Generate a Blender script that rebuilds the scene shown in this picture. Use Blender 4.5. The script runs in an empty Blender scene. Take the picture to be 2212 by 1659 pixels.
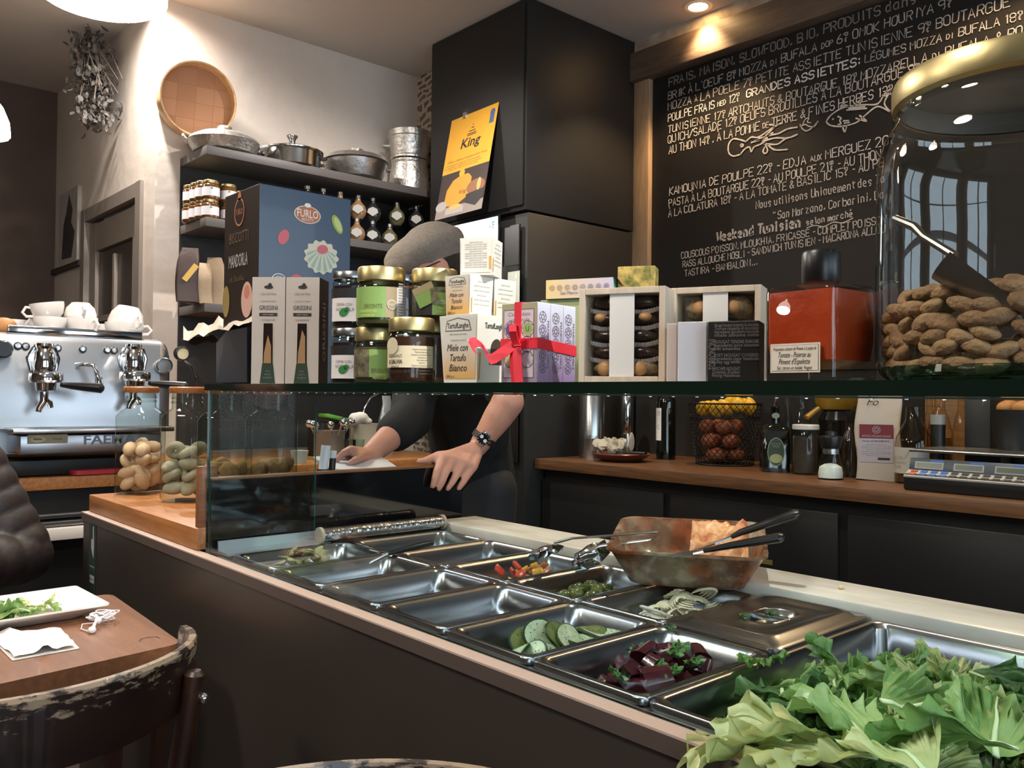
import bpy, bmesh, math, random
from mathutils import Vector, Matrix, Euler, noise as mnoise
random.seed(11)
sc = bpy.context.scene
COL = sc.collection
PI = math.pi
def rad(a): return a*PI/180

# ------------------------------------------------------------------ camera
CAM_H = 1.28
FOC = 1852.6
def cam_axes():
    yaw, pitch, roll = rad(41.56), rad(.738), rad(.625)
    fwd = Vector((math.sin(yaw), math.cos(yaw), 0)); right = Vector((math.cos(yaw), -math.sin(yaw), 0)); up = Vector((0, 0, 1))
    f2 = fwd*math.cos(pitch)+up*math.sin(pitch); u2 = up*math.cos(pitch)-fwd*math.sin(pitch)
    return right*math.cos(roll)+u2*math.sin(roll), u2*math.cos(roll)-right*math.sin(roll), f2
CR, CU, CF = cam_axes()
CC = Vector((0, 0, CAM_H))
cam = bpy.data.cameras.new('camera'); cam.sensor_width = 36; cam.lens = 36*FOC/2212; cam.clip_start = .02
camo = bpy.data.objects.new('camera', cam); COL.objects.link(camo)
m = Matrix.Identity(4)
for i in range(3):
    m[i][0] = CR[i]; m[i][1] = CU[i]; m[i][2] = -CF[i]; m[i][3] = CC[i]
camo.matrix_world = m
sc.camera = camo
# measuring: where the sight line through a point of the photograph meets a real plane of the room
def ray(x, y): return CF+CR*((x-1106)/FOC)-CU*((y-829.5)/FOC)
def on_x(x, y, v): d = ray(x, y); return CC+d*((v-CC.x)/d.x)
def on_y(x, y, v): d = ray(x, y); return CC+d*((v-CC.y)/d.y)
def on_z(x, y, v): d = ray(x, y); return CC+d*((v-CC.z)/d.z)
def at_d(x, y, v): return CC+ray(x, y)*v
def dist(p): return (Vector(p)-CC).dot(CF)
def mpp(p): return dist(p)/FOC          # metres per photo pixel at p

# ------------------------------------------------------------------ light and exposure
sc.view_settings.view_transform = 'Standard'
sc.view_settings.look = 'None'
sc.view_settings.exposure = 1.45
sc.view_settings.gamma = 1.0
sc.view_settings.use_curve_mapping = False
W = bpy.data.worlds.new('daylight'); sc.world = W; W.use_nodes = True
bg = W.node_tree.nodes['Background']; bg.inputs[0].default_value = (.72, .86, 1, 1); bg.inputs[1].default_value = 2.2
def area(name, loc, rot, sx, sy, power, col, spread=180):
    l = bpy.data.lights.new(name, 'AREA'); l.shape = 'RECTANGLE'; l.size = sx; l.size_y = sy; l.energy = power; l.color = col; l.spread = rad(spread)
    o = bpy.data.objects.new(name, l); COL.objects.link(o); o.location = loc; o.rotation_euler = rot; return o
def spot(name, loc, rot, power, col, size, blend=.5, radius=.03):
    l = bpy.data.lights.new(name, 'SPOT'); l.energy = power; l.color = col; l.spot_size = rad(size); l.spot_blend = blend; l.shadow_soft_size = radius
    o = bpy.data.objects.new(name, l); COL.objects.link(o); o.location = loc; o.rotation_euler = rot; return o
# daylight in the three shop-front windows behind the camera
for i, x in enumerate((-1.25, .75, 2.75)):
    area('window_daylight', (x, -2.52, 1.75), (rad(-90), 0, 0), 1.5, 2.1, 34, (.78, .9, 1))
# ceiling spots, some unseen and added: over the chalkboard, over the wall corner by the shelf, over the shop floor
WARM = (1, .66, .36)
spot('board_spot_light', (3.735, 2.753, 3.33), (0, rad(8), 0), 40, WARM, 96, .6)
spot('board_spot_light', (3.735, 1.2, 3.33), (0, rad(8), 0), 40, WARM, 120, .6)  # second board spot is out of view, added for more light
spot('corner_spot_light', (1.40, 4.47, 3.345), (0, 0, 0), 85, (1, .93, .86), 168, 1)
spot('shelf_fill_light', (2.3, 2.9, 3.33), (rad(28), 0, 0), 62, (1, .93, .87), 110, .8)  # added fill light with no fixture, brightens the pots and far wall
spot('counter_spot_light', (1.75, 1.2, 3.33), (0, rad(-14), 0), 60, (1, .95, .89), 70, .8)
d = Vector((.92, 1.02, 1.47))-Vector((1.25, -1.7, 3.3))
spot('goods_spot_light', (1.25, -1.7, 3.3), d.to_track_quat('-Z', 'Y').to_euler(), 230, (1, .95, .88), 9, .9)

# ------------------------------------------------------------------ materials
MATS = {}
def lin(h):
    h = h.lstrip('#'); out = []
    for i in (0, 2, 4):
        c = int(h[i:i+2], 16)/255
        out.append(c/12.92 if c <= .04045 else ((c+.055)/1.055)**2.4)
    return (*out, 1)
def mat(name, col='808080', rough=.5, metal=0, var=0, vs=14, bump=0, bs=80, coat=0, emit=0, ecol=None, spec=.5, trans=0, sss=0, col2=None, stretch=None):
    if name in MATS: return MATS[name]
    M = bpy.data.materials.new(name); M.use_nodes = True; nt = M.node_tree; N = nt.nodes; L = nt.links
    b = N['Principled BSDF']; c = lin(col)
    b.inputs['Base Color'].default_value = c; b.inputs['Roughness'].default_value = rough; b.inputs['Metallic'].default_value = metal
    b.inputs['Specular IOR Level'].default_value = spec; b.inputs['Coat Weight'].default_value = coat
    if trans: b.inputs['Transmission Weight'].default_value = trans
    if sss:
        b.inputs['Subsurface Weight'].default_value = sss; b.inputs['Subsurface Radius'].default_value = (.012, .005, .003)
    if emit:
        b.inputs['Emission Color'].default_value = lin(ecol or col); b.inputs['Emission Strength'].default_value = emit
    if var or bump or col2:
        tc = N.new('ShaderNodeTexCoord'); mp = N.new('ShaderNodeMapping'); L.new(tc.outputs['Object'], mp.inputs[0])
        if stretch: mp.inputs['Scale'].default_value = stretch
    if var or col2:
        n = N.new('ShaderNodeTexNoise'); n.inputs['Scale'].default_value = vs; n.inputs['Detail'].default_value = 5; n.inputs['Roughness'].default_value = .6
        L.new(mp.outputs[0], n.inputs['Vector'])
        r = N.new('ShaderNodeValToRGB'); e = r.color_ramp.elements
        e[0].position = .33; e[1].position = .67
        if col2: e[0].color = c; e[1].color = lin(col2)
        else:
            e[0].color = tuple(max(0, k*(1-var)) for k in c[:3])+(1,); e[1].color = tuple(min(1, k*(1+var)) for k in c[:3])+(1,)
        L.new(n.outputs['Fac'], r.inputs[0]); L.new(r.outputs[0], b.inputs['Base Color'])
    if bump:
        n2 = N.new('ShaderNodeTexNoise'); n2.inputs['Scale'].default_value = bs; n2.inputs['Detail'].default_value = 4
        L.new(mp.outputs[0], n2.inputs['Vector'])
        bp = N.new('ShaderNodeBump'); bp.inputs['Strength'].default_value = bump; bp.inputs['Distance'].default_value = .01
        L.new(n2.outputs['Fac'], bp.inputs['Height']); L.new(bp.outputs[0], b.inputs['Normal'])
    MATS[name] = M
    return M
def glass(name, tint='f4fbf7', edge='8fb0a4', ior=1.45, rough=.01, edgepow=.35):
    """thin clear glass: passes light straight, mirrors by Fresnel, tinted where it is seen edge-on"""
    if name in MATS: return MATS[name]
    M = bpy.data.materials.new(name); M.use_nodes = True; nt = M.node_tree; N = nt.nodes; L = nt.links
    N.remove(N['Principled BSDF'])
    t = N.new('ShaderNodeBsdfTransparent'); g = N.new('ShaderNodeBsdfGlossy'); g.inputs['Roughness'].default_value = rough
    lw = N.new('ShaderNodeLayerWeight'); lw.inputs['Blend'].default_value = .5
    def mth(op, a, v):
        n = N.new('ShaderNodeMath'); n.operation = op; L.new(a, n.inputs[0]); n.inputs[1].default_value = v; return n.outputs[0]
    mx = N.new('ShaderNodeMix'); mx.data_type = 'RGBA'; mx.inputs['A'].default_value = lin(tint); mx.inputs['B'].default_value = lin(edge)
    L.new(mth('POWER', lw.outputs['Facing'], 1/edgepow), mx.inputs['Factor']); L.new(mx.outputs['Result'], t.inputs[0])
    r0 = ((ior-1)/(ior+1))**2                       # Schlick reflectance, the same from either side
    fr = mth('ADD', mth('MULTIPLY', mth('POWER', lw.outputs['Facing'], 5), 1-r0), r0)
    ms = N.new('ShaderNodeMixShader'); L.new(fr, ms.inputs[0]); L.new(t.outputs[0], ms.inputs[1]); L.new(g.outputs[0], ms.inputs[2])
    L.new(ms.outputs[0], N['Material Output'].inputs[0])
    MATS[name] = M
    return M
def wood(name, c1, c2, rough=.45, scale=(2, 22, 22), coat=0, bump=.05):
    if name in MATS: return MATS[name]
    M = mat(name, c1, rough, var=0, col2=c2, vs=3.2, stretch=scale, coat=coat, bump=bump, bs=9)
    return M

# ------------------------------------------------------------------ mesh building
class MB:
    def __init__(s): s.v = []; s.f = []; s.m = []
    def add(s, vs, fs, mi=0, T=None):
        n = len(s.v)
        for p in vs:
            p = Vector(p); s.v.append(T @ p if T else p)
        for f in fs: s.f.append([n+i for i in f]); s.m.append(mi)
        return s
    def box(s, c, d, rz=0, mi=0, bev=0, T=None, seg=2, taper=1):
        bm = bmesh.new(); bmesh.ops.create_cube(bm, size=1)
        for v in bm.verts:
            k = taper if v.co.z < 0 else 1
            v.co = Vector((v.co.x*d[0]*k, v.co.y*d[1]*k, v.co.z*d[2]))
        if bev: bmesh.ops.bevel(bm, geom=bm.edges[:], offset=bev, segments=seg, profile=.5, affect='EDGES')
        R = Matrix.Translation(Vector(c)) @ Matrix.Rotation(rz, 4, 'Z')
        if T: R = T @ R
        bm.verts.index_update()
        s.add([v.co for v in bm.verts], [[v.index for v in f.verts] for f in bm.faces], mi, R); bm.free(); return s
    def lathe(s, prof, c=(0, 0, 0), seg=32, mi=0, T=None, a0=0, a1=2*PI):
        full = abs(a1-a0-2*PI) < 1e-6; n = seg if full else seg+1; vs = []; fs = []; rows = []
        for r, z in prof:
            if r < 1e-6: rows.append([len(vs)]); vs.append((c[0], c[1], c[2]+z))
            else:
                row = []
                for i in range(n):
                    a = a0+(a1-a0)*i/seg
                    row.append(len(vs)); vs.append((c[0]+r*math.cos(a), c[1]+r*math.sin(a), c[2]+z))
                rows.append(row)
        for A, B in zip(rows, rows[1:]):
            for i in range(seg):
                j = (i+1) % n
                if len(A) == 1 and len(B) == 1: continue
                if len(A) == 1: fs.append((A[0], B[j], B[i]))
                elif len(B) == 1: fs.append((A[i], A[j], B[0]))
                else: fs.append((A[i], A[j], B[j], B[i]))
        return s.add(vs, fs, mi, T)
    def tube(s, pts, r, seg=10, mi=0, closed=False, T=None, flat=1, caps=True, updir=None):
        pts = [Vector(p) for p in pts]; n = len(pts); vs = []; fs = []
        rs = r if isinstance(r, (list, tuple)) else [r]*n
        tan = []
        for i in range(n):
            a = pts[i-1] if (i > 0 or closed) else pts[i]; b = pts[(i+1) % n] if (i < n-1 or closed) else pts[i]
            t = (b-a); tan.append(t.normalized() if t.length > 1e-9 else Vector((0, 0, 1)))
        u = Vector(updir) if updir else (Vector((0, 0, 1)) if abs(tan[0].z) < .9 else Vector((1, 0, 0)))
        for i in range(n):
            t = tan[i]; u = (u-t*u.dot(t))
            if u.length < 1e-6: u = Vector((1, 0, 0))-t*t.x
            u.normalize(); w = t.cross(u)
            for k in range(seg):
                a = 2*PI*k/seg
                vs.append(pts[i]+(u*math.sin(a)*flat+w*math.cos(a))*rs[i])
        for i in range(n if closed else n-1):
            j = (i+1) % n
            for k in range(seg):
                l = (k+1) % seg; fs.append((i*seg+k, i*seg+l, j*seg+l, j*seg+k))
        if caps and not closed:
            fs.append(list(range(seg))[::-1]); fs.append([(n-1)*seg+k for k in range(seg)])
        return s.add(vs, fs, mi, T)
    def ell(s, c, r, mi=0, T=None, su=16, sv=10):
        if not isinstance(r, (tuple, list)): r = (r, r, r)
        prof = [(math.sin(PI*i/sv), -math.cos(PI*i/sv)) for i in range(sv+1)]
        prof[0] = (0, -1); prof[-1] = (0, 1)
        R = Matrix.Translation(Vector(c)) @ (T if T else Matrix.Identity(4)) @ Matrix.Diagonal((r[0], r[1], r[2], 1))
        return s.lathe(prof, seg=su, mi=mi, T=R)
    def caps(s, a, b, ra, rb, mi=0, seg=14):
        """tapered capsule"""
        a = Vector(a); b = Vector(b); d = (b-a)
        if d.length < 1e-6: return s.ell(a, max(ra, rb), mi)
        t = d.normalized(); pts = []; rs = []
        for k in range(5):
            q = PI/2*k/5; pts.append(a-t*ra*math.cos(q)); rs.append(max(1e-4, ra*math.sin(q)))
        pts.append(a); rs.append(ra); pts.append(b); rs.append(rb)
        for k in range(4, -1, -1):
            q = PI/2*k/5; pts.append(b+t*rb*math.cos(q)); rs.append(max(1e-4, rb*math.sin(q)))
        return s.tube(pts, rs, seg, mi)
    def chain(s, pts, rs, mi=0):
        for i in range(len(pts)-1): s.caps(pts[i], pts[i+1], rs[i], rs[i+1], mi)
        return s
    def poly(s, pts, mi=0, T=None): return s.add(pts, [list(range(len(pts)))], mi, T)
    def disc(s, T, rx, ry, mi=0, seg=28, x=0, y=0, z=.0006, rot=0):
        return s.poly([(x+rx*math.cos(2*PI*i/seg)*math.cos(rot)-ry*math.sin(2*PI*i/seg)*math.sin(rot),
                        y+rx*math.cos(2*PI*i/seg)*math.sin(rot)+ry*math.sin(2*PI*i/seg)*math.cos(rot), z) for i in range(seg)], mi, T)
    def rect(s, T, x0, y0, x1, y1, mi=0, z=.0005):
        return s.poly([(x0, y0, z), (x1, y0, z), (x1, y1, z), (x0, y1, z)], mi, T)
    def loft(s, loops, mi=0, T=None, cap0=False, cap1=False, close=True):
        n = len(loops[0]); vs = [p for l in loops for p in l]; fs = []
        for i in range(len(loops)-1):
            for k in range(n if close else n-1):
                l = (k+1) % n; fs.append((i*n+k, i*n+l, (i+1)*n+l, (i+1)*n+k))
        if cap0: fs.append(list(range(n))[::-1])
        if cap1: fs.append([(len(loops)-1)*n+k for k in range(n)])
        return s.add(vs, fs, mi, T)
    def text(s, body, size, T, mi=0, width=None, cyl=None, shear=0, x=0, y=0, align='CENTER', z=.0007, sx=1, bold=0):
        vs, fs = font(body, align, bold)
        if not vs: return s
        w = max(p[0] for p in vs)-min(p[0] for p in vs)
        k = size; kx = size*sx
        if width and w > 1e-6: kx = width/w
        out = []
        for a, b in vs:
            X = x+a*kx+b*k*shear; Y = y+b*k
            out.append(((cyl+z)*math.sin(X/cyl), -(cyl+z)*math.cos(X/cyl), Y) if cyl else (X, Y, z))
        return s.add(out, fs, mi, T)
    def build(s, name, mats, parent=None, world=False, smooth=35, loc=None, rz=0, mods=(), recalc=False):
        me = bpy.data.meshes.new(name); vs = s.v
        o = bpy.data.objects.new(name, me); COL.objects.link(o)
        if loc is not None:
            o.location = loc; o.rotation_euler = (0, 0, rz)
        if parent is not None:
            o.parent = parent
            if world:
                inv = (Matrix.Translation(parent.location) @ Matrix.Rotation(parent.rotation_euler.z, 4, 'Z')).inverted() if parent.parent is None else (PW(parent)).inverted()
                vs = [inv @ p for p in vs]
        me.from_pydata([tuple(p) for p in vs], [], s.f)
        if not isinstance(mats, (list, tuple)): mats = [mats]
        for M in mats: me.materials.append(M)
        if len(mats) > 1: me.polygons.foreach_set('material_index', [min(i, len(mats)-1) for i in s.m])
        if recalc:
            bm = bmesh.new(); bm.from_mesh(me); bmesh.ops.recalc_face_normals(bm, faces=bm.faces[:]); bm.to_mesh(me); bm.free()
        me.validate()
        if smooth:
            me.polygons.foreach_set('use_smooth', [True]*len(me.polygons)); me.set_sharp_from_angle(angle=rad(smooth))
        for kind, kw in mods:
            md = o.modifiers.new(kind.lower(), kind)
            for k, v in kw.items(): setattr(md, k, v)
        if mods:
            dg = bpy.context.evaluated_depsgraph_get(); dg.update()
            nm = bpy.data.meshes.new_from_object(o.evaluated_get(dg), depsgraph=dg); o.modifiers.clear(); o.data = nm; nm.name = name
            if not nm.materials:
                for M in mats: nm.materials.append(M)
            nm.polygons.foreach_set('use_smooth', [bool(smooth)]*len(nm.polygons))
        return o
def PW(o):
    M = Matrix.Translation(o.location) @ Matrix.Rotation(o.rotation_euler.z, 4, 'Z')
    return PW(o.parent) @ M if o.parent else M
_FONT = {}
def font(body, align='CENTER', bold=0):
    k = (body, align, bold)
    if k not in _FONT:
        cu = bpy.data.curves.new('f', 'FONT'); cu.body = body; cu.size = 1; cu.align_x = align; cu.align_y = 'CENTER'; cu.resolution_u = 2; cu.offset = bold
        o = bpy.data.objects.new('f', cu); COL.objects.link(o)
        dg = bpy.context.evaluated_depsgraph_get(); dg.update()
        me = bpy.data.meshes.new_from_object(o.evaluated_get(dg))
        _FONT[k] = ([(v.co.x, v.co.y) for v in me.vertices], [list(p.vertices) for p in me.polygons])
        bpy.data.objects.remove(o); bpy.data.curves.remove(cu); bpy.data.meshes.remove(me)
    return _FONT[k]
def frame(o, xd, yd):
    """matrix whose x and y axes lie in a face and z is its outward normal"""
    x = Vector(xd).normalized(); y = Vector(yd); y = (y-x*y.dot(x)).normalized(); z = x.cross(y)
    M = Matrix.Identity(4)
    for i in range(3): M[i][0] = x[i]; M[i][1] = y[i]; M[i][2] = z[i]; M[i][3] = o[i]
    return M
def rrect(w, l, r, z, n=5):
    r = min(r, w/2-1e-4, l/2-1e-4); out = []
    for cx, cy, a in ((w/2-r, l/2-r, 0), (-w/2+r, l/2-r, 90), (-w/2+r, -l/2+r, 180), (w/2-r, -l/2+r, 270)):
        for i in range(n+1):
            t = rad(a+90*i/n); out.append((cx+r*math.cos(t), cy+r*math.sin(t), z))
    return out
def tag(o, label=None, cat=None, group=None, kind=None):
    if label: o['label'] = label
    if cat: o['category'] = cat
    if group: o['group'] = group
    if kind: o['kind'] = kind
    return o
def thing(name, label, cat, loc=(0, 0, 0), rz=0, group=None):
    o = bpy.data.objects.new(name, None); COL.objects.link(o); o.empty_display_size = .02
    o.location = loc; o.rotation_euler = (0, 0, rz)
    return tag(o, label, cat, group)
def struct(o): o['kind'] = 'structure'; return o
def dup(root, loc, rz=None, label=None, group=None, rot=None):
    r = root.copy(); COL.objects.link(r); r.location = loc
    if rz is not None: r.rotation_euler = (0, 0, rz)
    if rot is not None: r.rotation_euler = rot
    if label: r['label'] = label
    if group: r['group'] = group
    for ch in list(root.children):
        c = ch.copy(); COL.objects.link(c); c.parent = r
        for g in list(ch.children):
            d = g.copy(); COL.objects.link(d); d.parent = c
    return r
def organic(mb, name, m, parent=None, voxel=.008, smooth=4, world=False, mods=()):
    return mb.build(name, m, parent, world=world, mods=[('REMESH', dict(mode='VOXEL', voxel_size=voxel)), ('SMOOTH', dict(iterations=smooth, factor=.5))]+list(mods))
# ------------------------------------------------------------------ palette
PLASTER = mat('plaster', 'cabfb4', .9, var=.07, vs=2.2, bump=.35, bs=9)
PLASTER2 = mat('ceiling_paint', 'b5ada4', .9, var=.04, vs=1.5, bump=.05, bs=6)
DARKWALL = mat('dark_wall', '54453c', .8, var=.15, vs=2)
FLOORM = mat('floor_tile', '4a423c', .5, var=.2, vs=3)
CHAR = mat('charcoal_paint', '2c2927', .42, var=.06, vs=6, bump=.02, bs=30)
CHAR2 = mat('shelf_paint', '534e4c', .5, var=.05, vs=9)
BLACK = mat('black_paint', '121212', .45)
BLACKGLOSS = mat('black_gloss', '0c0d0f', .06, coat=.5)
STEEL = mat('brushed_steel', 'b9babb', .27, metal=1, bump=.02, bs=120)
STEELP = mat('pan_steel', '9fa0a1', .24, metal=1)
STEELD = mat('worn_steel', '8d8c8a', .33, metal=1, var=.2, vs=9)
CHROME = mat('chrome', 'd6d8da', .08, metal=1)
ALU = mat('hammered_aluminium', 'cbc8c2', .42, metal=1, bump=.5, bs=45, var=.12, vs=30)
GOLD = mat('gold_lid', 'b8aa7c', .36, metal=1, bump=.02)
WOODC = wood('counter_wood', '6b4226', '8a5a35', .42, (2, 26, 26))
WOODO = wood('orange_wood', '8a5830', 'a9713f', .45, (24, 2, 24))
WOODD = wood('dark_counter_wood', '4d3220', '6f4a2e', .4, (26, 2, 26))
WOODT = wood('table_wood', '6f4a34', '86593c', .38, (20, 2.4, 20), coat=.2)
WOODF = wood('frame_wood', '8b7258', 'a98d6c', .6, (20, 20, 2))
WOODPALE = wood('pale_wood', 'c9b7a2', 'dccbb6', .6, (22, 22, 2))
RIMM = mat('rim_laminate', 'bfaa9e', .5, var=.04, vs=20)
RIMF = mat('rim_edge', '544843', .5)
PANELM = mat('counter_panel_paint', '3a342f', .38, var=.07, vs=3.5, bump=.03, bs=14)
MARBLE = mat('marble', 'cdc4b2', .25, col2='e2ddd2', vs=5, stretch=(3, 1, 3))
WHITE = mat('white_paper', 'e6e2dc', .6)
CERAM = mat('white_ceramic', 'e4dfda', .18)
GLASSC = glass('clear_glass', 'f6fbf8', '9db5a8')
GLASSJ = glass('jar_glass', 'f4f8f4', '7d978c', edgepow=.3)
GLASSP = glass('pane_glass', 'f8fbfa', 'd5e2dd', rough=.004, ior=1.13)
GEDGE = mat('green_glass_edge', '081b15', .08, coat=.3)
TEAL = mat('teal_glass_edge', '1f6f6c', .1, coat=.3)
TXT = mat('dark_ink', '2a2622', .7)
TXTG = mat('grey_ink', '77706a', .7)
RED = mat('red_ribbon', 'd8283a', .55, var=.05, vs=40)
BLACKPL = mat('black_plastic', '101011', .35)
SKIN = mat('skin', 'b98470', .5, var=.07, vs=30, sss=.12, bump=.06, bs=160)

BC0 = .951
# ------------------------------------------------------------------ room shell
ZC = 3.36
def setbox(name, lo, hi, m):
    lo = Vector(lo); hi = Vector(hi)
    return struct(MB().box((lo+hi)/2, hi-lo).build(name, m, smooth=0))
setbox('floor', (-2.5, -2.7, -.1), (4.1, 6.8, 0), FLOORM)
setbox('ceiling', (-2.5, -2.7, ZC), (4.1, 6.8, ZC+.1), PLASTER2)
setbox('wall_far', (1.57, 4.62, 0), (3.25, 4.74, ZC), PLASTER)
setbox('wall_beyond', (-2.5, 6.6, 0), (1.69, 6.72, ZC), DARKWALL)
setbox('wall_light_block', (1.78, 4.74, 0), (1.86, 6.6, ZC), DARKWALL)  # unseen wall added to stop outside light leaking round the door
setbox('wall_right', (3.9, -2.7, 0), (4.02, 4.74, ZC), mat('dark_right_wall', '2b2724', .8, var=.2, vs=3))
setbox('wall_left', (-2.5, -2.7, 0), (-2.4, 6.72, ZC), mat('left_wall', '4a3c33', .8, var=.1, vs=2))
# return wall with the doorway
D0, D1, DZ = on_x(311, 392, 1.57).y, on_x(182, 450, 1.57).y, 2.42
mb = MB()
for lo, hi in (((1.57, 4.74, 0), (1.69, D0, ZC)), ((1.57, D1, 0), (1.69, 6.6, ZC)), ((1.57, D0, DZ), (1.69, D1, ZC))):
    lo = Vector(lo); hi = Vector(hi); mb.box((lo+hi)/2, hi-lo)
struct(mb.build('wall_return', PLASTER, smooth=0))
GREYD = mat('grey_door_paint', '81776f', .55, var=.06, vs=5)
dr = thing('door_1', None, None, (1.60, (D0+D1)/2, 0)); struct(dr)
w = (D1-D0)
mb = MB()
for y in (-w/2+.04, w/2-.04): mb.box((-.02, y, DZ/2), (.06, .08, DZ))
mb.box((-.021, 0, DZ-.041), (.056, w-.16, .078)); mb.build('door_frame', GREYD, dr, smooth=0)
mb = MB(); lw = w-.18
for y in (-lw/2+.06, lw/2-.06): mb.box((0, y, (DZ-.1)/2), (.035, .12, DZ-.1))
mb.box((0, 0, DZ-.19), (.031, lw-.24, .17)); mb.box((0, 0, .45), (.031, lw-.24, .88)); mb.box((0, 0, (DZ+.6)/2-.03), (.029, .035, DZ-1.2))
for z in (1.72,): mb.box((0, 0, z), (.027, lw-.24, .035))
mb.build('door_leaf', GREYD, dr, smooth=0)
MB().box((.008, 0, 1.6), (.006, lw-.2, 1.4)).build('door_panes', mat('dark_pane', '38332f', .25), dr, smooth=0)
MB().ell((-.04, -lw/2+.06, 1.05), (.03, .03, .03)).build('door_handle', STEELD, dr)
setbox('trim_1', (1.545, D1+.02, 2.08), (1.57, 6.6, 2.115), mat('dado_dark', '3a302a', .6))
# shop front behind the camera with three tall windows
mb = MB(); xs = [-2.5, -2.0, -.5, 0, 1.5, 2.0, 3.5, 4.02]
for i in range(0, 8, 2): mb.box(((xs[i]+xs[i+1])/2, -2.65, ZC/2), (xs[i+1]-xs[i], .1, ZC))
for i in (1, 3, 5):
    c = (xs[i]+xs[i+1])/2; mb.box((c, -2.65, .35), (1.5, .1, .7)); mb.box((c, -2.65, (2.8+ZC)/2), (1.5, .1, ZC-2.8))
struct(mb.build('wall_front', DARKWALL, smooth=0))
for k, i in enumerate((1, 3, 5)):
    c = (xs[i]+xs[i+1])/2; t = thing('window_%d' % (k+1), None, None, (c, -2.65, .7)); struct(t)
    mb = MB()
    for x in (-.73, 0, .73): mb.box((x, 0, 1.05), (.05, .07, 2.1))
    for z in (.025, 1.35, 2.075): mb.box((0, 0, z), (1.5, .07, .05))
    mb.build('window_frame', mat('dark_frame', '26211e', .5), t, smooth=0)
setbox('wall_glow_strip', (3.87, -2.6, BC0), (3.9, 1.62, 1.38), wood('glow_tan_wood', '7d5c3c', '9a7650', .5, (20, 3, 20)))  # warm light on the wall behind the bottles, put into a tan strip
# brick pier in the far right corner
def brick_mat():
    M = mat('rough_brick', '8a7a6c', .9, bump=.5, bs=20); nt = M.node_tree; N = nt.nodes; L = nt.links
    tc = N.new('ShaderNodeTexCoord'); mp = N.new('ShaderNodeMapping'); mp.inputs['Rotation'].default_value = (0, rad(90), rad(90)); L.new(tc.outputs['Object'], mp.inputs[0])
    ns = N.new('ShaderNodeTexNoise'); ns.inputs['Scale'].default_value = 6; L.new(tc.outputs['Object'], ns.inputs['Vector'])
    ad = N.new('ShaderNodeMix'); ad.data_type = 'RGBA'; ad.blend_type = 'ADD'; ad.inputs['Factor'].default_value = .12
    L.new(mp.outputs[0], ad.inputs['A']); L.new(ns.outputs['Color'], ad.inputs['B'])
    b = N.new('ShaderNodeTexBrick'); b.inputs['Scale'].default_value = 5.5; b.inputs['Mortar Size'].default_value = .06
    b.inputs['Color1'].default_value = lin('7d6350'); b.inputs['Color2'].default_value = lin('5f4d42'); b.inputs['Mortar'].default_value = lin('b3a799')
    L.new(ad.outputs['Result'], b.inputs['Vector']); L.new(b.outputs['Color'], N['Principled BSDF'].inputs['Base Color']); return M
setbox('wall_pier', (3.24, 4.13, 0), (3.9, 4.74, ZC), brick_mat())
# tall dark cabinet in the corner
CX0, CX1, CY0, CY1 = 2.99, 3.86, 3.28, 4.12
t = thing('tall_cabinet', 'tall charcoal floor to ceiling cabinet beside the chalkboard', 'cabinet', ((CX0+CX1)/2, (CY0+CY1)/2, 0))
w, d = CX1-CX0, CY1-CY0
CABM = mat('cabinet_paint', '191817', .55, var=.08, vs=4, bump=.02, bs=20)
MB().box((0, 0, (2.245+3.355)/2), (w, d, 3.355-2.245), bev=.004).build('upper_carcass', CABM, t)
MB().box((.01, 0, 2.235/2), (w-.02, d-.01, 2.235), bev=.004).build('lower_carcass', CABM, t)
MB().box((-w/2-.006, 0, 2.80), (.012, d-.03, 1.06), bev=.003).build('door', CABM, t)
MB().box((-w/2-.002, -.02, 1.55), (.012, d-.12, 1.25), bev=.003).build('door', mat('cabinet_black', '171616', .4), t)
# chalkboard wall: stone band, frame, board
setbox('trim_2', (3.84, -1.2, 3.28), (3.9, 3.28, ZC), mat('stone_band', '8a7c6e', .95, col2='b3a493', vs=9, bump=1, bs=12))
fr = thing('board_frame', 'wide worn wooden frame around the chalkboard on the right wall', 'frame', (3.87, 1.2, 1.2))
MB().box((0, 3.245-1.2, 1.18), (.06, .15, 1.8), bev=.004).build('stile', WOODF, fr)
MB().box((-.02, (3.28-1.0)/2-1.2+.02, 3.195-1.2), (.10, 4.3, .165), bev=.006).build('top_rail', wood('shaded_rail_wood', '5a4b40', '6f5e50', .55, (20, 2, 20)), fr)  # rail wood darkened for the shade on its grazed front
cb = thing('chalkboard', 'large black menu chalkboard with white hand lettering and fish drawings', 'chalkboard', (3.885, 1.2, 1.2))
MB().box((0, (3.17-1.0)/2-1.2, 1.07), (.02, 4.17, 1.70)).build('board_panel', mat('slate', '0f0e0e', .6, var=.15, vs=5), cb, smooth=0)
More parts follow.
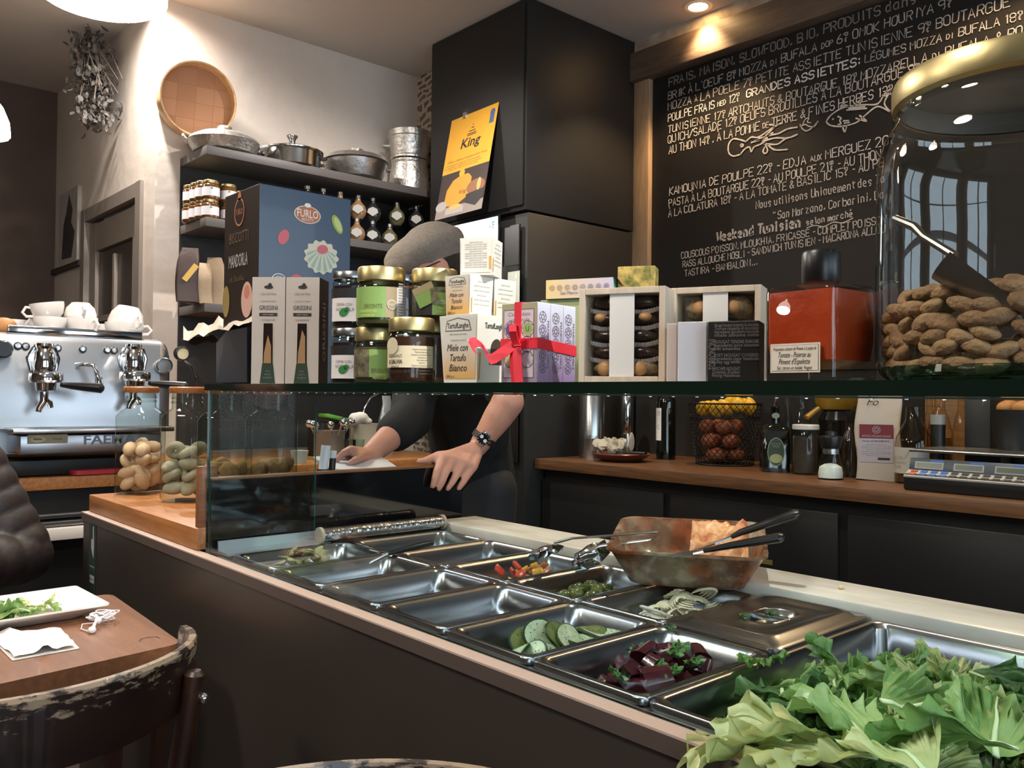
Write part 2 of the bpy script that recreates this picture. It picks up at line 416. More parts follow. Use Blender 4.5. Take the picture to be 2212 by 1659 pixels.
# ------------------------------------------------------------------ chalk lettering drawn as single strokes
ST = {'A': '002640 1232', 'B': '00063645443303 3342413000', 'C': '4536160501103041', 'D': '00062644422000', 'E': '46060040 0333', 'F': '460600 0333',
 'G': '45361605011030414323', 'H': '0006 4046 0343', 'I': '2026', 'J': '3631201001', 'K': '0006 460340', 'L': '060040', 'M': '0006234640', 'N': '00064046',
 'O': '160501103041453616', 'P': '00063645443303', 'Q': '160501103041453616 2240', 'R': '00063645443303 2340', 'S': '453616050413334241301001', 'T': '0646 2620',
 'U': '060110304146', 'V': '062046', 'W': '0610233046', 'X': '0046 0640', 'Y': '062346 2320', 'Z': '06460040', '0': '160501103041453616', '1': '152620',
 '2': '05163645440040', '3': '05163645443313 334241301001', '4': '3036020242', '5': '460603334241301001', '6': '36140201103041423313', '7': '064610',
 '8': '1304051636454433130201103041 423342', '9': '4433130405163645444130', 'a': '341403011031 3430', 'b': '06003041433404', 'c': '33241403011020 2031', 'd': '3630 332414030110 1031',
 'e': '023233241403011030', 'g': '332414030110 3431', 'h': '0600 0314243330', 'i': '1014 1516', 'k': '0600 340230', 'l': '1620', 'm': '0400 03142320 23344340', 'n': '0400 0314243330',
 'o': '140301102031332414', 'q': '332414030110 3430', 'r': '0400 031424', 's': '332414031222312010', 't': '151120 0434', 'u': '0401102031 3430', 'z': '04340030', ',': '1100', '.': '1011',
 '-': '1333', ':': '1112 1415', '&': '401415263534020110 1042', "'": '1516', '/': '0046', '"': '0506 2526', '\u20ac': '352615112031 0222 0424'}
ACC = {'À': ('A', '1718'), 'É': ('E', '1738'), 'é': ('e', '1627')}
CH = lambda s: mat('chalk_'+s, ''.join('%02x' % min(255, int(int(s[i:i+2], 16)*1.14)) for i in (0, 2, 4)), .9, var=.12, vs=60)
BX = 3.8735
def stroke_ribbon(mb, pts, wd, T):
    """a flat chalk stroke of even width along a polyline in the board plane"""
    pts = [Vector((p[0], p[1], 0)) for p in pts]
    if len(pts) < 2: return
    L = []; R = []
    for i, p in enumerate(pts):
        a = pts[max(0, i-1)]; b = pts[min(len(pts)-1, i+1)]; t = (b-a)
        t = t.normalized() if t.length > 1e-9 else Vector((1, 0, 0)); n = Vector((-t.y, t.x, 0))*wd*(.8+.4*random.random())
        if i == 0: p = p-t*wd*.5
        if i == len(pts)-1: p = p+t*wd*.5
        L.append(p+n); R.append(p-n)
    n = len(L)
    mb.add(L+R, [(n+i, n+i+1, i+1, i) for i in range(n-1)], 0, T)
def units(s):
    out = []; x = 0; i = 0
    while i < len(s):
        c = s[i]
        if c == '^':                       # raised cents over a small euro sign
            for k, q in enumerate(s[i+1:i+3]): out.append((q, x+k*1.6, 3.6, .38))
            out.append(('\u20ac', x+.6, -.2, .5)); x += 4.4; i += 3; continue
        if c == '_':                       # the next word is small capitals
            i += 1
            while i < len(s) and s[i] != ' ': out.append((s[i], x, .4, .62)); x += 3.4; i += 1
            continue
        if c == ' ': x += 2.6
        else:
            out.append((c, x, 0, 1)); x += 5.3 if c not in "I.,':1ilt-" else (3.9 if c not in "'.," else 2.8)
        i += 1
    return out, x
def chalk_line(s, p0, p1, hpx, col='c9c6c2', w=.0042):
    A = on_x(*p0, BX); B = on_x(*p1, BX); u, n = units(s); L = (B-A).length
    T = frame(A, B-A, Vector((0, 0, 1))); k = hpx/6*mpp(A)*.61; kx = L/n; mb = MB()
    for c, x, y, sc_ in u:
        seqs = ST[ACC[c][0]].split()+[ACC[c][1]] if c in ACC else ST.get(c, '').split()
        j = random.uniform(-.25, .25); sl = random.uniform(-.04, .1)
        for q in seqs:
            pts = [((x+(int(q[i])+int(q[i+1])*sl)*sc_)*kx, (y+j+int(q[i+1])*sc_)*k) for i in range(0, len(q)-1, 2)]
            pts = [(a+random.uniform(-.12, .12)*kx, b+random.uniform(-.12, .12)*k) for a, b in pts]
            stroke_ribbon(mb, pts, w*(.53 if w < .008 else .42)*(.8 if sc_ < 1 else 1), T)
    mb.build('chalk_lettering', CH(col), cb, world=True, smooth=0)
LN = [("FRAIS, MAISON, SLOWFOOD, BIO, PRODUITS dans", (1445, 187), (1985, 3), 28, '77726d', .006),
 ("BRIK À L'OEUF 8^90 MOZZA _DI BUFALA _DOP 6^90 OMOK HOURIYA 9^90", (1443, 216), (2060, 12), 26, 'a8a49f', .0042),
 ("MOZZA _À LA POELE 7^50 PETITE ASSIETTE TUNISIENNE 9^90 BOUTARGUE", (1443, 239), (2186, 12), 27, 'aaa6a1', .0042),
 ("POULPE FRAIS _MED 12^90 ", (1443, 263), (1604, 215), 26, 'c9c6c2', .0045),
 ("GRANDES ASSIETTES:", (1612, 211), (1865, 138), 26, 'd2cfcb', .0085),
 ("LÉGUMES MOZZA _DI BUFALA 18^90", (1868, 136), (2212, 40), 27, 'aaa6a1', .0042),
 ("TUNISIENNE 17^90 ARTCHAUTS & BOUTARGUE 18^90 MOZZARELLA _DI BUFALA & BO", (1443, 288), (2212, 76), 26, 'b9b5b0', .0042),
 ("QUICH/SALADE 12^50 OEUFS BROUILLÉS À LA BOUTARGUE 9^90", (1443, 310), (1990, 155), 27, 'bdb9b5', .0042),
 ("AU THON 14^90 , À LA POMME _DE TERRE & FINES HERBES 13^90", (1445, 333), (1931, 202), 27, 'c9c6c2', .0042),
 ("KAMOUNIA DE POULPE 22^90 - EDJA _AUX MERGUEZ 20^90", (1446, 422), (1935, 308), 27, 'c9c6c2', .0044),
 ("PASTA À LA BOUTARGUE 22^50 - AU POULPE 21^50 - AU THON", (1445, 447), (1906, 341), 26, 'c4c1bd', .0042),
 ("À LA COLATURA 18^90 - À LA TOMATE & BASILIC 15^90 - AU PE", (1444, 469), (1912, 359), 25, 'b9b5b0', .0042),
 ("Nous utilisons Uniquement des To", (1633, 452), (1914, 393), 27, 'b5b1ac', .0042),
 ('"San Marzano, Corbarini, Da', (1671, 475), (1912, 427), 27, 'b5b1ac', .0042),
 ("Weekend Tunisien", (1549, 521), (1733, 489), 31, '9f9c98', .013),
 ("selon marché", (1742, 487), (1845, 467), 22, 'b0aca8', .0045),
 ("COUSCOUS POISSON. MLOUKHIA. FRICASSÉ - COMPLET POISSON", (1472, 559), (1916, 481), 22, 'aaa6a2', .0042),
 ("RASS ALLOUCHE MOSLI - SANDWICH TUNISIEN - MACARONA ALLOU", (1475, 578), (1914, 501), 22, 'aaa6a2', .0042),
 ("TASTIRA - BAMBALONI...", (1479, 597), (1638, 571), 22, 'aaa6a2', .0042)]
for a in LN: chalk_line(*a)
def sketch(name, lines, w=.005, col='b9b5b0', close=()):
    mb = MB(); O = on_x(1700, 300, BX); T = frame(O, (0, -1, 0), (0, 0, 1)); inv = T.inverted()
    for ln in lines:
        q = [inv @ on_x(x, y, BX) for x, y in ln]; out = []
        for i in range(len(q)-1):          # Catmull-Rom smoothing
            p0 = q[max(0, i-1)]; p1 = q[i]; p2 = q[i+1]; p3 = q[min(len(q)-1, i+2)]
            for k in range(5):
                t = k/5; out.append(.5*((2*p1)+(p2-p0)*t+(2*p0-5*p1+4*p2-p3)*t*t+(3*p1-p0-3*p2+p3)*t**3))
        out.append(q[-1]); stroke_ribbon(mb, [(p.x, p.y) for p in out], w/2, T)
    mb.build(name, CH(col), cb, world=True, smooth=0)
zz = lambda *p: [(1350+p[i]/2.566, p[i+1]/2.566) for i in range(0, len(p), 2)]
sketch('octopus_drawing', [zz(640, 855, 600, 865, 575, 845, 575, 800, 600, 770, 640, 775, 670, 785), zz(640, 855, 665, 825, 690, 815, 700, 840, 715, 815, 750, 800, 770, 790, 790, 830, 780, 850, 765, 840, 775, 815),
  zz(670, 785, 700, 760, 740, 760, 800, 720, 850, 690, 870, 680), zz(740, 770, 800, 750, 850, 740, 900, 715, 955, 705), zz(760, 785, 830, 765, 900, 765, 955, 745), zz(770, 795, 840, 800, 880, 775, 890, 770), zz(790, 800, 830, 830, 900, 828),
  zz(780, 750, 830, 700, 800, 690), zz(640, 805, 648, 798, 656, 805, 648, 813, 640, 805), zz(700, 790, 760, 770, 820, 735), zz(720, 780, 790, 765)], .008)
sketch('pepper_drawing', [zz(970, 690, 985, 715, 1010, 725, 1045, 700, 1070, 672, 1050, 700, 1020, 700, 1000, 690, 975, 700), zz(985, 690, 1000, 660, 1020, 655, 1010, 675, 1030, 680)], .006)
sketch('fish_drawing', [zz(1115, 675, 1140, 640, 1200, 600, 1270, 585, 1330, 580, 1400, 575, 1440, 520, 1475, 495, 1440, 560, 1445, 590, 1468, 618, 1400, 590, 1330, 640, 1280, 680, 1200, 700, 1140, 695, 1115, 675),
  zz(1195, 600, 1205, 580, 1245, 590), zz(1270, 585, 1310, 550, 1300, 580), zz(1280, 655, 1340, 672, 1300, 640), zz(1205, 700, 1218, 730, 1230, 695), zz(1180, 645, 1198, 655, 1190, 668, 1198, 685, 1180, 690),
  zz(1210, 670, 1240, 668), zz(1215, 682, 1245, 678), zz(1150, 660, 1156, 660), zz(1240, 600, 1330, 590), zz(1230, 610, 1340, 600)], .007)
sketch('leaf_drawing', [zz(1510, 480, 1520, 510, 1540, 530, 1545, 560, 1530, 570, 1520, 545, 1535, 520, 1515, 500)], .006)
sketch('underline_drawing', [zz(0, 0, 1, 1)[:0] or [(1743, 492), (1760, 487), (1780, 489), (1800, 480), (1820, 481), (1843, 471)]], .004)
# ------------------------------------------------------------------ service counter and glass guard
RZ = .90
PY = [1.925, 1.718, 1.513, 1.31, 1.110, .905, .693, .27]     # cross lines between the pans
sc_t = thing('service_counter', 'long dark grey service counter with pale trimmed edge holding the salad pans', 'counter', (1.2, 1.2, 0))
MB().box((.80, 1.15, .438), (.03, 3.5, .874)).build('front_panel', PANELM, sc_t, True, smooth=0)
MB().box((1.2, 2.89, .438), (.80, .03, .874)).build('end_panel', PANELM, sc_t, True, smooth=0)
MB().box((1.60, 1.15, .43), (.02, 3.5, .86)).build('back_panel', BLACK, sc_t, True, smooth=0)
mb = MB(); mb.box((.7945, 1.15, .8985), (.027, 3.52, .003), mi=0); mb.box((.7945, 1.15, .886), (.027, 3.52, .022), mi=1)
mb.build('edge_trim', [RIMM, RIMF], sc_t, True, smooth=0)
MB().box((1.2, 2.9, .886), (.8, .012, .026)).build('end_trim', RIMM, sc_t, True, smooth=0)
mb = MB()
mb.box((.827, 1.09, .885), (.024, 1.76, .012))
mb.box((1.455, 1.09, .885), (.014, 1.76, .012)); mb.box((1.144, 1.30, .882), (.012, 1.22, .012))
for y in PY: mb.box((1.144, y, .883), (.62, .012, .012))
mb.build('well_frame', STEELD, sc_t, True)
MB().box((1.144, 1.09, .74), (.63, 1.80, .02)).build('well_floor', mat('well_dark', '2c2d2e', .4, metal=.6), sc_t, True, smooth=0)
mb = MB(); mb.box((.97, 1.962, .9), (.27, .06, .006)); mb.box((.97, 1.988, .912), (.27, .006, .026)); mb.build('end_flange', mat('pale_flange', 'a9aeb2', .45, metal=.5), sc_t, True)
MB().box((1.30, 1.962, .90), (.36, .06, .008)).build('end_strip', BLACK, sc_t, True, smooth=0)
# sticker on the end of the panel
T = frame((.7845, 2.80, .78), (0, -1, 0), (0, 0, 1))
st = MB(); st.rect(T, -.036, -.13, .036, .10, 0, .0004)
st.poly([(-.012, .02, .0008), (.012, -.01, .0008), (.018, .03, .0008), (.012, .09, .0008), (.002, .085, .0008), (.004, .05, .0008), (-.012, .045, .0008)], 1, T)
st.text('elivered by', .011, T, 1, y=-.035, z=.0008); st.rect(T, -.022, -.085, .022, -.062, 1, .0008)
st.text('deliveroo', .010, T, 0, y=-.073, z=.0012)
tag(st.build('sticker', [mat('sticker_teal', '2a3b3b', .5), mat('sticker_white', 'b9b6b2', .6)], None, smooth=0), 'dark teal sticker with a white bird mark on the far end of the counter panel', 'sticker')
# marble slab
tag(MB().box((1.539, .98, .902), (.152, 2.0, .037), bev=.004).build('marble_slab', MARBLE), 'white marble slab running behind the salad pans', 'slab')
# wooden stand for the cookie jars with upright post
ws = thing('wooden_stand', 'orange wooden raised counter end carrying the big cookie jars', 'stand', (1.15, 2.46, .9))
MB().box((1.13, 2.465, .927), (.66, .87, .052), bev=.002).build('top_board', WOODO, ws, True)
MB().box((.83, 2.048, 1.0), (.045, .022, .20), bev=.001).build('post', WOODC, ws, True)
# partition with a glossy black face
pt = thing('partition', 'glossy black upright partition with a wooden top edge across the counter', 'partition', (1.2, 2.02, .9))
MB().box((1.205, 2.018, .984), (.76, .024, .168)).build('black_panel', BLACKGLOSS, pt, True, smooth=0)
MB().box((1.205, 2.020, 1.071), (.765, .034, .007), bev=.002).build('top_edge', WOODC, pt, True)
MB().box((1.592, 2.036, .985), (.012, .012, .15)).build('end_bracket', STEELD, pt, True, smooth=0)
# sneeze guard: shelf, front pane, end pane, strip of diodes
S = 1.298
gg = thing('sneeze_guard', 'glass sneeze guard with a thick green edged shelf above the pans', 'glass guard', (.95, 1.05, .9))
mb = MB(); x0, x1, y0, y1 = .803, 1.095, -.15, 2.005
vs = [(x, y, z) for z in (1.283, S) for x, y in ((x0, y0), (x1, y0), (x1, y1), (x0, y1))]
mb.add(vs, [(3, 2, 1, 0), (4, 5, 6, 7)], 0); mb.add(vs, [(0, 1, 5, 4), (1, 2, 6, 5), (3, 0, 4, 7)], 1); mb.add(vs, [(2, 3, 7, 6)], 2)
mb.build('glass_shelf', [glass('shelf_glass', 'cfe6dc', '5f8f80'), GEDGE, TEAL], gg, True, smooth=0)
def pane(name, lo, hi, em, par):
    lo = Vector(lo); hi = Vector(hi); d = hi-lo; ax = min(range(3), key=lambda i: d[i]); mb = MB(); b = MB().box((lo+hi)/2, d)
    for f in b.f:
        n = (b.v[f[1]]-b.v[f[0]]).cross(b.v[f[2]]-b.v[f[1]]); k = max(range(3), key=lambda i: abs(n[i])); mb.add([b.v[i] for i in f], [(0, 1, 2, 3)], 0 if k == ax else 1)
    return mb.build(name, [GLASSP, em], par, True, smooth=0)
pane('front_pane', (.8085, -.15, .9005), (.8145, 1.996, 1.2825), GEDGE, gg)
pane('end_pane', (.815, 1.992, .9005), (1.093, 1.998, 1.2825), TEAL, gg)
tape = MB().box((.822, .98, 1.2815), (.008, 1.9, .002)).build('light_tape', mat('tape', '3a3a39', .6), gg, True, smooth=0)
LEDM = mat('diode', 'ffffff', .5, emit=1900, ecol='e2eeff')
d0 = None
for i in range(54):
    y = .12+i*.0345
    if d0 is None: d0 = MB().box((0, 0, 0.0004), (.0024, .0024, .0010), mi=0).rect(Matrix.Rotation(PI, 4, 'X'), -.0011, -.0011, .0011, .0011, 1, .0002).build('diode', [mat('diode_side', 'ffffff', .5, emit=.16, ecol='e2eeff'), LEDM], tape, smooth=0); d = d0
    else:
        d = d0.copy(); COL.objects.link(d); d.parent = tape
    d.location = Vector((.822, y, 1.2797))-gg.location

# ------------------------------------------------------------------ gastronorm pans
def pan_mesh(w, l, dep):
    mb = MB(); L = []
    for ins, z, r in ((0, -.010, .016), (0, -.002, .016), (.002, .001, .016), (.010, .0012, .018), (.012, -.001, .019), (.018, -.006, .022), (.022, -dep*.6, .026), (.026, -dep*.85, .03), (.032, -dep*.96, .032), (.044, -dep, .03), (.058, -dep-.001, .03)):
        L.append(rrect(w-2*ins, l-2*ins, r, z, 6))
    mb.loft(L, cap1=True); return mb
def pan(name, label, row, col, dep=.062, rows=1, cat='food pan', group='steel food pans in the counter'):
    ya, yb = PY[row], PY[row+rows]; xa, xb = (.838, 1.14) if col == 0 else (1.147, 1.452)
    if col == 2: xa, xb = .838, 1.452
    o = pan_mesh(xb-xa-.003, ya-yb-.004, dep).build(name, STEELP, smooth=50, loc=((xa+xb)/2, (ya+yb)/2, .901))
    return tag(o, label, cat, group)
F = [pan('food_pan', 'steel pan of pale artichoke pieces at the far end of the front row', 0, 0), pan('food_pan', 'steel pan with a few dark red scraps beside the artichoke pan', 1, 0),
     pan('food_pan', 'steel pan with pale onion slices between the dark scraps and the olives', 2, 0), pan('food_pan', 'nearly empty front steel pan with a few green olives', 3, 0),
     pan('food_pan', 'steel pan of herbed cucumber slices', 4, 0), pan('food_pan', 'steel pan of dark red beetroot with parsley', 5, 0)]
Bk = [pan('food_pan', 'empty steel pan under the foil roll beside the marble', 0, 1), pan('food_pan', 'empty steel pan below the tongs head in the back row', 1, 1),
      pan('food_pan', 'steel pan of diced red and yellow peppers', 2, 1), pan('food_pan', 'back row steel pan with a heap of green olives next to the glass dish', 3, 1),
      pan('food_pan', 'steel pan of white fennel slices in front of the glass dish', 4, 1), pan('food_pan', 'steel pan closed with a lid beside the marble', 5, 1)]
big = pan('food_pan', 'large deep steel pan heaped with green lettuce', 6, 2, .10)
# lid
c = Bk[5].location; w, l = .309, .212
mb = MB(); L = []
for ins, z, r in ((-.001, -.008, .016), (-.001, .002, .016), (.004, .005, .018), (.016, .005, .022), (.024, .011, .024), (.034, .012, .026), (.048, .008, .03), (.06, .0075, .03)): L.append(rrect(w-2*ins, l-2*ins, r, z, 6))
mb.loft(L, cap1=False)
ov = lambda a, b, z: [(a*math.cos(2*PI*i/28), b*math.sin(2*PI*i/28), z) for i in range(28)]
inner = rrect(w-.12, l-.12, .03, .0075, 6)
def circ(a, b, z): return [(a*math.cos(math.atan2(p[1]/(l-.12), p[0]/(w-.12))), b*math.sin(math.atan2(p[1]/(l-.12), p[0]/(w-.12))), z) for p in inner]
mb.loft([inner, circ(.066, .043, .0075), circ(.062, .040, .009), circ(.057, .036, .007), circ(.05, .030, -.006), circ(.03, .018, -.009)], cap1=True)
lid = thing('pan_lid', 'steel pan lid with a recessed oval grip on the back row', 'lid', (c.x, c.y, .903))
mb.build('lid_plate', STEELP, lid, smooth=50)
MB().box((0, 0, .0045), (.014, .074, .010), bev=.004, T=Matrix.Rotation(rad(8), 4, 'Z')).build('grip', STEELP, lid)

# ------------------------------------------------------------------ food in the pans
def pin(p, dx, dy, z=0): return Vector((p.location.x+dx, p.location.y+dy, .901-.062+.021+z))
def scatter(meshfn, n, name, m, label, cat, group, pts, rot=True, tilt=25, scale=(.85, 1.15), kinds=3):
    protos = []
    for i, p in enumerate(pts):
        if len(protos) < kinds:
            o = meshfn(len(protos)).build(name, m[len(protos) % len(m)] if isinstance(m, list) else m, smooth=60); protos.append(o)
        else:
            o = random.choice(protos).copy(); COL.objects.link(o)
        o.location = p; k = random.uniform(*scale); o.scale = (k, k, k)
        if rot: o.rotation_euler = (rad(random.uniform(-tilt, tilt)), rad(random.uniform(-tilt, tilt)), random.uniform(0, 2*PI))
        tag(o, label, cat, group)
def heap(p, cx, cy, rx, ry, n, h, z0=.006):
    out = []
    for i in range(n):
        a = 2.4*i; q = math.sqrt((i+.5)/n); out.append(pin(p, cx+rx*q*math.cos(a), cy+ry*q*math.sin(a), z0+h*(1-q*q)))
    return out
OLV = mat('green_olive', '4f5a26', .2, var=.25, vs=40, coat=.4)
OLV2 = mat('pale_olive', '63662f', .2, var=.2, vs=40, coat=.4)
def olive(k): return MB().ell((0, 0, 0), (.0165, .0138, .0138), su=16, sv=10)
scatter(olive, 0, 'olive', [OLV2, OLV, OLV2], 'pale green olive left in the front olive pan', 'olive', 'olives in the front pan',
        [pin(F[3], *q) for q in ((-.10, .02, .004), (-.085, -.01, .004), (-.075, -.03, .004), (-.06, -.035, .004), (-.045, -.045, .004), (-.072, -.05, .004), (.04, -.022, .004), (.062, -.045, .004), (-.06, -.055, .003))])
scatter(olive, 0, 'olive', [OLV, OLV, OLV2], 'green olive in the back heap beside the glass dish', 'olive', 'olives in the back pan',
        heap(Bk[3], -.015, -.005, .075, .05, 15, .024))
CUC = mat('cucumber_flesh', '93a87c', .35, col2='c9d3b2', vs=75, coat=.3); CUS = mat('cucumber_skin', '1f3517', .35, var=.3, vs=50); HERB = mat('herb_speck', '26331a', .7)
def cuc(k):
    mb = MB(); n = 22; r = .037-.003*k; L = []
    f = lambda rr, z: [(rr*math.cos(2*PI*i/n), rr*.86*math.sin(2*PI*i/n), z+.003*math.sin(4*PI*i/n)) for i in range(n)]
    mb.loft([f(r*.93, -.0022), f(r, -.0018), f(r, .0018), f(r*.93, .0022)], 1); mb.poly(f(r*.93, .0022), 0); mb.poly(f(r*.93, -.0022)[::-1], 0)
    for i in range(16):
        a, q = random.random()*2*PI, r*.85*math.sqrt(random.random()); mb.disc(Matrix.Translation((q*math.cos(a), q*.8*math.sin(a), .0034)), .0016, .0011, 2, 6, z=.0022)
    return mb
pts = [(-.09, -.005, .012, 40, 0), (-.075, -.03, .014, 55, .5), (-.06, -.035, .010, 50, .9), (-.085, -.045, .01, 20, 1), (-.03, .0, .03, 70, 2.2), (-.012, -.022, .032, 62, 2.5), (.012, -.03, .022, 55, 2.6), (.03, -.03, .018, 25, 2.9), (-.04, .02, .02, 60, 2.0),
       (.065, .005, .016, 30, 3.4), (.085, -.012, .014, 30, 3.8), (.10, .01, .012, 12, 1), (.06, -.035, .014, 8, 1), (-.04, -.055, .012, 10, 2), (0, .02, .01, 8, 0), (.105, -.03, .01, 18, 0)]
pr = []
for i, (x, y, z, t, a) in enumerate(pts):
    if i < 3: o = cuc(i).build('cucumber_slice', [CUC if i < 2 else mat('cucumber_dark', '4f5a2c', .35, col2='76804a', vs=60, coat=.3), CUS, HERB], smooth=40); pr.append(o)
    else: o = pr[i % 3].copy(); COL.objects.link(o)
    o.location = pin(F[4], x, y, z); o.rotation_euler = (rad(t)*.9, rad(random.uniform(-12, 12)), a-2.2)
    tag(o, 'herb speckled cucumber slice with dark green skin', 'cucumber', 'cucumber slices in the pan')
BEET = mat('beetroot', '3a0f16', .22, var=.35, vs=50, coat=.5)
def beet(k):
    mb = MB(); r = .024; n = 9; a0 = rad(-60); 
    seg = [(0, 0)]+[(r*math.cos(a0+rad(120)*i/(n-1))*1.1, r*math.sin(a0+rad(120)*i/(n-1))) for i in range(n)]
    h = .010+.004*k; lo = [(x, y, -h) for x, y in seg]; hi = [(x*.8, y*.8, h) for x, y in seg]
    mb.loft([lo, hi], cap0=True, cap1=True); return mb
scatter(beet, 0, 'beetroot_wedge', BEET, 'glossy dark red beetroot wedge in the pan with parsley', 'beetroot', 'beetroot wedges in the pan', heap(F[5], .01, -.01, .105, .052, 34, .032, .008), tilt=70)
PARS = mat('parsley', '3f6a2c', .45, var=.25, vs=30, sss=0)
def sprig(k):
    mb = MB()
    for j in range(6):
        a = j*1.1+k; R = Matrix.Rotation(a, 4, 'Z') @ Matrix.Translation((.009, 0, .003)) @ Matrix.Rotation(rad(-25), 4, 'Y')
        pts = [(.011*(.6+.4*math.cos(5*t))*math.cos(t), .011*(.6+.4*math.cos(5*t))*math.sin(t), .003*math.sin(3*t)) for t in [2*PI*i/20 for i in range(20)]]
        mb.add([(0, 0, .002)]+pts, [(0, i+1, (i+1) % 20+1) for i in range(20)], 0, R)
    return mb
scatter(sprig, 0, 'parsley_leaf', PARS, 'green parsley sprig lying on the beetroot', 'parsley', 'parsley on the beetroot', [pin(F[5], *q) for q in ((-.045, -.045, .035), (-.02, -.05, .034), (-.03, -.03, .04), (.02, -.02, .046), (.035, -.045, .035), (-.08, .0, .03), (.0, .03, .042), (.06, .0, .04))], tilt=30)
FEN = mat('fennel', 'e6dfc6', .4, col2='d0c49c', vs=40, coat=.2)
def fennel(k):
    mb = MB()
    for j in range(4):
        r = .034-.007*j; n = 14; P = [(r*math.cos(rad(-95+190*i/(n-1))), r*.7*math.sin(rad(-95+190*i/(n-1))), .003*j) for i in range(n)]
        mb.tube(P, [.0038*(math.sin(PI*(i+.6)/n)+.25) for i in range(n)], 6, flat=.6)
    return mb
scatter(fennel, 0, 'fennel_slice', FEN, 'curved white fennel slice in the pan before the glass dish', 'fennel', 'fennel slices in the pan', [pin(Bk[4], *q) for q in ((-.055, -.02, .01), (-.01, -.02, .014), (.02, -.035, .012), (.03, .01, .014), (.07, -.01, .016), (.08, .02, .022), (.095, -.03, .018), (.055, .035, .012), (.04, -.02, .024), (.085, .0, .032), (0, .01, .01), (.1, .03, .02), (.02, -.01, .03), (.06, .02, .036), (-.02, .02, .012))], tilt=35)
def onr(k):
    mb = MB()
    for r in (.026, .019, .012): mb.tube([(r*math.cos(2*PI*i/20), r*.85*math.sin(2*PI*i/20), 0) for i in range(20)], .0022, 6, closed=True)
    return mb
ONI = mat('onion_ring', 'd8d6c4', .3, coat=.3)
scatter(onr, 0, 'onion_slice', ONI, 'white ringed vegetable slice at the left of the fennel pan', 'onion', 'ringed slices in the fennel pan', [pin(Bk[4], -.085, -.025, .022), pin(Bk[4], -.07, -.045, .018), pin(Bk[4], -.06, -.01, .028)], tilt=20)
scatter(onr, 0, 'onion_slice', ONI, 'translucent pale onion slice in the front row pan', 'onion', 'onion slices in the front pan', [pin(F[2], *q) for q in ((-.05, -.05, .003), (-.03, -.045, .006), (-.06, -.035, .003), (.0, -.04, .004), (.03, -.03, .004), (.05, -.02, .005), (.075, -.03, .003), (.02, -.055, .002))], tilt=15)
def chunk(k):
    mb = MB(); mb.box((0, 0, 0), (.024, .017, .008), bev=.003, taper=.75); return mb
for cl, nm in (('c8402c', 'red'), ('d9a53a', 'yellow'), ('c96f2c', 'orange')):
    q = {'red': 4, 'yellow': 10, 'orange': 6}[nm]; off = {'red': (-.045, .0), 'yellow': (0, -.018), 'orange': (.03, -.012)}[nm]
    scatter(chunk, 0, 'pepper_piece', mat('pepper_'+nm, cl, .3, var=.15, vs=40, coat=.3), nm+' pepper piece in the pan near the tongs', 'pepper', nm+' pepper pieces', heap(Bk[2], off[0], off[1], .05, .035, q, .026, .012 if nm != 'red' else .02), tilt=55)
ART = mat('artichoke', '9a9166', .5, col2='6d6a3f', vs=45)
def arti(k):
    mb = MB()
    for j in range(3):
        a = rad(-30+30*j); R = Matrix.Rotation(a, 4, 'Z'); P = [(0, 0, 0), (.012, 0, .006), (.026, 0, .009), (.038, 0, .004)]
        mb.tube([R @ Vector(p) for p in P], [.004, .011, .010, .003], 8, flat=.35)
    return mb
scatter(arti, 0, 'artichoke_piece', ART, 'pale green artichoke piece in the far pan', 'artichoke', 'artichoke pieces', heap(F[0], -.045, -.02, .075, .045, 18, .034, .008), tilt=50)
SCR = mat('dark_scrap', '33151a', .4, var=.3, vs=30)
scatter(chunk, 0, 'beetroot_scrap', SCR, 'small dark red scrap in the second front pan', 'beetroot', 'dark scraps in the second pan', [pin(F[1], *q) for q in ((-.06, -.06, .004), (-.04, -.055, .004), (-.02, -.05, .004), (0, -.045, .004), (.05, -.02, .006), (.06, -.03, .01), (.07, -.015, .008), (.08, -.03, .006), (.055, -.04, .006))], tilt=30)
tag(MB().ell((1.545, .80, .924), (.007, .005, .004)).build('crumb', mat('crumb', 'd3b98c', .7)), 'small pale crumb on the marble slab', 'crumb')
for i, (px, py, z) in enumerate(((1665, 1326, .913), (1608, 1331, .914), (1447, 1358, .905))):
    p = on_z(px, py, z); o = sprig(i).build('herb_scrap', PARS, smooth=60); o.location = p; o.scale = (.6, .6, .6)
    tag(o, ('green herb scrap near the grip of the pan lid', 'tiny herb scrap on the left edge of the pan lid', 'green herb scrap on the pan rim below the fennel')[i], 'herb')

# ------------------------------------------------------------------ lettuce
def leafm(name, a, b):
    M = mat(name, a, .42, col2=b, vs=9, bump=.25, bs=45, coat=.1)
    nt = M.node_tree; N = nt.nodes; L = nt.links; p = N['Principled BSDF']; tr = N.new('ShaderNodeBsdfTranslucent'); ms = N.new('ShaderNodeMixShader'); ms.inputs[0].default_value = .28
    src = p.inputs['Base Color'].links[0].from_socket; L.new(src, tr.inputs[0]); L.new(p.outputs[0], ms.inputs[1]); L.new(tr.outputs[0], ms.inputs[2]); L.new(ms.outputs[0], N['Material Output'].inputs[0]); return M
LEAF = [leafm('lettuce_green', '4c7a38', '84a95c'), leafm('lettuce_mid', '6a944a', 'a9c278'), leafm('lettuce_pale', 'a3b866', 'd2d69c'), leafm('lettuce_dark', '33562c', '587f46')]
RIB = mat('lettuce_rib', 'c3d3a0', .4)
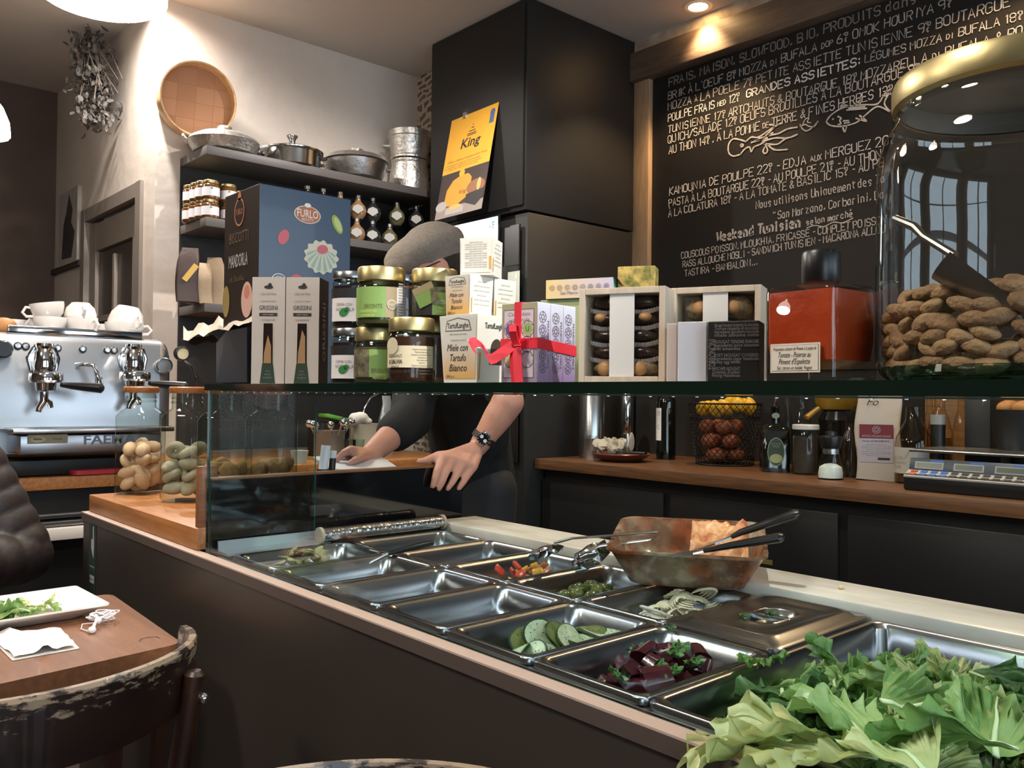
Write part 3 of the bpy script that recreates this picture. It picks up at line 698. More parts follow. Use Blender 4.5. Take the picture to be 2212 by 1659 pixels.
def leaf(k, L=.15, Wd=.075, curl=1.0, ruff=1.0, seed=0):
    """a curly lettuce leaf: broad rounded blade, lobed frilled margin, pale midrib"""
    rnd = random.Random(seed+k*17); mb = MB(); nu, nv = 120, 18; vs = []; fs = []; P1, P2, P3 = (rnd.random()*6 for _ in range(3))
    for i in range(nu+1):
        u = i/nu; t = -1.15+2.3*u                               # sweep round the margin from stalk side to stalk side
        a = t*1.35; R_ = 1+.05*math.sin(5*a+P1)+.055*math.sin(13*a+P2)+.045*math.sin(29*a+P3)+.03*math.sin(47*a)
        ex, ey = L*.62*math.cos(a)*R_, Wd*1.05*math.sin(a)*R_
        for j in range(nv+1):
            e = j/nv; x = -L*.42+(ex+L*.42)*e; y = ey*e**.9
            fr = max(0, (e-.35)/.65)**1.6
            z = ruff*fr*(.0065*math.sin(13*a+P1)+.0075*math.sin(27*a+P2+2*e)+.004*math.sin(45*a+P3))+ruff*.004*math.sin(14*e+5*a+P3)*e
            z += curl*.030*(e**2)*abs(math.sin(a))**1.5-curl*.018*(x/L)**2*4+.010*mnoise.noise(Vector((x*28+seed, y*28, k)))
            x += fr*.006*math.sin(23*a+P2); y += fr*.006*math.cos(19*a+P3); vs.append((x, y, z))
    for i in range(nu):
        for j in range(nv): q = i*(nv+1)+j; fs.append((q, q+nv+1, q+nv+2, q+1))
    mb.add(vs, fs, 0); mid = (nu//2)*(nv+1)
    P = [Vector(vs[mid+j])+Vector((0, 0, .0012)) for j in range(0, nv-3, 2)]; mb.tube(P, [.0046*(1-.85*i/len(P)) for i in range(len(P))], 6, mi=1, flat=.5); return mb
bx, by = big.location.x, big.location.y
protos = [[leaf(k, .13+.02*(k % 3), .058+.010*(k % 2), .35+.3*(k % 3), 1.0+.3*(k % 2), seed=q*31) for k in range(3)] for q in range(4)]
pobj = {}
def put_leaf(p, q, k, rot, s, label, group):
    key = (q, k)
    if key not in pobj: o = protos[q][k].build('lettuce_leaf', [LEAF[q], RIB], smooth=180); pobj[key] = o
    else: o = pobj[key].copy(); COL.objects.link(o)
    o.location = p; o.rotation_euler = rot; o.scale = (s, s, s); tag(o, label, 'lettuce', group)
rl = random.Random(5)
# a low bed of leaves, then the larger ones placed where the photo shows them
def top_h(x, y):                    # height of the heap over the pan, lower toward the marble
    u = max(0, 1-((x+.02)/.36)**2)*max(0, 1-((y+.03)/.30)**2); return .835+.088*u-.05*max(0, (x-.08)/.2)
for i in range(120):
    x = rl.uniform(-.23, .22); y = rl.uniform(-.24, .17)
    if x > .10 and y > .02: continue
    z = top_h(x, y)-.035*(1-i/120)
    q = rl.choice((0, 0, 1, 1, 1, 2, 3))
    if y < -.02 and x < -.02: q = rl.choice((1, 2, 2, 2, 0))
    put_leaf((bx+x, by+y, z), q, rl.randrange(3), (rad(rl.uniform(-30, 30)), rad(rl.uniform(-26, 26)), rl.uniform(0, 6.28)), rl.uniform(.42, .72), 'torn curly green lettuce leaf in the heap in the large pan', 'lettuce leaves in the large pan')
up = [((1650, 1425), .915, 0, 0, (10, -15, 200), .55, 'green lettuce leaf poking over the corner of the pan lid'), ((1800, 1435), .915, 0, 1, (50, -20, 60), .5, 'upright bright green lettuce leaf standing at the back of the heap'),
      ((1900, 1480), .92, 1, 2, (25, 10, 130), .7, 'frilly green lettuce leaf at the middle back of the heap'), ((1985, 1525), .935, 1, 0, (22, 12, -25), .95, 'large folded lettuce leaf with a pale rib on top of the heap'),
      ((2050, 1440), .90, 2, 1, (20, -10, 40), .62, 'pale yellow lettuce leaf on the back edge of the heap'), ((1680, 1585), .915, 2, 2, (14, 6, 140), .95, 'broad pale yellow lettuce leaf at the front left of the heap'),
      ((1770, 1630), .92, 2, 0, (10, 10, 120), 1.0, 'large yellow green lettuce leaf at the front of the heap'), ((1690, 1490), .905, 3, 1, (-15, 16, 30), .75, 'dark green lettuce leaf hanging toward the beetroot pan'),
      ((1850, 1570), .93, 1, 1, (15, -15, 75), .85, 'mid green lettuce leaf in the centre of the heap'), ((2060, 1600), .94, 0, 2, (30, 15, 100), .8, 'bluish green ribbed lettuce leaf at the right of the heap'),
      ((2150, 1570), .93, 1, 0, (18, -20, 20), .85, 'light green lettuce leaf at the right edge of the heap'), ((1770, 1510), .915, 3, 0, (25, 0, 160), .8, 'dark folded lettuce leaf behind the yellow ones'),
      ((1950, 1625), .935, 2, 2, (-12, 10, 50), .75, 'pale crinkled lettuce leaf at the front middle of the heap'), ((2120, 1530), .915, 0, 0, (-20, 15, 150), .7, 'deep green lettuce leaf near the marble side of the heap')]
for (px, py), z, q, k, r, s, lb in up: put_leaf(on_z(px, py, z), q, k, tuple(rad(a) for a in r), s, lb, 'lettuce leaves in the large pan')

# ------------------------------------------------------------------ foil roll, knife, tongs, glass dish
p0, p1 = Vector((1.075, 1.93, .9225)), Vector((1.452, 1.93, .9225))
fo = thing('foil_roll', 'long shiny roll of kitchen foil lying across the far pans', 'foil roll', (1.26, 1.945, .9))
MB().tube([p0, p1], .0185, 24).build('foil', mat('foil', 'c9c9c7', .2, metal=1, bump=.3, bs=60), fo, True, smooth=60)
mb = MB(); 
for p, q in ((p0, -1), (p1, 1)): mb.tube([p-Vector((.002*q, 0, 0)), p+Vector((.006*q, 0, 0))], [.0205, .0205], 24)
mb.build('card_core', mat('card', 'a89a88', .8), fo, True)
a, b = on_z(935, 1172, .925), on_z(838, 1195, .908); d = (b-a).normalized(); kn = thing('serving_spoon', 'black handled serving spoon resting across the second far pan', 'spoon', a)
mb = MB(); mb.tube([a, a+d*.02, a.lerp(b, .5), b], [.008, .0115, .011, .008], 12, flat=.7); mb.build('handle', BLACKPL, kn, True)
e = b+d*.12+Vector((0, 0, -.035)); mb = MB(); mb.tube([b-d*.005, b+d*.05+Vector((0, 0, -.014)), e], .004, 8); mb.ell(e+d*.02, (.030, .02, .006), T=Matrix.Rotation(math.atan2(d.y, d.x), 4, 'Z')); mb.build('spoon_bowl', STEEL, kn, True)
tg = thing('tongs', 'stainless serving tongs with scalloped heads lying behind the pepper pan', 'tongs', on_z(1250, 1200, .92))
def tong_arm(pts, w, roll):
    pts = [Vector(p) for p in pts]; mb = MB(); mb.tube(pts, w, 10, flat=.28); return mb
h1, m1, e1 = on_z(1172, 1180, .955), on_z(1235, 1163, .985), on_z(1420, 1150, 1.0)
tong_arm([h1.lerp(m1, .5), m1, e1], [.011, .009, .011], 0).build('arm', STEEL, tg, True)
h2, m2 = on_z(1268, 1196, .935), on_z(1300, 1178, .955)
tong_arm([h2.lerp(m2, .6), m2, e1+Vector((0, 0, -.012))], [.011, .009, .011], 0).build('arm', STEEL, tg, True)
def tong_head(c, d, nrm):
    mb = MB(); d = d.normalized(); s = d.cross(nrm).normalized(); nn = s.cross(d); vs = []; fs = []; nu, nv = 20, 9
    for i in range(nu):
        t = 2*PI*i/nu; sc = 1+.11*math.cos(t*9)
        for j in range(nv):
            r = j/(nv-1); vs.append(c+(d*.052*math.cos(t)+s*.027*math.sin(t))*r*(sc if r > .7 else 1)+nn*(-.018*(r**2)+.004*math.cos(t*9)*(r > .6)))
    for i in range(nu):
        for j in range(nv-1): k = (i+1) % nu; fs.append((i*nv+j, k*nv+j, k*nv+j+1, i*nv+j+1))
    mb.add(vs, fs); return mb
tong_head(h1, m1-h1, Vector((-.3, -.4, 1))).build('scalloped_head', CHROME, tg, True, smooth=60)
tong_head(h2, m2-h2, Vector((-.5, -.5, .6))).build('scalloped_head', CHROME, tg, True, smooth=60)
# baking dish with lasagne
bd = thing('baking_dish', 'clear glass baking dish stained with baked sauce standing over the pans and the marble', 'dish', (1.475, 1.10, .9125), math.atan2(-.829, .559))
def stained():
    M = bpy.data.materials.new('stained_glass_dish'); M.use_nodes = True; nt = M.node_tree; N = nt.nodes; L = nt.links; p = N['Principled BSDF']
    p.inputs['Base Color'].default_value = lin('8a7358'); p.inputs['Roughness'].default_value = .25
    g = glass('dish_glass', 'e8e2cf', 'a39a78'); 
    t = N.new('ShaderNodeBsdfTransparent'); t.inputs[0].default_value = lin('e3dccb'); gl = N.new('ShaderNodeBsdfGlossy'); gl.inputs[1].default_value = .03
    f = N.new('ShaderNodeFresnel'); f.inputs[0].default_value = 1.5; m1 = N.new('ShaderNodeMixShader'); L.new(f.outputs[0], m1.inputs[0]); L.new(t.outputs[0], m1.inputs[1]); L.new(gl.outputs[0], m1.inputs[2])
    tc = N.new('ShaderNodeTexCoord'); n1 = N.new('ShaderNodeTexNoise'); n1.inputs['Scale'].default_value = 28; n1.inputs['Detail'].default_value = 6; L.new(tc.outputs['Object'], n1.inputs['Vector'])
    r = N.new('ShaderNodeValToRGB'); r.color_ramp.elements[0].position = .46; r.color_ramp.elements[0].color = (.52, .52, .52, 1); r.color_ramp.elements[1].position = .62; L.new(n1.outputs['Fac'], r.inputs[0])
    n2 = N.new('ShaderNodeTexNoise'); n2.inputs['Scale'].default_value = 11; L.new(tc.outputs['Object'], n2.inputs['Vector']); r2 = N.new('ShaderNodeValToRGB')
    r2.color_ramp.elements[0].color = lin('a8987e'); r2.color_ramp.elements[0].position = .42; r2.color_ramp.elements[1].color = lin('8f4f2c'); r2.color_ramp.elements[1].position = .64
    L.new(n2.outputs['Fac'], r2.inputs[0]); L.new(r2.outputs[0], p.inputs['Base Color'])
    ms = N.new('ShaderNodeMixShader'); L.new(r.outputs[0], ms.inputs[0]); L.new(m1.outputs[0], ms.inputs[1]); L.new(p.outputs[0], ms.inputs[2]); L.new(ms.outputs[0], N['Material Output'].inputs[0]); return M
STG = stained()
TILT = Matrix.Rotation(rad(6), 4, 'X')
mb = MB(); lo = []
for w, l, r, z in ((.215, .20, .03, 0), (.232, .217, .034, .004), (.246, .231, .034, .02), (.300, .276, .036, .072), (.312, .288, .038, .074), (.312, .288, .038, .079), (.296, .272, .034, .079), (.250, .224, .03, .022), (.222, .206, .03, .008)): lo.append(rrect(w, l, r, z, 6))
mb.loft(lo, cap0=True, cap1=True, T=TILT); mb.build('glass_dish', STG, bd, smooth=50)
las = MB(); n = 26; rn = random.Random(3); vs = []
for i in range(n):
    for j in range(n): vs.append((-.055+.11*i/(n-1), -.085+.17*j/(n-1), (.036+.001*rn.random()+.010*mnoise.noise(Vector((i*.25, j*.25, 0)))+.0022*mnoise.noise(Vector((i*.7, j*.7, 3))))*(1 if 0 < i < n-1 and 0 < j < n-1 else .1)))
las.add(vs, [(i*n+j, (i+1)*n+j, (i+1)*n+j+1, i*n+j+1) for i in range(n-1) for j in range(n-1)])
lo_ = las.build('lasagne', mat('lasagne', 'a8552c', .45, col2='e0b078', vs=30, bump=.4, bs=40, coat=.2), smooth=60)
lo_.location = bd.matrix_world @ Vector((0, 0, 0)); R = Matrix.Translation(bd.location) @ Matrix.Rotation(bd.rotation_euler.z, 4, 'Z') @ TILT
lo_.location = R @ Vector((.062, .03, .012)); lo_.rotation_euler = (R.to_3x3() @ Matrix.Rotation(rad(14), 3, 'X')).to_euler(); lo_.scale = (1.15, 1.1, 1.5)
tag(lo_, 'last piece of browned lasagne in the right half of the glass dish', 'lasagne')
def server(name, label, blade, neck, h0, h1, bw):
    t = thing(name, label, 'spatula', neck); mb = MB(); d = (neck-blade).normalized(); s = d.cross(Vector((0, 0, 1))).normalized()
    P = [blade-s*bw*.8, blade+s*bw*.8, blade+d*.045+s*bw, neck+s*.008, neck-s*.008, blade+d*.045-s*bw]
    up_ = s.cross(d)*.0016; mb.loft([[p-up_ for p in P], [p+up_ for p in P]], cap0=True, cap1=True); mb.build('blade', STEEL, t, True, smooth=0)
    mb = MB(); mb.tube([neck, h0, h0.lerp(h1, .5), h1-(h1-h0)*.06, h1], [.007, .011, .0135, .0155, .009], 14, flat=.6); mb.build('handle', BLACKPL, t, True)
server('spatula', 'steel server with a black handle lying across the glass dish, lower of the two', at_d(1450, 1200, 1.66), at_d(1520, 1190, 1.64), at_d(1580, 1178, 1.63), at_d(1693, 1160, 1.58), .018)
server('spatula', 'steel server with a long black handle rising above the dish, upper of the two', at_d(1500, 1188, 1.74), at_d(1580, 1160, 1.72), at_d(1600, 1150, 1.72), at_d(1728, 1108, 1.66), .016)
# ------------------------------------------------------------------ goods on the glass shelf
def base(px, X, z=S):
    p = on_x(px, 833, X); return Vector((p.x, p.y, z))
def topz(px, py, X): return on_x(px, py, X).z
def corner(pl_, pc_, Xc, th, z=S):
    """left and near corner of an upright face turned by th from facing the camera"""
    C = base(pc_, Xc, z); v = C-CC; v.z = 0; v.normalize(); lf_ = Vector((-v.y, v.x, 0)); d = lf_*math.cos(rad(th))+v*math.sin(rad(th))
    r = ray(pl_, 833); r.z = 0; det = r.x*-d.y+d.x*r.y; q = C-CC; s_ = (r.x*q.y-r.y*q.x)/-(r.x*d.y-r.y*d.x)
    return C+d*s_, C
def view_rz(p): return math.atan2(p[1], p[0])-PI/2       # turns local -y toward the camera
# ---- big biscuit box
BXN, BXF = .86, 1.095
pn = base(555, BXN); pr_ = on_y(753, 833, pn.y); pl = on_x(480, 833, BXN); H = topz(555, 398, BXN)-S
W_, Dp = pr_.x-pn.x, pl.y-pn.y
bb = thing('biscuit_box', 'big upright biscuit carton with blue front and dark brown side behind the breadstick boxes', 'box', (pn.x+W_/2, pn.y+Dp/2, S))
BLU = mat('carton_blue', '35475c', .3, var=.04, vs=6, coat=.1); BRN = mat('carton_brown', '2a201c', .42, var=.06, vs=8)
b = MB().box((0, 0, H/2), (W_, Dp, H), bev=.0015); mb = MB()
for f in b.f:
    vs = [b.v[i] for i in f]; n = (vs[1]-vs[0]).cross(vs[2]-vs[1]).normalized(); mb.add(vs, [list(range(len(vs)))], 0 if n.y < -.5 else 1)
mb.build('carton', [BLU, BRN], bb, smooth=0)
T = frame((-W_/2, -Dp/2-.0006, 0), (1, 0, 0), (0, 0, 1))
def fx(px, py):                                   # photo point on the blue face -> face coordinates
    p = on_y(px, py, pn.y)-bb.location; return p.x+W_/2, p.z
PK, GRN, ORG, CRM = mat('print_pink', 'c2616a', .5), mat('print_green', '8fa052', .5), mat('print_orange', 'a8673c', .5), mat('print_cream', 'c9c3b0', .6)
PGR, PWH = mat('print_sage', '8fae9c', .5), mat('print_white', 'd9d6d2', .6)
mb = MB(); x, y = fx(664, 464); k = mpp(pn)
mb.disc(T, 33*k, 20*k, 5, x=x, y=y, z=.0004); mb.disc(T, 31*k, 18.5*k, 2, x=x, y=y, z=.0007); mb.text('FURLO', .026, T, 5, width=52*k, x=x, y=y+1*k, z=.0011, bold=.01); mb.text('BISCOTTI', .009, T, 5, width=28*k, x=x, y=y-12*k, z=.0011); mb.disc(T, 8*k, 5*k, 5, x=x, y=y+21*k, z=.0011)
x, y = fx(612, 512); mb.disc(T, 18*k, 12*k, 0, x=x, y=y, rot=rad(62))
x, y = fx(728, 485); mb.disc(T, 23*k, 11*k, 1, x=x, y=y, rot=rad(-62)); mb.disc(T, 18*k, 7*k, 6, x=x+2*k, y=y, rot=rad(-62), z=.0008)
x, y = fx(640, 596); mb.disc(T, 13*k, 10*k, 0, x=x, y=y-6*k); x, y = fx(602, 605); mb.disc(T, 19*k, 19*k, 5, x=x, y=y-4*k); mb.disc(T, 17*k, 17*k, 7, x=x, y=y-4*k, z=.0008); mb.disc(T, 13*k, 13*k, 5, x=x, y=y-4*k, z=.001); mb.disc(T, 11.5*k, 11.5*k, 7, x=x, y=y-4*k, z=.0012)
x, y = fx(694, 552)
P = [(x+42*k*math.cos(a)*(1+.07*math.cos(13*a)), y-4*k+37*k*math.sin(a)*(1+.07*math.cos(13*a)), .0006) for a in [2*PI*i/104 for i in range(104)]]; mb.poly(P, 3, T)
for i in range(8):
    a0, a1 = rad(-206+29.5*i+7), rad(-206+29.5*i+24); o = (x+2*k, y+12*k)
    mb.poly([(o[0]+9*k*math.cos((a0+a1)/2), o[1]+6*k*math.sin((a0+a1)/2), .001), (x+34*k*math.cos(a0), y-5*k+30*k*math.sin(a0), .001), (x+38*k*math.cos((a0+a1)/2), y-5*k+33*k*math.sin((a0+a1)/2), .001), (x+34*k*math.cos(a1), y-5*k+30*k*math.sin(a1), .001)], 4, T)
mb.disc(T, 14*k, 10*k, 0, x=x+2*k, y=y+14*k, z=.0016, rot=.2)
mb.build('front_print', [PK, GRN, ORG, CRM, PGR, PWH, mat('print_lime', 'b5c07a', .5), BLU], bb, smooth=0)
T = frame((-W_/2-.0006, Dp/2, 0), (0, -1, 0), (0, 0, 1))
def fy(px, py): p = on_x(px, py, BXN)-bb.location; return Dp/2-p.y, p.z
mb = MB(); x, y = fy(518, 458); mb.disc(T, .028, .034, 0, x=x, y=y); mb.disc(T, .024, .029, 1, x=x, y=y, z=.0008); mb.disc(T, .009, .012, 0, x=x, y=y+.036); mb.text('FURLO', .02, T, 0, width=.036, x=x, y=y, z=.001)
x, y = fy(517, 513); mb.text('BISCOTTI', .036, T, 2, width=.105, x=x, y=y); x, y = fy(515, 564); mb.text('MANDORLA', .043, T, 3, width=.105, x=x, y=y, bold=.01); x, y = fy(512, 603); mb.text('di Sicilia', .018, T, 2, width=.08, x=x, y=y)
x, y = fy(534, 638); mb.disc(T, .030, .042, 4, x=x, y=y-.01); mb.disc(T, .014, .016, 5, x=x, y=y+.008, z=.0008); x, y = fy(489, 652); mb.disc(T, .020, .038, 6, x=x, y=y)
mb.build('side_print', [mat('print_copper', 'a8694a', .5), BRN, mat('print_dimgold', '5a4733', .6), mat('print_silver', 'a39d97', .5), mat('print_blush', 'c7a093', .5), mat('print_salmon', 'bb7a62', .5), mat('print_ochre', '8c7846', .5)], bb, smooth=0)
# ---- menu carton with parchment paper
tc_ = thing('paper_holder', 'dark navy open carton with white parchment paper beside the biscuit box', 'paper holder', (.86, 1.94, S))
NAV = mat('navy_card', '15171c', .4)
q0, q1 = on_x(545, 700, .82), on_x(477, 735, .85)
def slab(mb, pts, th, nrm, mi=0):
    n = Vector(nrm).normalized()*th/2; mb.loft([[Vector(p)-n for p in pts], [Vector(p)+n for p in pts]], cap0=True, cap1=True, mi=mi); return mb
A = [on_x(545, 826, .83), on_x(478, 826, .85), on_x(478, 742, .85), on_x(500, 716, .84), on_x(545, 708, .83)]
mb = MB(); slab(mb, A, .03, (1, .3, 0)); mb.build('carton', NAV, tc_, True, smooth=0)
A = [on_x(470, 826, .845), on_x(392, 733, .86), on_x(462, 722, .87), on_x(530, 800, .85)]
mb = MB(); slab(mb, A, .004, (1, .4, .3)); mb.build('flap', BLACK, tc_, True, smooth=0)
A = [on_x(440, 826, .87), on_x(405, 775, .90), on_x(470, 750, .90), on_x(500, 826, .87)]
mb = MB(); slab(mb, A, .004, (1, .4, .3)); mb.build('flap', BLACK, tc_, True, smooth=0)
mb = MB(); g = []
for i in range(15):
    r_ = []
    for j in range(5):
        p = on_x(396+(548-396)*i/14, 734-40*(i/14)+5*math.sin(i*1.7)*(j < 2)-j*(7-3*abs(math.sin(i*.9))), .84+.012*j); p.z += .012*mnoise.noise(Vector((i*.7, j*.9, 2))); r_.append(p)
    g.append(r_)
mb.add([p for r_ in g for p in r_], [(i*5+j, (i+1)*5+j, (i+1)*5+j+1, i*5+j+1) for i in range(14) for j in range(4)]); mb.build('parchment', mat('parchment', 'a59b8d', .7), tc_, True)
# ---- breadstick boxes
GRC = mat('grissini_card', 'b8aca2', .6, var=.02); GRD = mat('grissini_side', '2e2623', .5); GRG = mat('grissini_green', '26382a', .5)
pA, pB = corner(541, 688, .93, 16); e1 = (pB-pA).normalized(); wid = (pB-pA).length/2
rzg = math.atan2(e1.y, e1.x)
for i in range(2):
    hz = topz(688, 584, .83)-S if i else topz(548, 603, .885)-S; hz = .236
    loc = pA+e1*wid*(i+.5); dpt = .075
    t = thing('breadstick_box', ('pale breadstick carton with green base tab, left of the pair', 'pale breadstick carton with dark brown side, right of the pair')[i], 'box', loc, rzg, 'breadstick cartons on the glass shelf')
    b = MB().box((0, dpt/2, hz/2), (wid-.001, dpt, hz), bev=.001); mb = MB()
    for f in b.f:
        vs = [b.v[j] for j in f]; n = (vs[1]-vs[0]).cross(vs[2]-vs[1]).normalized(); mb.add(vs, [list(range(len(vs)))], 1 if abs(n.x) > .5 else 0)
    mb.build('carton', [GRC, GRD], t, smooth=0)
    T = frame((0, -.0006, 0), (1, 0, 0), (0, 0, 1)); u = wid/.075; mb = MB()
    mb.poly([(-.011*u, .045, .0005), (.011*u, .045, .0005), (.010*u, .134, .0005), (-.010*u, .134, .0005)], 1, T)
    mb.poly([(-.017*u, .002, .0005), (.017*u, .002, .0005), (.012*u, .045, .0005), (-.012*u, .045, .0005)], 2, T)
    mb.poly([(-.009*u, .046, .0008), (.008*u, .046, .0008), (.007*u, .085+.02*i, .0008), (.0*u, .108+.012*i, .0008), (-.008*u, .07, .0008)], 3, T)
    mb.text('GRISSINI', .014, T, 4, width=.040*u, y=.168); mb.rect(T, -.020*u, .150, .020*u, .157, 4); mb.text('extra vergine', .005, T, 0, y=.1535, width=.024*u, z=.001); mb.text('artigianali', .006, T, 5, y=.142, width=.03*u)
    mb.text('Lavorati a mano', .006, T, 5, y=.183, width=.034*u); mb.text('Casa del Pane', .008, T, 5, y=.199, width=.034*u, shear=.3); mb.disc(T, .010*u, .004, 4, y=.214); mb.disc(T, .004*u, .004, 4, y=.219, x=.003)
    mb.text('olio\nextra\nvergine', .007, T, 5, y=.022)
    mb.build('front_print', [GRC, mat('window_dark', '221a16', .2), GRG, mat('breadstick', '9c7650', .6), TXT, TXTG], t, smooth=0)
    if i:
        T2 = frame((wid/2+.0006, dpt*.45, hz*.5), (0, 0, 1), (0, -1, 0)); MB().text('GRISSINI', .03, T2, 0, width=.13).build('side_print', mat('side_ink', '9a928b', .6), t, smooth=0)

# ---- preserve jars
def jar(name, label, loc, r, h, glassm, fill, lidm, lidh=.024, fillh=.86, labels=(), group=None, square=False, facing=0):
    t = thing(name, label, 'jar', loc, view_rz(loc)+facing, group); hb = h-lidh
    g = MB().lathe([(0, 0), (r*.9, 0), (r*.98, .004), (r, .010), (r, hb*.86), (r*.94, hb*.94), (r*.86, hb), (r*.86, hb+.004)], seg=36).build('glass_body', glassm, t)
    MB().lathe([(0, .004), (r*.88, .004), (r*.95, .012), (r*.95, hb*fillh), (0, hb*fillh)], seg=30).build('contents', fill, t)
    rl_ = r*.97; MB().lathe([(rl_*.95, hb), (rl_, hb+.002), (rl_, h-.003), (rl_*.96, h), (0, h)], seg=40).build('lid', lidm, t)
    for k, fn in enumerate(labels):
        mb = MB(); ms = fn(mb, r+.0006, hb); mb.build('paper_label' if k == 0 else 'side_label', ms, t, smooth=30)
    return t
def wrap(mb, R, a0, a1, z0, z1, mi=0, n=14, o=0):
    vs = []
    for i in range(n+1):
        a = rad(a0+(a1-a0)*i/n); vs += [((R+o)*math.sin(a), -(R+o)*math.cos(a), z0), ((R+o)*math.sin(a), -(R+o)*math.cos(a), z1)]
    mb.add(vs, [(2*i, 2*i+2, 2*i+3, 2*i+1) for i in range(n)], mi)
def wtext(mb, s, size, R, a, z, mi, width=None, bold=0, align='CENTER'):
    mb.text(s, size, Matrix.Rotation(rad(a), 4, 'Z') @ Matrix.Translation((0, 0, z)), mi, width=width, cyl=R, bold=bold, z=.0008, align=align)
CHOC = mat('hazelnut_cream', '241612', .3); SAL = mat('sage_cream', '3a2015', .35, var=.2, vs=30); PESTO = mat('pistachio_cream', '4d4a26', .5, var=.2, vs=40); PNUT = mat('pistachio_nuts', '3a3028', .5, col2='7a7358', vs=70)
LBW, LBG, LBC, LBT = mat('label_white', 'd8d2d0', .55), mat('label_green', '7c9c54', .5), mat('label_cream', 'c9bd9f', .6), mat('label_tan', '9b8a68', .5)
LEAFP = mat('print_leaf', '2f7a3c', .5); LBK = mat('label_black', '17171a', .5)
SILV = mat('silver_lid', 'a8a9ab', .25, metal=1)
def lab_nocciola(mb, R, hb):
    wrap(mb, R, -70, 70, .012, hb*.60, 0); wrap(mb, R, -80, 80, hb*.60, hb*.80, 3)
    wtext(mb, 'CREMA CON', .0085, R, -24, hb*.46, 1, .034); wtext(mb, 'NOCCIOLA', .0105, R, -22, hb*.36, 1, .040)
    T = Matrix.Rotation(rad(-24), 4, 'Z') @ frame((0, -R-.0008, .030), (1, 0, 0), (0, 0, 1)); mb.disc(T, .010, .008, 2, rot=.5); mb.disc(T, .006, .005, 2, x=.007, y=.005, rot=.9)
    for i in range(7): wrap(mb, R, 12, 33, .02+.007*i, .023+.007*i, 4, o=.0005)
    return [LBW, TXTG, LEAFP, LBK, mat('fine_print', 'a39d99', .6)]
jr = .044
for i, lb in enumerate(('lower silver lidded jar of dark hazelnut cream', 'upper silver lidded jar of dark hazelnut cream')):
    loc = base(760, .935, S+i*.1165); jar('cream_jar', lb+' beside the breadsticks', loc, jr, .1155, GLASSJ, CHOC, SILV, .016, labels=(lab_nocciola,), group='hazelnut cream jars')
for i in range(2): jar('cream_jar', ('lower', 'upper')[i]+' silver lidded jar standing behind the green labelled jars', base(856, 1.02, S+i*.1165), jr, .1155, GLASSJ, CHOC, SILV, .016, group='hazelnut cream jars')
def lab_pesto(mb, R, hb):
    wrap(mb, R, -78, 10, .014, hb*.86, 0); wrap(mb, R, 10, 38, .014, hb*.86, 1); wrap(mb, R, 38, 75, .014, hb*.86, 2)
    wtext(mb, 'BRONTE', .011, R, -18, hb*.42, 5, .034); wtext(mb, 'CREMA DI PISTACCHIO', .0065, R, -32, hb*.30, 3, .036); wtext(mb, 'VERDE DOLCE', .0055, R, -34, hb*.21, 3, .03)
    T = Matrix.Rotation(rad(24), 4, 'Z') @ frame((0, -R-.0008, hb*.46), (1, 0, 0), (0, 0, 1)); mb.disc(T, .009, .009, 2); mb.disc(T, .0078, .0078, 1, z=.0009); mb.text('FOOD', .005, T, 2, z=.0012)
    for i in range(12): wrap(mb, R, 42, 66, .018+.0052*i, .0205+.0052*i, 4, o=.0005)
    return [LBG, LBT, LBW, mat('print_yellowgreen', 'cdd27a', .5), mat('fine_print', 'a39d99', .6), mat('print_olive', '6a6a3a', .5)]
def lab_pnut(mb, R, hb):
    wrap(mb, R, -80, -18, .012, hb*.80, 0); wrap(mb, R, -18, 70, .012, hb*.80, 1)
    wtext(mb, 'BRONTE', .012, R, 10, hb*.30, 2, .032); wtext(mb, 'CREMA DI\nPISTACCHIO', .0065, R, 10, hb*.17, 3, .026)
    return [PNUT, LBG, mat('print_olive', '6a6a3a', .5), mat('print_yellowgreen', 'cdd27a', .5)]
XJ = .87
k = mpp(base(821, XJ))
h1_ = 122*k
jar('spread_jar', 'gold lidded jar with pictured nuts and green label, lower of the green pair', base(812, XJ+.005), 48*k, h1_, GLASSJ, PESTO, GOLD, .026, labels=(lab_pnut,), group='green labelled jars', facing=0)
jar('spread_jar', 'gold lidded jar with wide green and tan label on top of the nut jar', base(821, XJ, S+h1_+.001), 53*k, 126*k, GLASSJ, PESTO, GOLD, .027, labels=(lab_pesto,), group='green labelled jars')
def lab_salvia(mb, R, hb):
    wrap(mb, R, -80, 62, .026, hb*.72, 0)
    T = Matrix.Rotation(rad(-50), 4, 'Z') @ frame((0, -R*1.0-.0008, hb*.72), (1, 0, 0), (0, 0, 1)); mb.disc(T, .014, .014, 0, z=.0)
    wtext(mb, 'BREAKFAST', .0075, R, -43, hb*.52, 1, .03); wtext(mb, '& SALVIA', .0095, R, -42, hb*.41, 1, .03, bold=.02); wtext(mb, '(aromi)', .006, R, -42, hb*.32, 1); wtext(mb, 'ALL OLIO D\'OLIVA', .0065, R, -40, hb*.22, 1, .042); wtext(mb, '240 g e', .0085, R, 2, hb*.23, 1)
    for i, w in enumerate((.034, .026, .037, .016, .02, .012, .036, .034)): wtext(mb, 'Preparato alimentare con olio', .004, R, 26, hb*.65-.0045*i, 1, w)
    for i in range(3): wtext(mb, 'conservare in frigorifero', .0035, R, 36, hb*.30-.005*i, 2, .024)
    return [LBC, TXT, TXTG]
ks = mpp(base(888, .845))
jar('preserve_jar', 'gold lidded jar of brown preserve with a wide cream label at the front', base(888, .845), 51*ks, 140*ks, GLASSJ, SAL, GOLD, .024, .9, labels=(lab_salvia,), group='brown preserve jars')
kb = mpp(base(915, .935)); hb_ = 138*kb
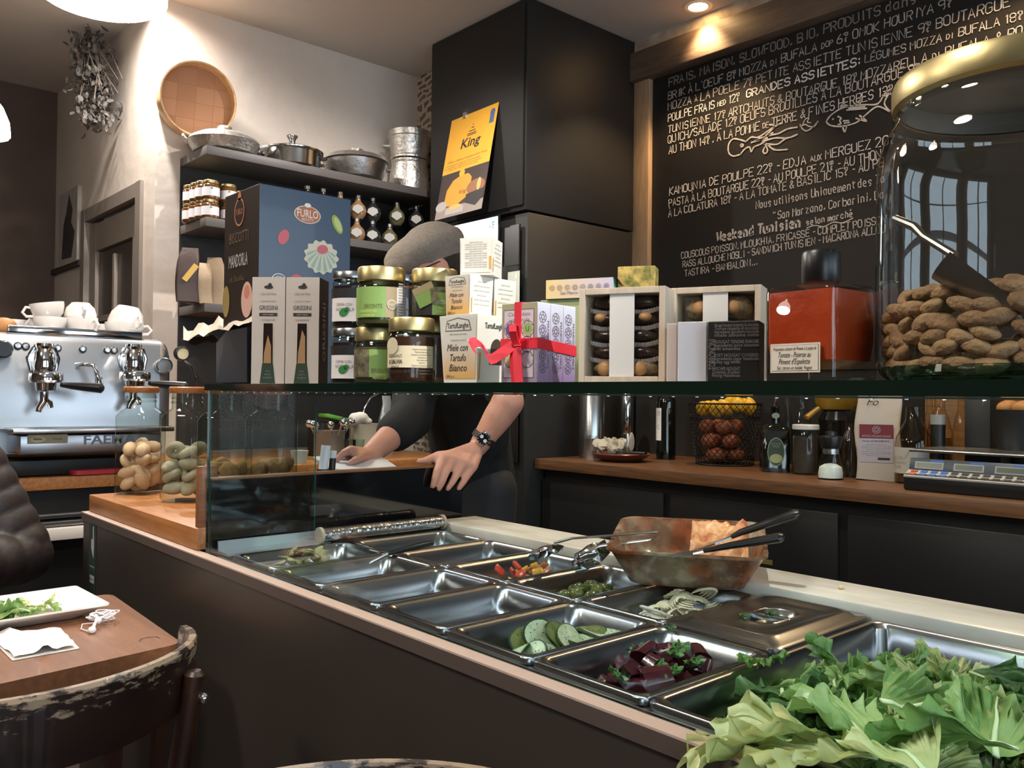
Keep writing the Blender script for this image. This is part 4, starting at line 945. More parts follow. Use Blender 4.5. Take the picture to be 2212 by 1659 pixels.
jar('preserve_jar', 'gold lidded jar of brown preserve half hidden between the front jar and the honey box', base(913, .935), 51*kb, hb_, GLASSJ, SAL, GOLD, .024, .9, labels=(lab_salvia,), group='brown preserve jars', facing=rad(-34))
tj = jar('spread_jar', 'gold lidded jar with hanging green tags on top of the hidden preserve jar', base(936, .935, S+hb_+.001), 50*kb, 104*kb, GLASSJ, PNUT, GOLD, .026, labels=(), group='green labelled jars')
mb = MB(); R_ = 50*kb; hb2 = 104*kb-.026
wrap(mb, R_, -50, -5, .004, hb2*.45, 3); wrap(mb, R_, -5, 70, .004, hb2*.7, 0)
wtext(mb, 'BRONTE', .012, R_, 22, hb2*.42, 2, .028); wtext(mb, 'CREMA DI\nPISTACCHIO', .006, R_, 22, hb2*.2, 4, .024)
mb.build('paper_label', [LBG, LBT, LBW, LBK, mat('print_yellowgreen', 'cdd27a', .5)], tj)
mb = MB(); T = Matrix.Rotation(rad(-20), 4, 'Z') @ frame((0, -R_-.003, hb2*.62), (1, 0, .45), (0, -.08, 1))
mb.box((0, 0, 0), (.040, .036, .0006), T=T); mb.rect(T, -.02, .006, .02, .018, 1, z=.0006); mb.poly([(.004, -.018, .0006), (.02, -.018, .0006), (.02, .006, .0006), (.012, .006, .0006)], 2, T); mb.build('hang_tag', [LBG, LBT, PNUT], tj, smooth=0)
# ---- honey boxes
HW, HG = mat('honey_card', 'd6d2c8', .5), mat('honey_gold', 'd09a35', .5)
def grad_card(name, z0, z1):
    if name in MATS: return MATS[name]
    M = mat(name, 'd6d2c8', .5); nt = M.node_tree; N = nt.nodes; L = nt.links; tc = N.new('ShaderNodeTexCoord'); sp = N.new('ShaderNodeSeparateXYZ'); L.new(tc.outputs['Object'], sp.inputs[0])
    mr = N.new('ShaderNodeMapRange'); mr.inputs[1].default_value = z0; mr.inputs[2].default_value = z1; L.new(sp.outputs['Z'], mr.inputs[0]); r = N.new('ShaderNodeValToRGB'); r.color_ramp.elements[0].color = lin('d29a33'); r.color_ramp.elements[1].color = lin('d6d2c8')
    L.new(mr.outputs[0], r.inputs[0]); L.new(r.outputs[0], N['Principled BSDF'].inputs['Base Color']); return M
def honey(label, pl_, pc_, pr2, w, h, taper=.84, front='full'):
    """pc_: near corner, pl_: left corner, along world directions"""
    e = (pc_-pl_); e.z = 0; wd = e.length; e.normalize(); f = Vector((-e.y, e.x, 0)); 
    if f.dot(pc_-CC) < 0: f = -f
    c = (pl_+pc_)/2+f*wd/2; rz = math.atan2(e.y, e.x); t = thing('honey_box', label, 'box', c, rz, 'white and yellow honey boxes')
    mb = MB(); a = wd/2; L = []
    for s_, z in ((taper, 0), (1, h*.97), (1, h)): L.append([(x*a*s_, y*a*s_, z) for x, y in ((-1, -1), (1, -1), (1, 1), (-1, 1))])
    mb.loft(L, cap0=True, cap1=True); mb.build('carton', HW, t, smooth=0)
    lean = Vector((0, -(1-taper)*a, h*.97)).normalized(); T = frame((0, -a*taper-.0004, 0), (1, 0, 0), (0, lean.y, lean.z)); u = wd/.075; k2 = h/.115; mb = MB()
    g = grad_card('honey_grad', .0, h*.6)
    mb.poly([(-a*taper*.93, .008*k2, .0003), (a*taper*.93, .008*k2, .0003), (a*.95, h*.95, .0003), (-a*.95, h*.95, .0003)], 0, T)
    if front == 'full':
        mb.poly([(-.026*u, .088*k2, .0006), (.026*u, .088*k2, .0006), (.022*u, .106*k2, .0006), (0, .111*k2, .0006), (-.022*u, .106*k2, .0006)], 3, T); mb.poly([(-.024*u, .0895*k2, .0009), (.024*u, .0895*k2, .0009), (.0205*u, .1045*k2, .0009), (0, .109*k2, .0009), (-.0205*u, .1045*k2, .0009)], 0, T)
        mb.text('TartufLanghe', .013*k2, T, 1, width=.042*u, y=.097*k2, z=.0012, bold=.015); mb.text('Alba Piemonte Italia', .004, T, 2, width=.034*u, y=.083*k2, z=.001); mb.text('Preparazione a base di', .004, T, 2, width=.03*u, y=.073*k2, z=.001)
        for s, y, w_ in (('Miele con', .060, .040), ('Tartufo', .043, .032), ('Bianco', .026, .034)): mb.text(s, .017*k2, T, 1, width=w_*u, y=y*k2, x=-.002*u, z=.001, shear=.25)
        mb.text('260 g e', .006, T, 1, y=.012*k2, x=-.018*u, z=.001)
    else:
        for i in range(12): mb.text('preparazione a base di miele e tartufo', .004, T, 2, width=(.05 if i % 4 else .03)*u, y=h*.88-i*h*.06, z=.001)
        mb.rect(T, a*.80, .01, a*.92, h*.5, 4, z=.0008)
    mb.build('front_print', [g if front == 'full' else HW, TXT, TXTG, mat('print_banner', '6a655c', .6), HG], t, smooth=0)
    lx = Vector(((1-taper)*a, 0, h*.97)).normalized(); T = frame((a*taper+.0004, 0, 0), (0, 1, 0), (lx.x, 0, lx.z)); mb = MB()
    if front == 'full' and h > .10:
        mb.text('TartufLanghe', .013*k2, T, 0, width=.042*u, y=.097*k2, z=.0008, bold=.015); mb.poly([(.012*u*math.cos(rad(i*18))+.006*u, .060*k2+.016*k2*math.sin(rad(i*18)) if i <= 10 else .045*k2, .0006) for i in range(11)]+[(-.008*u, .032*k2, .0006), (.020*u, .032*k2, .0006)], 1, T)
    else:
        for i in range(6): mb.text('ingredienti miele di acacia tartufo', .004, T, 2, width=(.05 if i % 3 else .03)*u, y=h*.85-i*h*.11, z=.0008)
    mb.rect(T, -a*.93*taper, .006, -a*.84*taper, h*.45, 3, z=.0006)
    mb.build('side_print', [TXT, mat('honey_hole', '3a2a1c', .6), TXTG, HG], t, smooth=0); return t
X0 = .865
kh = mpp(base(990, X0)); hM = 147*kh
honey('lower tapered honey box with yellow front standing on the shelf beside the ribboned gift', *corner(948, 1030, X0, 42), None, 0, hM, .86)
z2 = S+hM+.0006; hm2 = 92*kh
ma, mc = corner(959, 1013, .885, 43, z2); honey('middle honey box with yellow front on top of the lower one', ma, mc, None, 0, hm2, .93)
e = (mc-ma); f = Vector((-e.y, e.x, 0)); f = f if f.dot(mc) > 0 else -f
honey('plain white honey box turned behind the middle one', ma+f*1.05, mc+f*1.05, None, 0, hm2, .95, 'plain')
z3 = z2+hm2+.0006; honey('topmost small honey box with fine print, crowning the stack', *corner(990, 1061, .92, 17, z3), None, 0, 83*kh, .97, 'plain')
# ---- lilac gift boxes tied with a red ribbon
def grad2(name, c0, c1, z0, z1):
    if name in MATS: return MATS[name]
    M = mat(name, c0, .5); nt = M.node_tree; N = nt.nodes; L = nt.links; tc = N.new('ShaderNodeTexCoord'); sp = N.new('ShaderNodeSeparateXYZ'); L.new(tc.outputs['Object'], sp.inputs[0])
    mr = N.new('ShaderNodeMapRange'); mr.inputs[1].default_value = z0; mr.inputs[2].default_value = z1; L.new(sp.outputs['Z'], mr.inputs[0]); r = N.new('ShaderNodeValToRGB'); r.color_ramp.elements[0].color = lin(c0); r.color_ramp.elements[1].color = lin(c1)
    L.new(mr.outputs[0], r.inputs[0]); L.new(r.outputs[0], N['Principled BSDF'].inputs['Base Color']); return M
def rosette(mb, T, x, y, r, mi, kind=0):
    def ring(rr, w, n=20):
        for i in range(n):
            a, b = 2*PI*i/n, 2*PI*(i+1)/n
            mb.poly([(x+rr*math.cos(a), y+rr*math.sin(a), .0007), (x+(rr+w)*math.cos(a), y+(rr+w)*math.sin(a), .0007), (x+(rr+w)*math.cos(b), y+(rr+w)*math.sin(b), .0007), (x+rr*math.cos(b), y+rr*math.sin(b), .0007)], mi, T)
    w = r*.09; ring(r*.9, w); ring(r*.35, w, 12)
    for i in range(6+2*(kind % 2)):
        a = 2*PI*i/(6+2*(kind % 2)); b = a+rad(28+10*kind)
        p, q = Vector((x+r*.35*math.cos(a), y+r*.35*math.sin(a), .0007)), Vector((x+r*.92*math.cos(b), y+r*.92*math.sin(b), .0007)); n = Vector((-(q-p).y, (q-p).x, 0)).normalized()*w*.5
        mb.poly([p-n, q-n, q+n, p+n], mi, T)
gA, gB = corner(1083, 1160, .85, 38); gC = base(1248, .935)
e = (gB-gA).normalized(); f = Vector((-e.y, e.x, 0)); f = f if f.dot(gB) > 0 else -f
wd = (gB-gA).length; kg = mpp(gB); hg = 176*kg; dpt = .031
LIL = grad2('lilac_card', 'a184b4', 'c5c8d8', 0, hg*.95); rzg = math.atan2(e.y, e.x)
INK2 = mat('fine_ink', '5d5763', .6)
for i in range(3):
    o = (gA+gB)/2+f*(dpt*(i+.5)+.0008*i); t = thing('chocolate_box', ('front lilac chocolate box tied with a red ribbon', 'middle lilac chocolate box in the ribboned bundle', 'rear lilac chocolate box in the ribboned bundle')[i], 'box', o, rzg, 'lilac boxes in the bundle')
    MB().box((0, 0, hg/2), (wd, dpt, hg), bev=.0012).build('carton', LIL, t, smooth=0)
    T = frame((wd/2+.0003, 0, 0), (0, 1, 0), (0, 0, 1)); mb = MB()
    for j, z in enumerate((.135, .108, .082, .056, .032)): rosette(mb, T, -.004, z*hg/.165, .0085, 0, j)
    mb.text('MANDORLA MIELE', .006, frame((wd/2+.0003, 0, hg*.48), (0, 0, -1), (0, 1, 0)), 0, y=.009, width=.07); mb.build('spine_print', INK2, t, smooth=0)
    if i == 0:
        T = frame((0, -dpt/2-.0003, 0), (1, 0, 0), (0, 0, 1)); mb = MB(); a = wd/2
        mb.rect(T, -a*.99, .001, a*.99, hg*.995, 0, .0002); mb.rect(T, -a*.88, hg*.06, a*.82, hg*.92, 1, .0004); mb.rect(T, -a*.85, hg*.07, a*.79, hg*.91, 2, .0006)
        mb.text('Cioccolato\nartigianale', .0085, T, 3, width=.042, y=hg*.82); x = .020
        for (sx, sz, m_) in ((-1, .67, 4), (1, .67, 5), (-1, .48, 2), (1, .48, 2), (-1, .29, 6), (1, .29, 2)):
            mb.disc(T, .0095, .0095, m_, x=sx*x*.8, y=hg*sz, z=.0008); rosette(mb, T, sx*x*.8, hg*sz, .0125, 3, 1)
        mb.text('A', .011, T, 3, x=-x*.8, y=hg*.67, z=.0012); mb.text('U', .011, T, 3, x=x*.8, y=hg*.67, z=.0012); mb.text('Assortito\nMINI', .009, T, 3, width=.03, y=hg*.15)
        mb.build('front_print', [grad2('olive_lilac', '9d8fa4', 'a8a07c', 0, hg), INK2, mat('label_blush', 'd3c6cd', .5), INK2, mat('print_violet', '6d4d86', .5), mat('print_lightgreen', '93b06c', .5), mat('print_straw', 'c9c48e', .5)], t, smooth=0)
rb = thing('red_ribbon', 'red ribbon with curled bow tied around the lilac boxes', 'ribbon', gA.lerp(gB, .45)+f*.0)
C0 = gA.lerp(gB, .47)-f*.0014
def band(pts, wdt, up, th=.0007):
    mb = MB(); pts = [Vector(p) for p in pts]; up = Vector(up).normalized(); L = []
    for i, p in enumerate(pts):
        t = (pts[min(i+1, len(pts)-1)]-pts[max(i-1, 0)]).normalized(); n = t.cross(up).normalized()*th; u2 = up*wdt/2; L.append([p-u2-n, p+u2-n, p+u2+n, p-u2+n])
    mb.loft(L, cap0=True, cap1=True); return mb
Z_ = Vector((0, 0, 1)); dt = 3*dpt+.002; zk = hg*.49
band([gA-f*.0015-e*.001+Z_*zk, gB-f*.0015+e*.0012+Z_*zk, gB+f*dt*.5+e*.0016+Z_*(zk-.004), gB+f*dt+e*.0014+Z_*(zk-.008)], .0155, Z_).build('horizontal_band', RED, rb, True, smooth=0)
band([C0+Z_*.0, C0+Z_*(hg+.001), C0+f*.03+Z_*(hg+.0015), C0+f*dt+Z_*(hg+.001)], .0125, e).build('vertical_band', RED, rb, True, smooth=0)
K = C0-f*.004+Z_*zk
MB().ell(K, (.008, .006, .008)).build('knot', RED, rb, True)
def curl(p0, pts, w, up): return band([K+e*a-f*b+Z_*c for a, b, c in pts], w, up)
curl(K, [(0, .002, 0), (-.014, .010, -.012), (-.028, .016, -.022), (-.036, .020, -.024), (-.044, .016, -.010), (-.055, .010, -.004), (-.066, .012, .004), (-.070, .02, .002), (-.066, .026, -.003), (-.058, .024, -.010)], .017, (-e*.55+Z_*.8)).build('curled_loop', RED, rb, True)
curl(K, [(0, .002, 0), (.006, .006, .012), (.009, .012, .024), (.010, .02, .026), (.012, .022, .016), (.009, .014, .004), (.012, .010, -.006), (.016, .016, -.004)], .013, e).build('curled_loop', RED, rb, True)
curl(K, [(.002, .002, 0), (.008, .006, -.02), (.012, .009, -.045), (.018, .012, -.064)], .016, e).build('ribbon_tail', RED, rb, True)
curl(K, [(-.002, .003, 0), (-.001, .005, -.03), (.001, .004, -.055), (.004, .003, -.0755)], .011, e).build('ribbon_tail', RED, rb, True)
# ---- pile of colour boxes and leafy carton behind
pA, pB = corner(1175, 1330, 1.03, 17); e = (pB-pA).normalized(); f = Vector((-e.y, e.x, 0)); f = f if f.dot(pA) > 0 else -f; rz = math.atan2(e.y, e.x); kc = mpp(pB)
hb1 = .150*1.0; 
t = thing('gift_carton', 'pale green carton lying under the pastel nougat box', 'box', (pA+pB)/2+f*.035-e*.0, rz)
hb1 = (833-643)*kc
MB().box((0, 0, hb1/2), ((pB-pA).length+.02, .06, hb1), bev=.001).build('carton', mat('card_palegreen', 'a3ab7f', .5), t, smooth=0)
hn = 43*kc; wn = 157*kc; t = thing('nougat_box', 'long pastel box printed with a row of round emblems on the back pile', 'box', (pA+pB)/2+f*.03-e*.002+Z_*(hb1+.0006), rz)
MB().box((0, 0, hn/2), (wn, .06, hn), bev=.001).build('carton', mat('nougat_end', '7fb3a2', .5), t, smooth=0)
T = frame((-wn/2, -.0304, 0), (1, 0, 0), (0, 0, 1)); mb = MB(); mb.rect(T, .0005, .0005, wn-.0005, hn-.0005, 0, .0003)
for j in range(8): rosette(mb, T, wn*(.10+.115*j), hn*.56, hn*.15, 1, j)
mb.text('San Marco dei Cavoti', .008, T, 1, width=wn*.55, x=wn*.5, y=hn*.28)
gm = bpy.data.materials.new('pastel_fade'); gm.use_nodes = True; nt = gm.node_tree; N = nt.nodes; L = nt.links; tc = N.new('ShaderNodeTexCoord'); sp = N.new('ShaderNodeSeparateXYZ'); L.new(tc.outputs['Object'], sp.inputs[0]); mr = N.new('ShaderNodeMapRange'); mr.inputs[1].default_value = -wn/2; mr.inputs[2].default_value = wn/2; L.new(sp.outputs['X'], mr.inputs[0]); r = N.new('ShaderNodeValToRGB'); r.color_ramp.elements[0].color = lin('d8bf7e'); r.color_ramp.elements[1].color = lin('c3b6cc'); L.new(mr.outputs[0], r.inputs[0]); L.new(r.outputs[0], N['Principled BSDF'].inputs['Base Color'])
mb.build('front_print', [gm, INK2], t, smooth=0)
mb = MB(); mb.loft([[(wn/2, -.03, hn), (wn/2, .03, hn)], [(wn/2+.008, -.03, hn-.003), (wn/2+.008, .03, hn-.003)], [(wn/2+.014, -.028, hn-.012), (wn/2+.014, .028, hn-.012)]], close=False); mb.build('torn_flap', mat('kraft_flap', '9a5f3c', .7), t)
pA, pB = corner(1332, 1413, 1.07, 8); kc = mpp(pA); e = (pB-pA).normalized(); f = Vector((-e.y, e.x, 0)); f = f if f.dot(pA) > 0 else -f; hh = (833-577)*kc; ww = (pB-pA).length
t = thing('leafy_carton', 'tall carton printed with golden green leaves behind the wooden date box', 'box', (pA+pB)/2+f*.02, math.atan2(e.y, e.x))
MB().box((0, 0, hh/2), (ww, .04, hh), bev=.001).build('carton', mat('leaf_print', '5c6233', .4, col2='c9ad62', vs=75, coat=.3), t, smooth=0)
# ---- wooden date boxes
DATE = mat('date_skin', '2c1c17', .3, var=.35, vs=30, bump=.4, bs=35, coat=.3); SES = mat('sesame_crust', '6f5c45', .7, col2='a8967a', vs=110, bump=.7, bs=120); NUT = mat('almond_nut', 'b98a5a', .5); FRILL = mat('paper_frill', 'b9b0b4', .6)
CLEAR = glass('box_film', 'fbfbf8', 'd6dad6', ior=1.35, rough=.03)
def date_box(label, pA, pB, h, dp, rows, seed, grp):
    e = (pB-pA).normalized(); f = Vector((-e.y, e.x, 0)); f = f if f.dot(pA) > 0 else -f; wd = (pB-pA).length; rz = math.atan2(e.y, e.x); t = thing('date_box', label, 'box', (pA+pB)/2+f*dp/2, rz, 'wooden date boxes')
    fr = .0085; mb = MB()
    for x in (-wd/2+fr/2, wd/2-fr/2): mb.box((x, 0, h/2), (fr, dp, h), bev=.0008)
    for z in (fr/2, h-fr/2): mb.box((0, 0, z), (wd-2*fr, dp, fr), bev=.0008)
    mb.box((0, dp/2-.002, h/2), (wd-2*fr, .004, h-2*fr)); mb.build('wooden_frame', WOODPALE, t, smooth=0)
    MB().box((0, -dp/2+.006, h/2), (wd-2*fr+.001, .0012, h-2*fr+.001)).build('clear_cover', CLEAR, t, smooth=0)
    MB().box((.0, -dp/2+.0035, h/2), (.034, .0012, h-2*fr), bev=.0003).build('paper_band', WHITE, t, smooth=0)
    rn = random.Random(seed); iw = (wd-2*fr-.004)/2; ih = (h-2*fr)/rows; M0 = Matrix.Translation(t.location) @ Matrix.Rotation(rz, 4, 'Z')
    for c in range(2):
        for r_ in range(rows):
            p = M0 @ Vector(((c-.5)*(iw+.002)*.93, -dp/2+.027, fr+ih*(r_+.5))); ses = (r_ == 0 and rows > 2) or (rows <= 3 and r_ == rows-1)
            side = 'left' if c == 0 else 'right'; q = MB()
            q.ell((0, 0, 0), (iw*.46, .019, ih*.46), su=20, sv=12)
            for i in range(len(q.v)): v = q.v[i]; q.v[i] = v*(1+.07*mnoise.noise(v*90+Vector((seed, r_, c*5))))
            tt = thing('stuffed_date', None, 'date', p, rz)
            q.build('sesame_coat' if ses else 'date_flesh', SES if ses else DATE, tt, smooth=70)
            nx = rn.uniform(-.003, .003) if ses else rn.uniform(-.01, .015)
            if ses or rn.random() < .35: MB().ell((nx, -.016, 0 if ses else ih*.12), (.011, .006, .010) if ses else (.009, .006, .006)).build('nut', NUT, tt)
            if not ses:
                P = [(-iw*.48+iw*.96*i/24, -.013, -ih*.43+.004*math.sin(i/24*PI)*-1+.0012*(i % 2)) for i in range(25)]; band(P, .006, (0, -.5, 1), .0004).build('paper_frill', FRILL, tt, smooth=0)
            pos = ('bottom', 'second', 'third', 'fourth', 'top')[r_] if rows == 5 else ('bottom', 'middle', 'top')[r_]
            tag(tt, '%s %s in the %s column of the %s date box' % (pos, 'sesame coated date with a nut' if ses else 'dark stuffed date', side, grp), None, 'dates in the %s box' % grp)
    return t
wA, wB = corner(1249, 1436, .89, 13); kw = mpp((wA+wB)/2); date_box('front pale wooden box of dark stuffed dates with a paper band', wA, wB, .5*((833-632)*mpp(wA)+(833-621)*mpp(wB)), .052, 5, 3, 'front')
vA, vB = corner(1447, 1643, 1.0, 9); date_box('rear pale wooden box of sesame dates behind the white cartons', vA, vB, (833-626)*mpp(vA), .052, 3, 9, 'rear')
# white and black cartons before it
def carton(label, px0, px1, top, X0, X1, dp, m, name='small_carton', grp=None):
    a, b = corner(px0, px1, X0, 8); e = (b-a).normalized(); f = Vector((-e.y, e.x, 0)); f = f if f.dot(a) > 0 else -f; h = (833-top)*mpp((a+b)/2); rz = math.atan2(e.y, e.x)
    t = thing(name, label, 'box', (a+b)/2+f*dp/2, rz, grp); w = (b-a).length; MB().box((0, 0, h/2), (w, dp, h), bev=.0012).build('carton', m, t, smooth=0); return t, w, h
carton('thin blush white carton edge beside the front date box', 1439, 1461, 705, .865, 0, .05, mat('card_blush', 'cdbfb8', .5), grp='white cartons')
carton('glossy white carton between the date box and the black carton', 1463, 1526, 702, .86, 0, .04, mat('card_white', 'd9d8e0', .3, coat=.3), grp='white cartons')
t, w, h = carton('small black carton printed with grey lines beside the red sauce bottle', 1528, 1639, 701, .862, 0, .045, mat('card_black', '141312', .45))
T = frame((0, -.0229, 0), (1, 0, 0), (0, 0, 1)); mb = MB(); lines = ['Nougat fondant ricoperto di cioccolato', 'Torrone ricoperto di cioccolato', 'Ingredienti zucchero nocciole', 'miele albume ostie', '', 'NOUGAT TENDRE ENROBE', 'Ingredients sucre noisettes', 'miel amandes', '', 'SOFT NOUGAT COVERED', 'Ingredients sugar hazelnuts', 'honey egg white', '', 'WEICHER NOUGAT', 'Zutaten Zucker', 'Honig Haselnuss']
for i, s_ in enumerate(lines):
    if s_: mb.text(s_, .0055, T, 0, width=w*(.86 if len(s_) > 16 else .55), x=0.004 if len(s_) > 16 else -w*.13, y=h*.93-i*h*.055)
mb.text('TORRONCINI', .011, frame((-w/2+.006, -.0229, h*.45), (0, 0, 1), (-1, 0, 0)), 0, width=h*.5); mb.build('print_lines', mat('print_grey', '7a7570', .6), t, smooth=0)
# ---- red sauce bottle
sA, sC = corner(1641, 1807, .815, 32)
e = (sC-sA); wd = e.length*.93; e.normalize(); f = Vector((-e.y, e.x, 0)); f = f if f.dot(sA) > 0 else -f; rz = math.atan2(e.y, e.x); ks_ = mpp(sC); hs = (833-612)*ks_
t = thing('sauce_bottle', 'square glass bottle of red tomato sauce with black cap and white label', 'bottle', (sA+sC)/2+f*wd*.5, rz)
dq = wd
L = [rrect(wd*.92, dq*.92, .008, 0, 4), rrect(wd, dq, .009, .004, 4), rrect(wd, dq, .009, hs*.93, 4), rrect(wd*.93, dq*.93, .012, hs*.985, 4), rrect(.034, .034, .0165, hs*1.03, 4), rrect(.032, .032, .0155, hs*1.12, 4)]
mb = MB(); mb.loft(L, cap0=True); mb.build('glass_body', glass('bottle_glass', 'f6f4ee', 'b8a898'), t, smooth=40)
L = [rrect(wd*.70, dq*.7, .02, .014, 4), rrect(wd*.90, dq*.9, .008, .022, 4), rrect(wd*.95, dq*.95, .008, .04, 4), rrect(wd*.95, dq*.95, .008, hs*.84, 4), rrect(wd*.93, dq*.93, .008, hs*.925, 4)]
mb = MB(); mb.loft(L, cap0=True, cap1=True); mb.build('red_sauce', mat('tomato_sauce', '9a2d12', .3, col2='c04e24', vs=7, coat=.4, bump=.1, bs=60), t, smooth=40)
zc = hs*1.035; MB().lathe([(.0, 0), (.0190, 0), (.0200, .002), (.0200, .031), (.0182, .034), (0, .034)], (0, 0, zc), seg=36).build('cap', BLACKPL, t)
T = frame((-wd*.02, -dq/2-.0006, hs*.235), (1, 0, 0), (0, 0, 1)); mb = MB(); lw, lh = wd*.70, hs*.30
mb.rect(T, -lw/2, -lh/2, lw/2, lh/2, 0); mb.rect(T, -lw*.47, -lh*.44, lw*.47, lh*.44, 1, .0008); mb.rect(T, -lw*.465, -lh*.43, lw*.465, lh*.43, 0, .001)
for s_, y, sz, w_ in (('Préparation culinaire de Piment à la pulpe de', .31, .0052, .86), ('Tomate - Poivron au', .10, .0085, .66), ("Piment d'Espelette", -.13, .0085, .62), ('Sel, citron et basilic Vegan', -.34, .0055, .7)): mb.text(s_, sz, T, 1, width=lw*w_, y=lh*y, z=.0013, shear=.2)
mb.build('paper_label', [mat('label_ivory', 'd8cdbd', .6), TXT], t, smooth=0)
# ---- big almond jar
JC = base(2205, .945); R = .134; kj = mpp(JC); hj = .308
bj = thing('almond_jar', 'very large glass jar with gold lid holding almonds in their shells and a metal scoop', 'jar', JC)
zs = hj*.74
prof = [(0, .006), (R*.86, .004), (R*.9, 0), (R*.97, .008), (R, .022), (R, zs*.55), (R*.992, zs*.80), (R*1.0, zs*.9), (R*.99, zs), (R*.95, zs+.020), (R*.875, zs+.036), (R*.855, zs+.044), (R*.855, hj-.03), (R*.855, hj-.012)]
MB().lathe(prof, seg=72).build('glass_body', glass('big_jar_glass', 'f9fcfb', '86a39a', edgepow=.22, ior=1.72), bj)
MB().lathe([(R*.80, 0), (R*.91, .0005), (R*.965, .008), (R*.95, .015), (R*.80, .006)], seg=64).build('thick_base', glass('base_glass', 'b5cfc2', '3f6a5c', edgepow=.6), bj)
MB().lathe([(R*.83, hj-.028), (R*.885, hj-.026), (R*.89, hj-.022), (R*.89, hj-.006), (R*.875, hj-.001), (R*.84, hj), (0, hj-.0015)], seg=64, mi=0).lathe([(0, hj-.004), (R*.835, hj-.004), (R*.835, hj-.026)], seg=64, mi=1).build('lid', [GOLD, mat('lid_lining', '6e6a60', .4)], bj)
MB().lathe([(R*.865, hj-.037), (R*.88, hj-.035), (R*.865, hj-.032)], seg=64).build('screw_thread', MATS['big_jar_glass'], bj)
ALM = [mat('almond_shell', '7d5c3d', .75, col2='a27e58', vs=60, bump=.5, bs=160), mat('almond_shell_pale', '8a6a48', .75, col2='b08d65', vs=55, bump=.5, bs=150)]
def almond(k):
    q = MB().ell((0, 0, 0), (.0172, .0104, .0078), su=16, sv=10)
    for i in range(len(q.v)):
        v = q.v[i]; s_ = 1-.42*max(0, v.x/.0195)**1.5; q.v[i] = Vector((v.x, v.y*s_, v.z*s_+.001*math.sin(v.y*300)))
    return q
def apts():
    out = []; rn = random.Random(4); hp = (833-668)*kj
    for z_i in range(int(hp/.0130)):
        z = .016+z_i*.0130; n = 29
        for i in range(n):
            a = 2*PI*(i+.5*(z_i % 2))/n+rn.uniform(-.06, .06); out.append(JC+Vector(((R-.0165)*math.cos(a), (R-.0165)*math.sin(a), z+rn.uniform(-.003, .003))))
    for i in range(120):
        q = math.sqrt((i+.5)/120)*(R-.03); a = 2.4*i; out.append(JC+Vector((q*math.cos(a), q*math.sin(a), hp+.004+.010*(1-q/R)+rn.uniform(-.003, .006))))
    return out
pr = []
for i, p in enumerate(apts()):
    if len(pr) < 2: o = almond(i).build('almond', ALM[i], smooth=70); pr.append(o)
    else: o = random.choice(pr).copy(); COL.objects.link(o)
    o.location = p; a = math.atan2((p-JC).y, (p-JC).x); top = i > 29*int((833-668)*kj/.0130)
    o.rotation_euler = (random.uniform(-.7, .7), random.uniform(-.45, .45), a+PI/2+random.uniform(-.6, .6)); k = random.uniform(.92, 1.1); o.scale = (k, k, k)
    tag(o, 'brown almond in its shell inside the big gold lidded jar', 'almond', 'almonds in the big jar')
sd = thing('scoop', 'metal scoop standing in the almonds with its handle against the jar wall', 'scoop', JC+Vector((0, 0, .11)))
a, b = at_d(1932, 472, .86), at_d(2062, 552, .80); c = at_d(2150, 620, .78)
mb = MB(); mb.tube([a, a.lerp(b, .35)+Vector((0, 0, .004)), a.lerp(b, .5), b], [.004, .0045, .0038, .0042], 10); mb.build('handle', STEELD, sd, True)
d = (c-b).normalized(); s_ = d.cross(Vector((0, 0, 1))).normalized(); nn = s_.cross(d); L = []
for i in range(8):
    u = i/7; q = b+d*.075*u; L.append([q+s_*.026*math.sin(rad(-80+20*j))+nn*(-.034*math.cos(rad(-80+20*j))*(1-.3*u)+.006) for j in range(9)])
mb = MB(); mb.loft(L, close=False); mb.loft([L[0], [b]*9], close=False); mb.build('scoop_blade', STEELD, sd, True)
# ------------------------------------------------------------------ wall shelves with pots
YF, YB, SX0, SX1 = 4.26, 4.62, 1.70, 3.17
wsh = thing('wall_shelving', 'dark grey wall shelves carrying pots and jars beside the tall cabinet', 'shelf', ((SX0+SX1)/2, 4.44, 1.3))
SZ = [on_y(441, 311, YF).z, on_y(437, 467, YF).z, on_y(431, 653, YF).z]
for i, z in enumerate(SZ): MB().box(((SX0+SX1)/2, (YF+YB)/2, z-.0225), (SX1-SX0, YB-YF-.001, .045), bev=.002).build('shelf_board', CHAR2, wsh, True)
MB().box(((SX0+SX1)/2, 4.612, 1.95), (SX1-SX0, .012, SZ[0]-1.45)).box(((SX0+SX1)/2, 4.613, 1.19), (SX1-SX0, .008, .46)).build('back_panel', mat('shelf_back', '1f1c1b', .6), wsh, True, smooth=0)
MB().box((SX1-.01, 4.44, 1.95), (.02, .34, SZ[0]-1.5)).build('side_panel', BLACK, wsh, True, smooth=0)
YP = 4.40
def onshelf(px, k, Y=YP): p = on_y(px, 400, Y); return Vector((p.x, Y, SZ[k]+.0005))
def yz(px, py, Y=YP): return on_y(px, py, Y)
def hdl(mb, r, z, a, w=.03, out=.03, th=.006, up=0):
    c, s = math.cos(a), math.sin(a); q = Vector((-s, c, 0)); o = Vector((c, s, 0))
    P = [o*(r-.004)+q*w+Z_*z, o*(r+out*.8)+q*w+Z_*(z+up*.6), o*(r+out)+Z_*(z+up), o*(r+out*.8)-q*w+Z_*(z+up*.6), o*(r-.004)-q*w+Z_*z]; mb.tube(P, th, 8)
SQ = thing('sieve', 'round wooden sieve with woven base hanging on the wall over the shelf', 'sieve', on_y(422, 222, 4.56))
